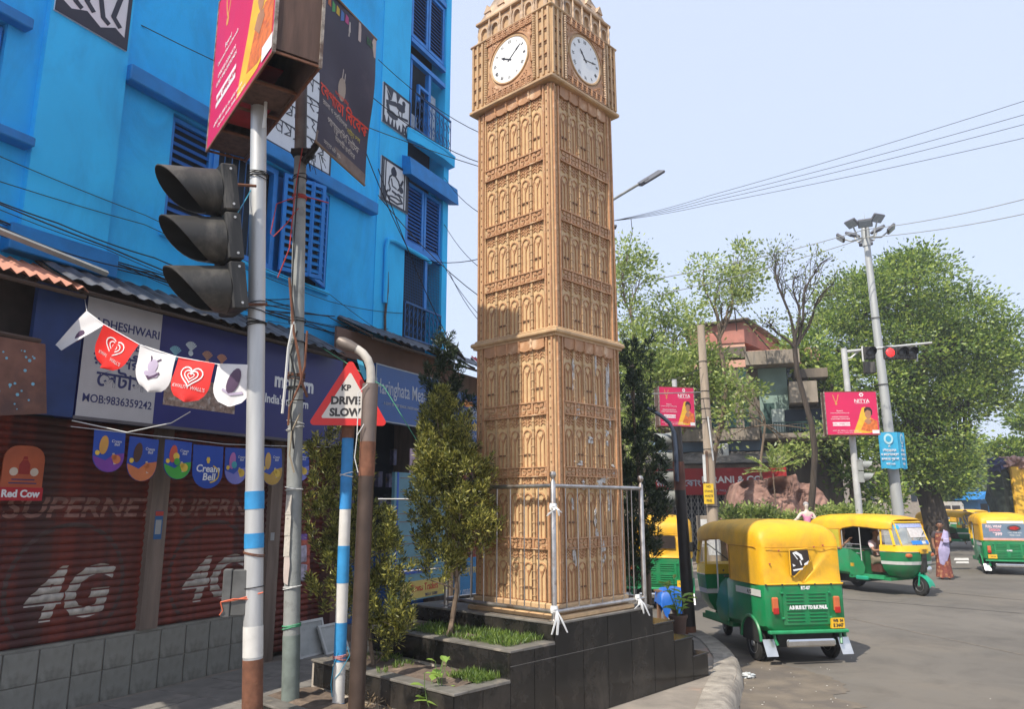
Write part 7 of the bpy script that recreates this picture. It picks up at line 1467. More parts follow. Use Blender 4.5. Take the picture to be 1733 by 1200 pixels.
    mb = MB(); mb.box(-.13, .13, 2.6, 2.612, .9, 1.0); mb.build('front_plate', m_plate, t)
    mb = MB(); mb.lathe([(.03, -.06), (.075, -.02), (.085, .0), (.083, .012), (.07, .02), (.01, .024)], 18, T(0, 2.68, .56) @ Matrix.Rotation(-pi/2, 4, 'X')); mb.build('headlight', m_chrome, t, smooth=True)
    wheel(t, .0, 2.45, rz=radians(-14))
    mb = MB(); arc = [2.45-.0+.25*cos(a) for a in (0,)]; rows = [[(x, 2.45+.262*cos(a), .215+.262*sin(a)-abs(x)*abs(x)*4) for x in (-.1, -.05, 0, .05, .1)] for a in [radians(5+i*13) for i in range(12)]]; mb.loft(rows, cap=False, closed=False); mb.loft([[(x*1.0, y, z-.012) for x, y, z in r] for r in rows][::-1], cap=False, closed=False); mb.build('mudguard', m_teal2, t, smooth=True)
    mb = MB(); mb.tube([(.075, 2.45, .215), (.075, 2.5, .5)], .02, 6); mb.tube([(-.075, 2.45, .215), (-.075, 2.5, .5)], .02, 6); mb.build('fork', m_teal2, t, kind='stuff')
    mb = MB(); mb.tube([(-.28, 1.95, .98), (-.1, 2.05, 1.0), (0, 2.1, .92), (.1, 2.05, 1.0), (.28, 1.95, .98)], .016, 6); mb.build('handlebar', m_int, t)
    mb = MB(); mb.tube([(-.6, 2.1, 1.25), (-.7, 2.15, 1.3)], .008, 5); mb.bbox(-.78, -.68, 2.13, 2.15, 1.24, 1.38, .01); mb.build('mirror', m_int, t)
    return t
def rtext(t, s, size, x, z, mat, y=-.004, **k): return text(s, size, mat, t, T(x, y, z) @ RX90, ext=.001, **k)
# near one, seen from behind
P_ = Vector((3.66, 10.02, 0)); hd = radians(10)
GA = 'yellow and green auto rickshaws'
a1 = build_auto('auto_rickshaw', 'nearest yellow and green auto rickshaw, seen from behind beside the kerb', P_ + Vector((.0, -.3, 0)), hd, GA); a1.scale = (.885, .92, 1.0)
rtext(a1, 'RT-07', .055, .0, .905, m_white, .012, bold=.05); rtext(a1, 'A.B BUS S.T TO B.K PAUL', .058, .02, .675, m_white, .0, bold=.07, sx=.9)
rtext(a1, 'WB  04', .048, .45, .51, m_ink2, -.010, bold=.04); rtext(a1, 'E 3447', .055, .45, .455, m_ink2, -.010, bold=.04)
mb = MB(); q = [(.02, 1.08), (.33, 1.24), (.27, 1.38), (.0, 1.37)]; q = [(.0, 1.06), (.04, 1.06), (.29, 1.23), (.27, 1.37), (-.0, 1.355)]
q = [(x-.2, z) for x, z in q]; mb.prism(q, 'y', -.004, .046); wn = mb.build('rear_window', M('window_black', (.035, .025, .02), .3), a1)
poly_mesh([[(.03, 1.335), (.09, 1.35), (.17, 1.31), (.19, 1.25), (.16, 1.24), (.13, 1.29), (.08, 1.315)], [(.03, 1.33), (.1, 1.25), (.11, 1.255), (.05, 1.33)], [(.13, 1.24), (.15, 1.18), (.165, 1.185), (.15, 1.24)], [(.02, 1.2), (.07, 1.18), (.03, 1.165)], [(.2, 1.2), (.24, 1.22), (.275, 1.24), (.25, 1.19), (.2, 1.18)], [(.02, 1.13), (.18, 1.15), (.17, 1.13), (.03, 1.11)]], m_white, 'bird_drawing', wn, T(-.2, -.005, 0) @ RX90)
mb = MB(); mb.tube([(-.21, .004, 1.37), (.07, .004, 1.385), (.1, .004, 1.235), (-.17, .004, 1.04), (-.21, .004, 1.06), (-.21, .004, 1.37)], .01, 5); mb.build('window_hem', m_yc, wn)
for x, z in ((-.35, 1.36), (-.5, 1.2), (.2, 1.4), (.34, 1.42)): mb = MB(); mb.lathe([(.012, 0), (.01, .02)], 8, T(x, .05, z) @ RX90); mb.build('rivet', M('rivet_red', (.4, .1, .06), .5), a1)
for x in (-.6, -.35, -.1, .15, .4, .6): mb = MB(); mb.lathe([(.01, 0), (.012, .02), (.004, .03)], 6, T(x, .02, .95) @ RX90); mb.build('hem_stud', m_int, a1)
o = text('A.P.S', .07, m_ink2, a1, T(-.6395, .42, .84) @ rotz(-pi/2) @ RX90, ext=.001, bold=.02, sx=.8)
# crossing one, seen from its front right
P2 = Vector((8.92, 17.0, 0)); th = radians(62); hv = Vector((cos(th), -sin(th), 0)); a2r = atan2(hv.y, hv.x)-pi/2
a2 = build_auto('auto_rickshaw', 'auto rickshaw with driver and passenger turning towards the camera, its stickered windscreen showing', P2 - hv*2.45, a2r, GA)
def scr(a, u0, u1, z0, z1, mat, name, d=.006):                # sticker on the inside curve of the windscreen: u across -1..1
    lo_ = Vector((0, 2.55, 1.07)); hi_ = Vector((0, 2.34, 1.56)); rows = []
    def at(u, z): f = (z-1.07)/.49; hw = .585+(.56-.585)*f; y1 = 2.55+(2.34-2.55)*f; an = pi/2 - u*pi/2*.86; an = max(0.001, min(pi-.001, an)); cxx = cos(an); x = hw*math.copysign(abs(cxx)**.75, cxx); y = 1.95+.25*(y1-1.95)+(y1-1.95)*.75*sin(an)**.75; return (x, y+d, z)
    mb = MB(); mb.loft([[at(u0+(u1-u0)*i/6, z) for i in range(7)] for z in (z0, z1)], cap=False, closed=False); return mb.build(name, mat, a)
m_stb = M('sticker_blue', (.02, .2, .6), .4, var=.1); m_stl = M('sticker_lilac', (.35, .4, .65), .4, var=.3, scale=30); m_stw = M('sticker_poster', (.6, .55, .52), .5, var=.15, scale=14, c2=(.6, .2, .08), c2amt=.3, c2scale=10)
scr(a2, -.62, .62, 1.45, 1.53, m_stl, 'screen_banner'); scr(a2, .5, .74, 1.42, 1.5, M('sticker_cyan', (.05, .35, .6), .4), 'sticker', .009); scr(a2, -.45, .2, 1.24, 1.44, m_stw, 'poster'); scr(a2, -.05, .25, 1.09, 1.17, m_stb, 'round_sticker'); scr(a2, -.5, -.2, 1.09, 1.17, m_stb, 'round_sticker'); scr(a2, -.2, -.05, 1.1, 1.16, m_stripe, 'sticker')
text('WB 04', .05, m_ink2, a2, T(0, 2.6145, .965) @ rotz(pi) @ RX90, ext=.001, bold=.03); text('C 2571', .045, m_ink2, a2, T(0, 2.6145, .925) @ rotz(pi) @ RX90, ext=.001, bold=.03)
mb = MB(); mb.bbox(.606, .612, 1.18, 1.28, .56, .64, .002); mb.build('side_plate', m_plate, a2)
mb = MB(); mb.box(.64, .648, .62, .95, .96, 1.38); mb.build('quarter_screen', M('yellowed_plastic', (.5, .42, .03), .3, var=.1), a2)
mb = MB(); mb.bbox(.5, .64, 1.3, 1.62, .28, .37, .02); mb.build('step_board', m_teal2, a2)
mb = MB(); mb.blob((.33, 1.95, 1.46), (.05, .02, .06), 12, 8); mb.build('round_mirror', m_stripe, a2, smooth=True)
# right edge one, seen from behind with poster
P3 = at_z(1668, 971); hd3 = radians(-22); fx = Vector((cos(hd3), sin(hd3), 0)); fy = Vector((-sin(hd3), cos(hd3), 0))
a3 = build_auto('auto_rickshaw', 'auto rickshaw at the right edge with a printed advertisement across its back', P3 + fx*.57 - fy*.42, hd3, GA)
mb = MB(); mb.box(-.58, .57, .02, .035, 1.02, 1.42); ps = mb.build('back_poster', M('poster_slate', (.14, .2, .27), .5, var=.1), a3)
rtext(ps, 'FULL WRAP', .1, -.3, 1.34, M('poster_pinkwhite', (.7, .55, .58), .5), .016, bold=.05, sx=.75); rtext(ps, 'DESIGN', .1, -.28, 1.24, M('poster_pink', (.65, .25, .3), .5), .016, bold=.05, sx=.8); rtext(ps, '*399', .12, -.22, 1.13, MATS['poster_pinkwhite'], .016, bold=.05)
poly_mesh([circ(.2, 1.3, .17, 18, ry=.085)], M('poster_dark', (.06, .05, .06), .5), 'oval_logo', ps, T(0, .018, 0) @ RX90); poly_mesh([circ(.2, 1.3, .13, 5, ry=.055)], m_tail2, 'oval_logo', ps, T(0, .012, 0) @ RX90); rtext(ps, 'CALL FOR ADS', .05, .2, 1.17, m_white, .016); rtext(ps, '98300 12345', .05, .2, 1.1, m_white, .016)
mb = MB(); mb.box(-.58, .57, .018, .036, .96, 1.02); mb.build('poster_footer', M('poster_foot', (.6, .35, .32), .5), a3); mb = MB(); mb.box(-.45, .45, .04, .06, 1.43, 1.5); mb.build('white_top_strip', m_white, a3)
rtext(a3, 'CARE', .055, .02, .675, m_white, .0, bold=.05); rtext(a3, 'WB 04', .05, -.4, .5, m_ink2, -.006); mb = MB(); mb.box(-.52, -.3, -.004, .02, .45, .56); mb.build('number_plate', m_plate, a3)
# the one behind the dark conifer
P4 = at_z(1172, 1030); hd4 = radians(-14); fx = Vector((cos(hd4), sin(hd4), 0)); fy = Vector((-sin(hd4), cos(hd4), 0))
a4 = build_auto('auto_rickshaw', 'auto rickshaw partly hidden by the dark conifer and black pole', P4 - fx*.6 - fy*.42, hd4, GA)
mb = MB(); mb.box(-.3, .34, .03, .046, 1.12, 1.36); mb.build('rear_window', MATS['window_black'], a4); rtext(a4, 'WB 04', .05, .44, .48, m_ink2, -.01)
# far queue
for k, (u, v, hh, lb) in enumerate(((1562, 925, 215, 'yellow auto rickshaw side-on behind the turning one'), (1624, 908, 185, 'dull yellow auto rickshaw standing behind the man in the dark shirt'), (1590, 905, 170, 'far yellow auto rickshaw just ahead of the white van'))):
    p = at_z(u, v); c = copy_tree(a4); c.location = p; c.rotation_euler = (0, 0, radians(hh)); c['label'] = lb; c['group'] = GA
# far van, taxi, truck, kiosks
def van(label, p, rz, L, W_, H, mat, cat='van', nm='van'):
    t = thing(nm, label, cat, p, rz); z0 = .35
    prof_ = [(-L/2, z0), (L/2, z0), (L/2, H*.5), (L/2-.12*L, H*.58), (L/2-.25*L, H*.97), (L/2-.32*L, H), (-L/2+.05*L, H), (-L/2, H*.9)]
    mb = MB(); mb.prism(prof_, 'y', -W_/2, W_/2); mb.build('body', mat, t)
    for s in (-1, 1):
        for k in range(3): mb = MB(); x0 = -L*.4+k*L*.24; mb.bbox(x0, x0+L*.2, s*W_/2-.01, s*W_/2+.01, H*.6, H*.88, .02); mb.build('window', MATS['window_black'], t)
        for x in (-L*.3, L*.32): mb = MB(); mb.lathe([(.3, -.1), (.32, 0), (.3, .1), (.1, .1)], 16, T(x, s*(W_/2-.05), .32) @ Matrix.Rotation(pi/2, 4, 'X')); mb.build('wheel', m_tyre, t)
        mb = MB(); mb.bbox(L/2-.02, L/2+.02, s*W_*.36-.12, s*W_*.36+.12, .62, .78, .02); mb.build('headlight', m_chrome, t)
    mb = MB(); mb.add([(L/2-.13*L+.02, -W_*.42, H*.61), (L/2-.13*L+.02, W_*.42, H*.61), (L/2-.235*L+.02, W_*.42, H*.93), (L/2-.235*L+.02, -W_*.42, H*.93)], [(0, 1, 2, 3)]); mb.build('windscreen', MATS['window_black'], t)
    mb = MB(); mb.bbox(L/2-.02, L/2+.06, -W_/2, W_/2, .35, .5, .02); mb.build('bumper', m_int, t); return t
p = at_z(1583, 905); van('distant cream white van above the yellow rickshaws', (p.x, p.y, 0), radians(205), 4.2, 1.75, 2.25, M('van_cream', (.62, .58, .5), .4))
p = at_z(1618, 884); van('distant grey car further along the road', (p.x, p.y, 0), radians(215), 4.0, 1.6, 1.5, M('car_grey', (.25, .27, .28), .35), 'car', 'car')
tk = thing('loaded_truck', 'yellow truck piled with pinkish bundles and dark netting at the right edge', 'truck', (at_y(1712, 870, 34).x, 34, 0), radians(-25))
hz0 = at_y(1712, 790, 34).z
mb = MB(); mb.bbox(.15, 2.6, 0, 5, .9, hz0, .05); mb.build('yellow_side', M('truck_yellow', (.72, .42, .03), .5, var=.1, scale=2), tk); mb = MB()
for k in range(7): mb.box(.2+k*.36, .24+k*.36, -.03, 0, .95, hz0-.1)
mb.build('side_ribs', M('truck_yellow2', (.6, .32, .02), .5), tk, kind='stuff')
mb = MB(); mb.blob((-.2, .8, (hz0+.9)/2), (.55, 1, (hz0-.9)/2*1.05), 12, 10, .5); mb.build('dark_netting', M('net_dark_green', (.04, .05, .035), .9, var=.5, scale=6), tk)
for k in range(9): mb = MB(); mb.blob((-.3+.35*k, .3+.2*(k % 3), hz0+.12+.1*sin(k)), (.36, .6, .28), 10, 7, .8); mb.build('bundle', M('bundle_pink', (.5, .3, .25), .9, var=.4, scale=8) if k else M('bundle_blue', (.05, .06, .15), .9), tk)
for x in (.2, 1.9):
    for y in (.6, 4.2): mb = MB(); mb.lathe([(.45, -.12), (.48, 0), (.45, .12), (.15, .12)], 18, T(x, y, .48) @ Matrix.Rotation(pi/2, 4, 'Y')); mb.build('wheel', m_tyre, tk)
mb = MB(); mb.box(.0, 2.4, 0, 5, .55, .9); mb.build('chassis', m_int, tk)
for k, (u0, u1, vt, Y, m_, lb) in enumerate(((1634, 1650, 832, 62, M('kiosk_grey', (.32, .36, .38), .7), 'grey roadside kiosk with a blue roof far down the road'), (1655, 1676, 846, 58, M('kiosk_blue', (.05, .2, .38), .7), 'blue tarpaulin stall beside the loaded truck'))):
    x0 = at_y(u0, 857, Y).x; x1 = at_y(u1, 857, Y).x; z1 = at_y(u0, vt, Y).z; t = thing('kiosk', lb, 'kiosk', (x0, Y, 0)); mb = MB(); mb.bbox(0, x1-x0, 0, 2, 0, z1, .03); mb.build('walls', m_, t); mb = MB(); mb.prism([(-.4, z1), (x1-x0+.4, z1+.05), ((x1-x0)/2, z1+.6)], 'y', -.6, 2.3); mb.build('roof', M('tarp_bright_blue', (.02, .2, .5), .5), t)
    mb = MB(); mb.box(.2, x1-x0-.2, -.02, 0, .9, z1-.3); mb.build('hatch', m_int, t)
# far buildings closing the street and lattice mast
for k, (u0, u1, vt, Y, c_) in enumerate(((1590, 1632, 838, 120, (.45, .36, .3)), (1640, 1690, 842, 140, (.4, .38, .36)), (1690, 1790, 835, 110, (.42, .4, .36)), (1040, 1110, 700, 48, (.35, .3, .27)), (1440, 1560, 780, 52, (.3, .26, .22)))):
    x0 = at_y(u0, 857, Y).x; x1 = at_y(u1, 857, Y).x; z1 = at_y(u0, vt, Y).z
    t = thing('distant_building', ('pale low building at the far end of the road left of the kiosks', 'hazy low building beyond the kiosks', 'grey building behind the loaded truck', 'brownish building glimpsed between the tower and the airy tree', 'shadowed building behind the trunk of the huge tree')[k], 'building', (x0, Y, 0))
    mb = MB(); mb.box(0, x1-x0, 0, 8, 0, z1); mb.build('wall', M('far_wall%d' % k, c_, .9, var=.15), t)
    n_ = 5; 
    for i in range(n_): mb = MB(); w_ = (x1-x0)/n_; mb.box(w_*(i+.3), w_*(i+.7), -.03, 0, z1*.45, z1*.75); mb.build('window', m_dkin, t)
p = at_y(1627, 857, 130); t = thing('lattice_mast', 'faint slender lattice mast far down the road', 'mast', (p.x, 130, 0)); zt_ = at_y(1627, 742, 130).z
for s_, q in ((-1, -1), (1, -1), (1, 1), (-1, 1)): mb = MB(); mb.tube([(s_*.8, q*.8, 0), (s_*.3, q*.3, zt_)], .09, 4); mb.build('leg', m_galv, t)
mb = MB()
for i in range(12):
    z = zt_*i/12; z2 = zt_*(i+1)/12; f = .8-.5*i/12; g = .8-.5*(i+1)/12; mb.tube([(-f, -f, z), (g, -g, z2)], .05, 3); mb.tube([(f, -f, z), (-g, -g, z2)], .05, 3); mb.tube([(-f, -f, z), (f, -f, z)], .05, 3)
mb.build('bracing', m_galv, t, kind='stuff')
# ================================================================ PEOPLE
m_skin = M('brown_skin', (.24, .12, .07), .55, var=.06); m_skinl = M('light_skin', (.42, .25, .17), .55, var=.06); m_hair = M('black_hair', (.012, .01, .01), .45)
def skin_mesh(name, V, E, Rr, mats, root=0, sub=2):
    me = bpy.data.meshes.new(name); bm = bmesh.new(); lay = bm.verts.layers.skin.verify(); vs = []
    for i, (p, r) in enumerate(zip(V, Rr)):
        v = bm.verts.new(p); v[lay].radius = (r, r) if not isinstance(r, tuple) else r; v[lay].use_root = (i == root); vs.append(v)
    for a, b in E: bm.edges.new((vs[a], vs[b]))
    bm.to_mesh(me); bm.free(); o = bpy.data.objects.new(name, me); C.objects.link(o)
    m1 = o.modifiers.new('s', 'SKIN'); m1.use_smooth_shade = True; m1.branch_smoothing = .6; m2 = o.modifiers.new('u', 'SUBSURF'); m2.levels = sub; m2.render_levels = sub
    out = bpy.data.meshes.new_from_object(o.evaluated_get(bpy.context.evaluated_depsgraph_get())); bpy.data.objects.remove(o); bpy.data.meshes.remove(me)
    out.materials.clear(); [out.materials.append(m) for m in (mats if isinstance(mats, list) else [mats])]; out.name = name; return out
def chain(V, E, Rr, start, pts):
    last = start
    for p, r in pts: V.append(p); Rr.append(r); E.append((last, len(V)-1)); last = len(V)-1
    return last
def person(label, loc, rz, pose, skin, shirt, trousers, hair=True, scale=1.0, hair_long=False, group=None, skirt=None):
    """pose: dict of joint positions (metres, local, facing -y). one continuous skinned body, clothes and hair as children"""
    t = thing('person', label, 'person', loc, rz, group); t.scale = (scale,)*3; J = {k: Vector(v) for k, v in pose.items()}
    V = [J['pelvis']]; Rr = [.105]; E = []
    ch = chain(V, E, Rr, 0, [(J['pelvis'].lerp(J['neck'], .35), .105), (J['pelvis'].lerp(J['neck'], .75), .125), (J['neck'], .055)])
    hd = J['head']; fwd = Vector((0, -1, 0)) if 'face' not in J else J['face'].normalized()
    chain(V, E, Rr, ch, [(J['neck'].lerp(hd, .45)+fwd*.005, .05), (hd+Vector((0, 0, -.03))+fwd*.012, .072), (hd+Vector((0, 0, .04)), .088), (hd+Vector((0, 0, .105)), .06)])
    for s in 'LR':
        chain(V, E, Rr, 2, [(J['sho'+s], .062), (J['elb'+s], .042), (J['wri'+s], .028)])
        w_ = len(V)-1; d = (J['wri'+s]-J['elb'+s]).normalized(); sd = d.cross(Vector((0, 1, 0.1))).normalized(); hand = J['wri'+s]+d*.06; V.append(hand); Rr.append(.034); E.append((w_, len(V)-1)); hb = len(V)-1
        for k, (o_, L) in enumerate(((-.026, .07), (-.009, .085), (.009, .08), (.026, .062))): chain(V, E, Rr, hb, [(hand+d*.035+sd*o_, .0095), (hand+d*(.035+L*.55)+sd*o_*1.1, .009), (hand+d*(.03+L)+sd*o_+Vector((0, -.012, -.006)), .0075)])
        chain(V, E, Rr, hb, [(hand+d*.0+sd*-.042, .011), (hand+d*.035+sd*-.055, .009)])
    for s in 'LR': chain(V, E, Rr, 0, [(J['hip'+s], .085), (J['kne'+s], .056), (J['ank'+s], .036), (J['ank'+s]+Vector(J.get('toe', (0, -.13, -.05))), .033)])
    body = put('body', skin_mesh('body', V, E, Rr, skin), t)
    # face: nose, eyes, mouth, ears
    sx = fwd.cross(Vector((0, 0, 1))).normalized(); mb = MB(); mb.blob(hd+fwd*.092+Vector((0, 0, .005)), (.014, .018, .024), 8, 6); mb.build('nose', skin, body, smooth=True)
    for s in (-1, 1): mb = MB(); mb.blob(hd+fwd*.074+sx*s*.03+Vector((0, 0, .035)), .011, 8, 6); mb.build('eye', m_int, body); mb = MB(); mb.blob(hd+sx*s*.088+Vector((0, 0, .01)), (.012, .018, .028), 8, 6); mb.build('ear', skin, body)
    mb = MB(); mb.blob(hd+fwd*.082+Vector((0, 0, -.038)), (.026, .01, .008), 8, 5); mb.build('mouth', M('lips', (.25, .07, .06), .5), body)
    if hair:
        mb = MB(); c = hd-fwd*.018+Vector((0, 0, .055)); n_, m_ = 18, 10; rows = []
        for i in range(m_+1):
            ph_ = pi*.62*i/m_; rows.append([tuple(c+(fwd*cos(a)+sx*sin(a))*(.098*sin(ph_)*(1-.12*(cos(a) > .4)*(i > 5)))+Vector((0, 0, .1*cos(ph_)+(.05*(cos(a) > .5) if i > 6 else 0)))) for a in [2*pi*j/n_ for j in range(n_)]])
        mb.loft(rows, cap=False); mb.build('hair', m_hair, body, smooth=True)
        if hair_long: mb = MB(); mb.blob(hd-fwd*.1+Vector((0, 0, .0)), (.06, .06, .07), 10, 8); mb.build('hair_bun', m_hair, body, smooth=True)
    e_ = .014
    V = [J['pelvis'].lerp(J['neck'], -.05)]; Rr = [.118]; E = []
    chain(V, E, Rr, 0, [(J['pelvis'].lerp(J['neck'], .35), .105+e_), (J['pelvis'].lerp(J['neck'], .75), .128+e_), (J['neck']+Vector((0, 0, -.02)), .06+e_)])
    for s in 'LR': chain(V, E, Rr, 2, [(J['sho'+s], .064+e_), (J['sho'+s].lerp(J['elb'+s], .75), .046+e_)])
    put('shirt', skin_mesh('shirt', V, E, Rr, shirt), t)
    if trousers:
        V = [J['pelvis']]; Rr = [.118]; E = []
        for s in 'LR': chain(V, E, Rr, 0, [(J['hip'+s], .088+e_), (J['kne'+s], .06+e_), (J['kne'+s].lerp(J['ank'+s], .9), .045+e_)])
        put('trousers', skin_mesh('trousers', V, E, Rr, trousers), t)
    return t, J
# seated passenger and driver in the turning rickshaw (placed in its own coordinates)
def in_auto(a, x, y, z=0): return a.matrix_basis @ Vector((x, y, z))
seat = dict(pelvis=(0, 0, .12), neck=(0, .02, .60), head=(0, -.01, .73), shoL=(.19, .02, .53), shoR=(-.19, .02, .53), elbL=(.26, -.1, .3), elbR=(-.26, -.12, .32), wriL=(.2, -.33, .3), wriR=(-.18, -.34, .34), hipL=(.1, -.04, .1), hipR=(-.1, -.04, .1), kneL=(.12, -.43, .12), kneR=(-.12, -.43, .12), ankL=(.12, -.45, -.2), ankR=(-.12, -.45, -.2))
S_ = .92
d2 = dict(seat); d2.update(wriL=(.16, -.42, .38), wriR=(-.16, -.42, .38))
p = in_auto(a2, .12, 1.52, .62); t, J = person('person at the handlebar of the turning rickshaw in a pale pink shirt', p, a2r+pi, d2, m_skin, M('shirt_pale_pink', (.65, .5, .5), .8), M('trousers_khaki', (.22, .18, .12), .8), scale=S_)
d3 = dict(seat); d3.update(elbR=(-.3, -.14, .34), wriR=(-.2, -.3, .52), elbL=(.24, -.12, .28))
p = in_auto(a2, .36, .8, .62); t, J = person('person riding in the back of the turning rickshaw in a white shirt, one hand raised', p, a2r+pi, d3, m_skin, M('shirt_white', (.72, .72, .7), .8), M('trousers_dark', (.03, .03, .04), .8), scale=S_)
# woman in a sari
wp = at_z(1600, 981); stand = dict(pelvis=(0, 0, .92), neck=(0, .0, 1.38), head=(0, -.015, 1.5), shoL=(.165, .0, 1.32), shoR=(-.165, .0, 1.32), elbL=(.22, -.08, 1.08), elbR=(-.22, .0, 1.06), wriL=(.06, -.22, 1.1), wriR=(-.2, -.06, .84), hipL=(.09, 0, .88), hipR=(-.09, 0, .88), kneL=(.1, -.02, .48), kneR=(-.1, .02, .48), ankL=(.1, .0, .08), ankR=(-.09, .0, .08))
wm, J = person('person walking in a lavender and rust patterned sari beside the turning rickshaw', (wp.x, wp.y, 0), radians(-20), stand, m_skin, M('blouse_dark', (.05, .04, .045), .8), None, hair_long=True, scale=.93)
m_sari = M('sari_print', (.2, .05, .035), .8, var=.4, scale=30, c2=(.5, .26, .12), c2amt=.42, c2scale=11); m_lav = M('sari_lavender', (.38, .34, .52), .75, var=.12, scale=12)
rows = []; n_ = 40
for k, (z, rx, ry) in enumerate(((1.0, .15, .115), (.92, .175, .135), (.8, .19, .15), (.6, .185, .15), (.35, .19, .165), (.12, .215, .19), (.06, .22, .195))):
    rows.append([(rx*cos(a)*(1+.05*sin(a*11)*(k/6)), ry*sin(a)*(1+.09*sin(a*9+k*.3)*(k/6)), z+.01*sin(a*7)) for a in [2*pi*i/n_ for i in range(n_)]])
mb = MB(); mb.loft(rows, cap=False); mb.build('sari_skirt', m_sari, wm, smooth=True)
mb = MB(); L = []
for f in [i/14 for i in range(15)]:        # drape from the left shoulder across the front down to the knee
    c = Vector((.15*(1-f)**1.2-.02-.02*f, -.15-.05*sin(pi*f), 1.36-.95*f)); w_ = .055+.09*min(1, f*1.7)-.07*max(0, f-.6)/.4; L.append([(c.x-w_, c.y+.02, c.z+.04), (c.x-w_*.3, c.y-.01-.01*sin(f*14), c.z), (c.x+w_*.3, c.y-.012, c.z), (c.x+w_, c.y+.03, c.z-.03)])
mb.loft(L, cap=False, closed=False); mb.loft([[(x, y+.012, z) for x, y, z in r] for r in L][::-1], cap=False, closed=False); mb.build('sari_drape', m_lav, wm, smooth=True)
mb = MB(); L = [[(.17+.02*sin(f*5), .1+.02*f, 1.38-.8*f+.0), (.05, .15, 1.38-.8*f), (-.06, .13, 1.36-.8*f)] for f in [i/8 for i in range(9)]]; mb.loft(L, cap=False, closed=False); mb.build('sari_back', m_sari, wm, smooth=True)
mb = MB(); mb.loft([[(.17*cos(a)*k, .13*sin(a)*k, z) for a in [2*pi*i/20 for i in range(20)]] for z, k in ((.98, 1), (1.1, .96), (1.22, 1.0), (1.3, .95))], cap=False); mb.build('sari_wrap', m_sari, wm, smooth=True)
mb = MB(); mb.bbox(-.0, .16, -.3, -.2, 1.02, 1.16, .02); mb.build('bundle_in_arm', m_lav, wm); mb = MB(); mb.bbox(-.27, -.2, -.12, .06, .68, .86, .02); mb.build('handbag', m_int, wm)
# man further off
mp = at_z(1639, 922); std2 = dict(stand); std2.update(pelvis=(0, 0, .93), neck=(0, 0, 1.43), head=(0, -.015, 1.56), face=(-.8, -.6, 0), shoL=(.2, 0, 1.37), shoR=(-.2, 0, 1.37), elbL=(.25, .03, 1.1), elbR=(-.26, .0, 1.1), wriL=(.24, -.1, .87), wriR=(-.25, -.08, .86), kneL=(.14, -.08, .5), kneR=(-.1, .02, .5), ankL=(.2, -.1, .08), ankR=(-.1, .08, .08))
person('person in a dark tee shirt and blue jeans standing in the road behind the woman', (mp.x, mp.y, 0), radians(-10), std2, m_skin, M('tee_purple', (.07, .06, .11), .8), M('jeans_blue', (.08, .15, .28), .8), scale=1.02)
for k, (u, v, sc, sh_) in enumerate(((1690, 893, 1, (.4, .38, .35)), (1603, 893, 1, (.3, .12, .1)))):
    q = at_z(u, v); person(('distant person in pale clothes on the road before the loaded truck', 'distant person in a reddish shirt between the rickshaws')[k], (q.x, q.y, 0), radians(20*k), std2, m_skin, M('far_shirt%d' % k, sh_, .8), MATS['trousers_dark'])
# statue figure in pink by the rock
spt = at_y(1368, 905, 20.6); zf = at_y(1368, 843, 20.6).z
t = thing('statue', 'painted statue of a figure in a pink robe with an outstretched arm before the rock', 'statue', (spt.x, 20.6, zf-1.62)); t.scale = (.85, .85, .93); 
V = [Vector((0, 0, .92))]; Rr = [.11]; E = []; e2 = chain(V, E, Rr, 0, [((0, 0, 1.1), .105), ((0, 0, 1.28), .12), ((0, 0, 1.4), .05)]); chain(V, E, Rr, e2, [((0, -.01, 1.46), .05), ((0, -.01, 1.52), .08), ((0, 0, 1.58), .06)])
chain(V, E, Rr, 2, [((-.18, 0, 1.3), .06), ((-.36, -.1, 1.14), .045), ((-.6, -.22, 1.03), .03), ((-.68, -.25, 1.03), .02)]); chain(V, E, Rr, 2, [((.18, 0, 1.3), .06), ((.26, -.08, 1.1), .045), ((.1, -.2, 1.16), .03), ((.04, -.22, 1.2), .02)])
chain(V, E, Rr, 0, [((0, 0, .6), .16), ((0, 0, .2), .2), ((0, 0, .0), .2)]); bd = put('body', skin_mesh('body', V, E, Rr, M('statue_cream', (.6, .5, .42), .5)), t)
V = [Vector((0, 0, .95))]; Rr = [.13]; E = []; chain(V, E, Rr, 0, [((0, 0, 1.1), .12), ((0, 0, 1.28), .135), ((0, 0, 1.37), .07)]); chain(V, E, Rr, 2, [((-.17, 0, 1.3), .062), ((-.27, -.05, 1.22), .052)]); chain(V, E, Rr, 2, [((.17, 0, 1.3), .062), ((.22, -.04, 1.22), .052)])
put('robe', skin_mesh('robe', V, E, Rr, M('robe_pink', (.65, .25, .4), .6)), t)
mb = MB(); mb.blob((0, .02, 1.56), (.085, .09, .075), 10, 7); mb.build('hair', M('statue_grey', (.35, .33, .33), .6), t, smooth=True); mb = MB(); mb.box(-.3, .3, -.3, .3, -.8, 0); mb.build('plinth', m_conc2, t)
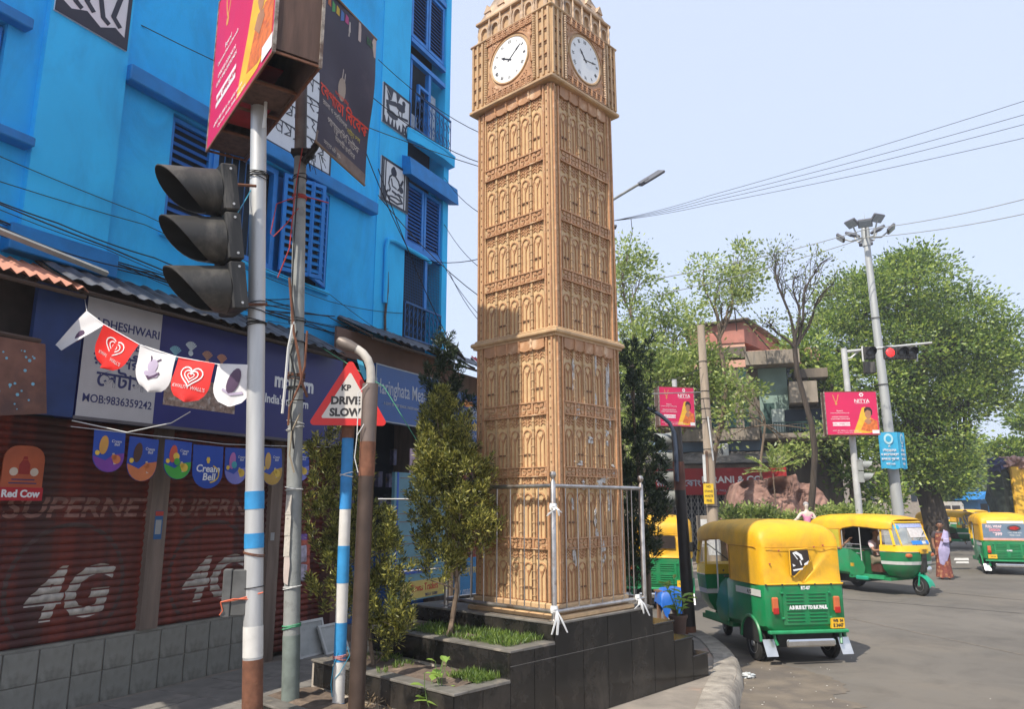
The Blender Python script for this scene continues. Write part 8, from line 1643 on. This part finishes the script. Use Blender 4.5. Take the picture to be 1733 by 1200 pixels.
# ================================================================ WIRES
def cable(label, pts, r=.007, mat=None, sag=0.0, group=None):
    P = [Vector(p) for p in pts]; out = []
    for a, b in zip(P, P[1:]):
        for i in range(8): f = i/8; out.append(a.lerp(b, f)+Vector((0, 0, -4*sag*f*(1-f))))
    out.append(P[-1]); mb = MB(); mb.tube(out, r, 4); o = mb.build('cable', mat or m_wire); tag(o, label, 'cable', group); return o
GR = 'four cables fanning out to the upper right'
for k, v in enumerate((166, 190, 207, 231)): cable(('topmost', 'second', 'third', 'lowest')[k]+' of the four thin cables fanning to the upper right sky', [at_y(1034, 374, 17), at_y(1200, 331+5*k, 16.5), at_y(1760, v-4, 13)], .0055, group=GR, sag=.04)
for k, (v0, v1) in enumerate(((470, 330), (498, 356))): cable(('upper', 'lower')[k]+' pale cable sloping across the sky past the floodlight mast', [at_y(1110, v0+2, 21), at_y(1465, 388+14*k, 23), at_y(1760, v1, 18)], .012, m_polegrey, .1, 'two lower cables crossing the sky')
cable('black cable hanging from the street lamp down into the airy tree', [at_y(1068, 370, 17), at_y(1070, 392, 17), at_y(1066, 410, 17)], .008)
cable('pale cable from the utility pole to beside the tower', [at_y(1186, 664, 19.8), at_y(1060, 668, 15)], .012, m_polegrey)
cable('thin cable from the utility pole sagging left behind the tower', [at_y(1187, 622, 19.8), at_y(1070, 642, 19)], .008, sag=.2)
cable('stay cable from the light tree top down to the parapet', [at_y(1243, 521, 23), at_y(1303, 592, 26)], .02)
cable('stay cable dropping from the light tree to the salmon shed', [at_y(1243, 521, 23), at_y(1247, 560, 26)], .02)
GL = 'thin black cables strung between the blue building and the tower'
for k, (u0, v0, Y0, u1, v1, Y1_) in enumerate(((215, 30, 7, 838, 290, 9.4), (640, 100, 8, 838, 235, 9.4), (625, 160, 7, 838, 282, 9.4), (560, 90, 7, 690, 420, 9), (640, 330, 9, 838, 520, 9.4), (692, 432, 11, 838, 430, 9.4), (752, 300, 12.3, 838, 372, 9.4), (752, 380, 12.3, 838, 470, 9.4), (760, 460, 12, 838, 570, 9.4), (735, 420, 12, 838, 560, 9.4), (640, 285, 8, 760, 575, 10))):
    cable('thin black cable strung from the blue building towards the tower', [at_y(u0, v0, Y0), at_y(u1, v1, Y1_)], .006, sag=.12, group=GL)
GF = 'cable runs sagging along the blue wall above the awnings'
r_ = random.Random(17)
for k in range(11):
    z0 = 4.2+r_.uniform(-.05, .22); s0 = -4.2+r_.uniform(0, .5); s1 = r_.choice((1.2, 2.3, 2.4, .4)); o0 = r_.uniform(.05, .4); pts = [fw(s0, o0, z0+.15)] + [fw(s0+(s1-s0)*i/4, o0*(1-.1*i)+r_.uniform(-.06, .06), z0+r_.uniform(-.07, .07)) for i in range(1, 4)] + [fw(s1, .03, z0+r_.uniform(-.1, .35))]
    cable('dark cable sagging along the foot of the blue wall', pts, r_.uniform(.003, .0075), group=GF, sag=r_.uniform(0, .06))
for k in (0, 2): cable(('lower', '', 'upper')[k]+' of two long thin cables crossing the blue wall below the window', [fw(-4.4, .12, 4.6+.16*k), fw(-1.8, .1, 4.72+.05*k), fw(1.0, .1, 4.6+.05*k), fw(2.75, .03, 4.85-.25*k)], .0045, sag=.03, group='long thin cables crossing the blue wall')
cable('bright green string from the awning to the dim shop', [at_y(500, 560, 9.2), at_y(650, 655, 8.6), at_y(712, 757, 8.4)], .005, MATS['green_string'])
cable('pale blue-white string under the long dark blue sign', [at_y(122, 712, 6.35), at_y(215, 732, 6.3), at_y(290, 716, 6.2), at_y(322, 697, 6.1)], .0045, m_wirewht)
cable('pale string stretched in front of the tall notice board', [at_y(640, 845, 8.9), at_y(735, 845, 8.9)], .008, m_wirewht); cable('short pale string beside the conifer', [at_y(680, 968, 8.6), at_y(745, 962, 8)], .006, m_wirewht)
mb = MB(); a_ = at_y(12, 372, 6.2)
cable('grey pipe lying along the wall above the orange roof', [fw(-3.3, .35, 4.12), fw(-2.3, .35, 4.02)], .03, m_polegrey)
# crow on the awning corner
t = thing('crow', 'small dark crow perched on the awning corner beside the tower', 'bird', at_y(770, 597, 9.6)); mb = MB(); mb.loft([[(x+rr_*cos(a)*.3, rr_*sin(a), z+rr_*cos(a)) for a in [2*pi*i/10 for i in range(10)]] for x, z, rr_ in ((-.16, .16, .012), (-.12, .13, .03), (-.05, .08, .05), (.02, .03, .05), (.07, -.02, .03), (.14, -.1, .012))]); b_ = mb.build('body', m_blkin, t, smooth=True); mb = MB(); mb.blob((-.14, 0, .165), .032, 10, 7); mb.build('head', m_blkin, t, smooth=True); mb = MB(); mb.tube([(-.16, 0, .165), (-.21, 0, .155)], [.012, .002], 6); mb.build('beak', m_blkin, t)
for s in (-1, 1): mb = MB(); mb.tube([(.02, s*.02, -.01), (.02, s*.02, -.08)], .004, 4); mb.build('leg', m_blkin, t)

# ================================================================ HAZE: one closed box of thin air round everything
mb = MB(); mb.box(-75, 260, -70, 300, -1.2, 26)
hm = bpy.data.materials.new('thin_haze'); hm.use_nodes = True; n = hm.node_tree.nodes; n.remove(n['Principled BSDF']); v_ = n.new('ShaderNodeVolumePrincipled')
v_.inputs['Color'].default_value = (.93, .95, 1, 1); v_.inputs['Density'].default_value = 0.0017; v_.inputs['Anisotropy'].default_value = .3
hm.node_tree.links.new(v_.outputs[0], n['Material Output'].inputs['Volume']); mb.build('haze', hm, kind='stuff')
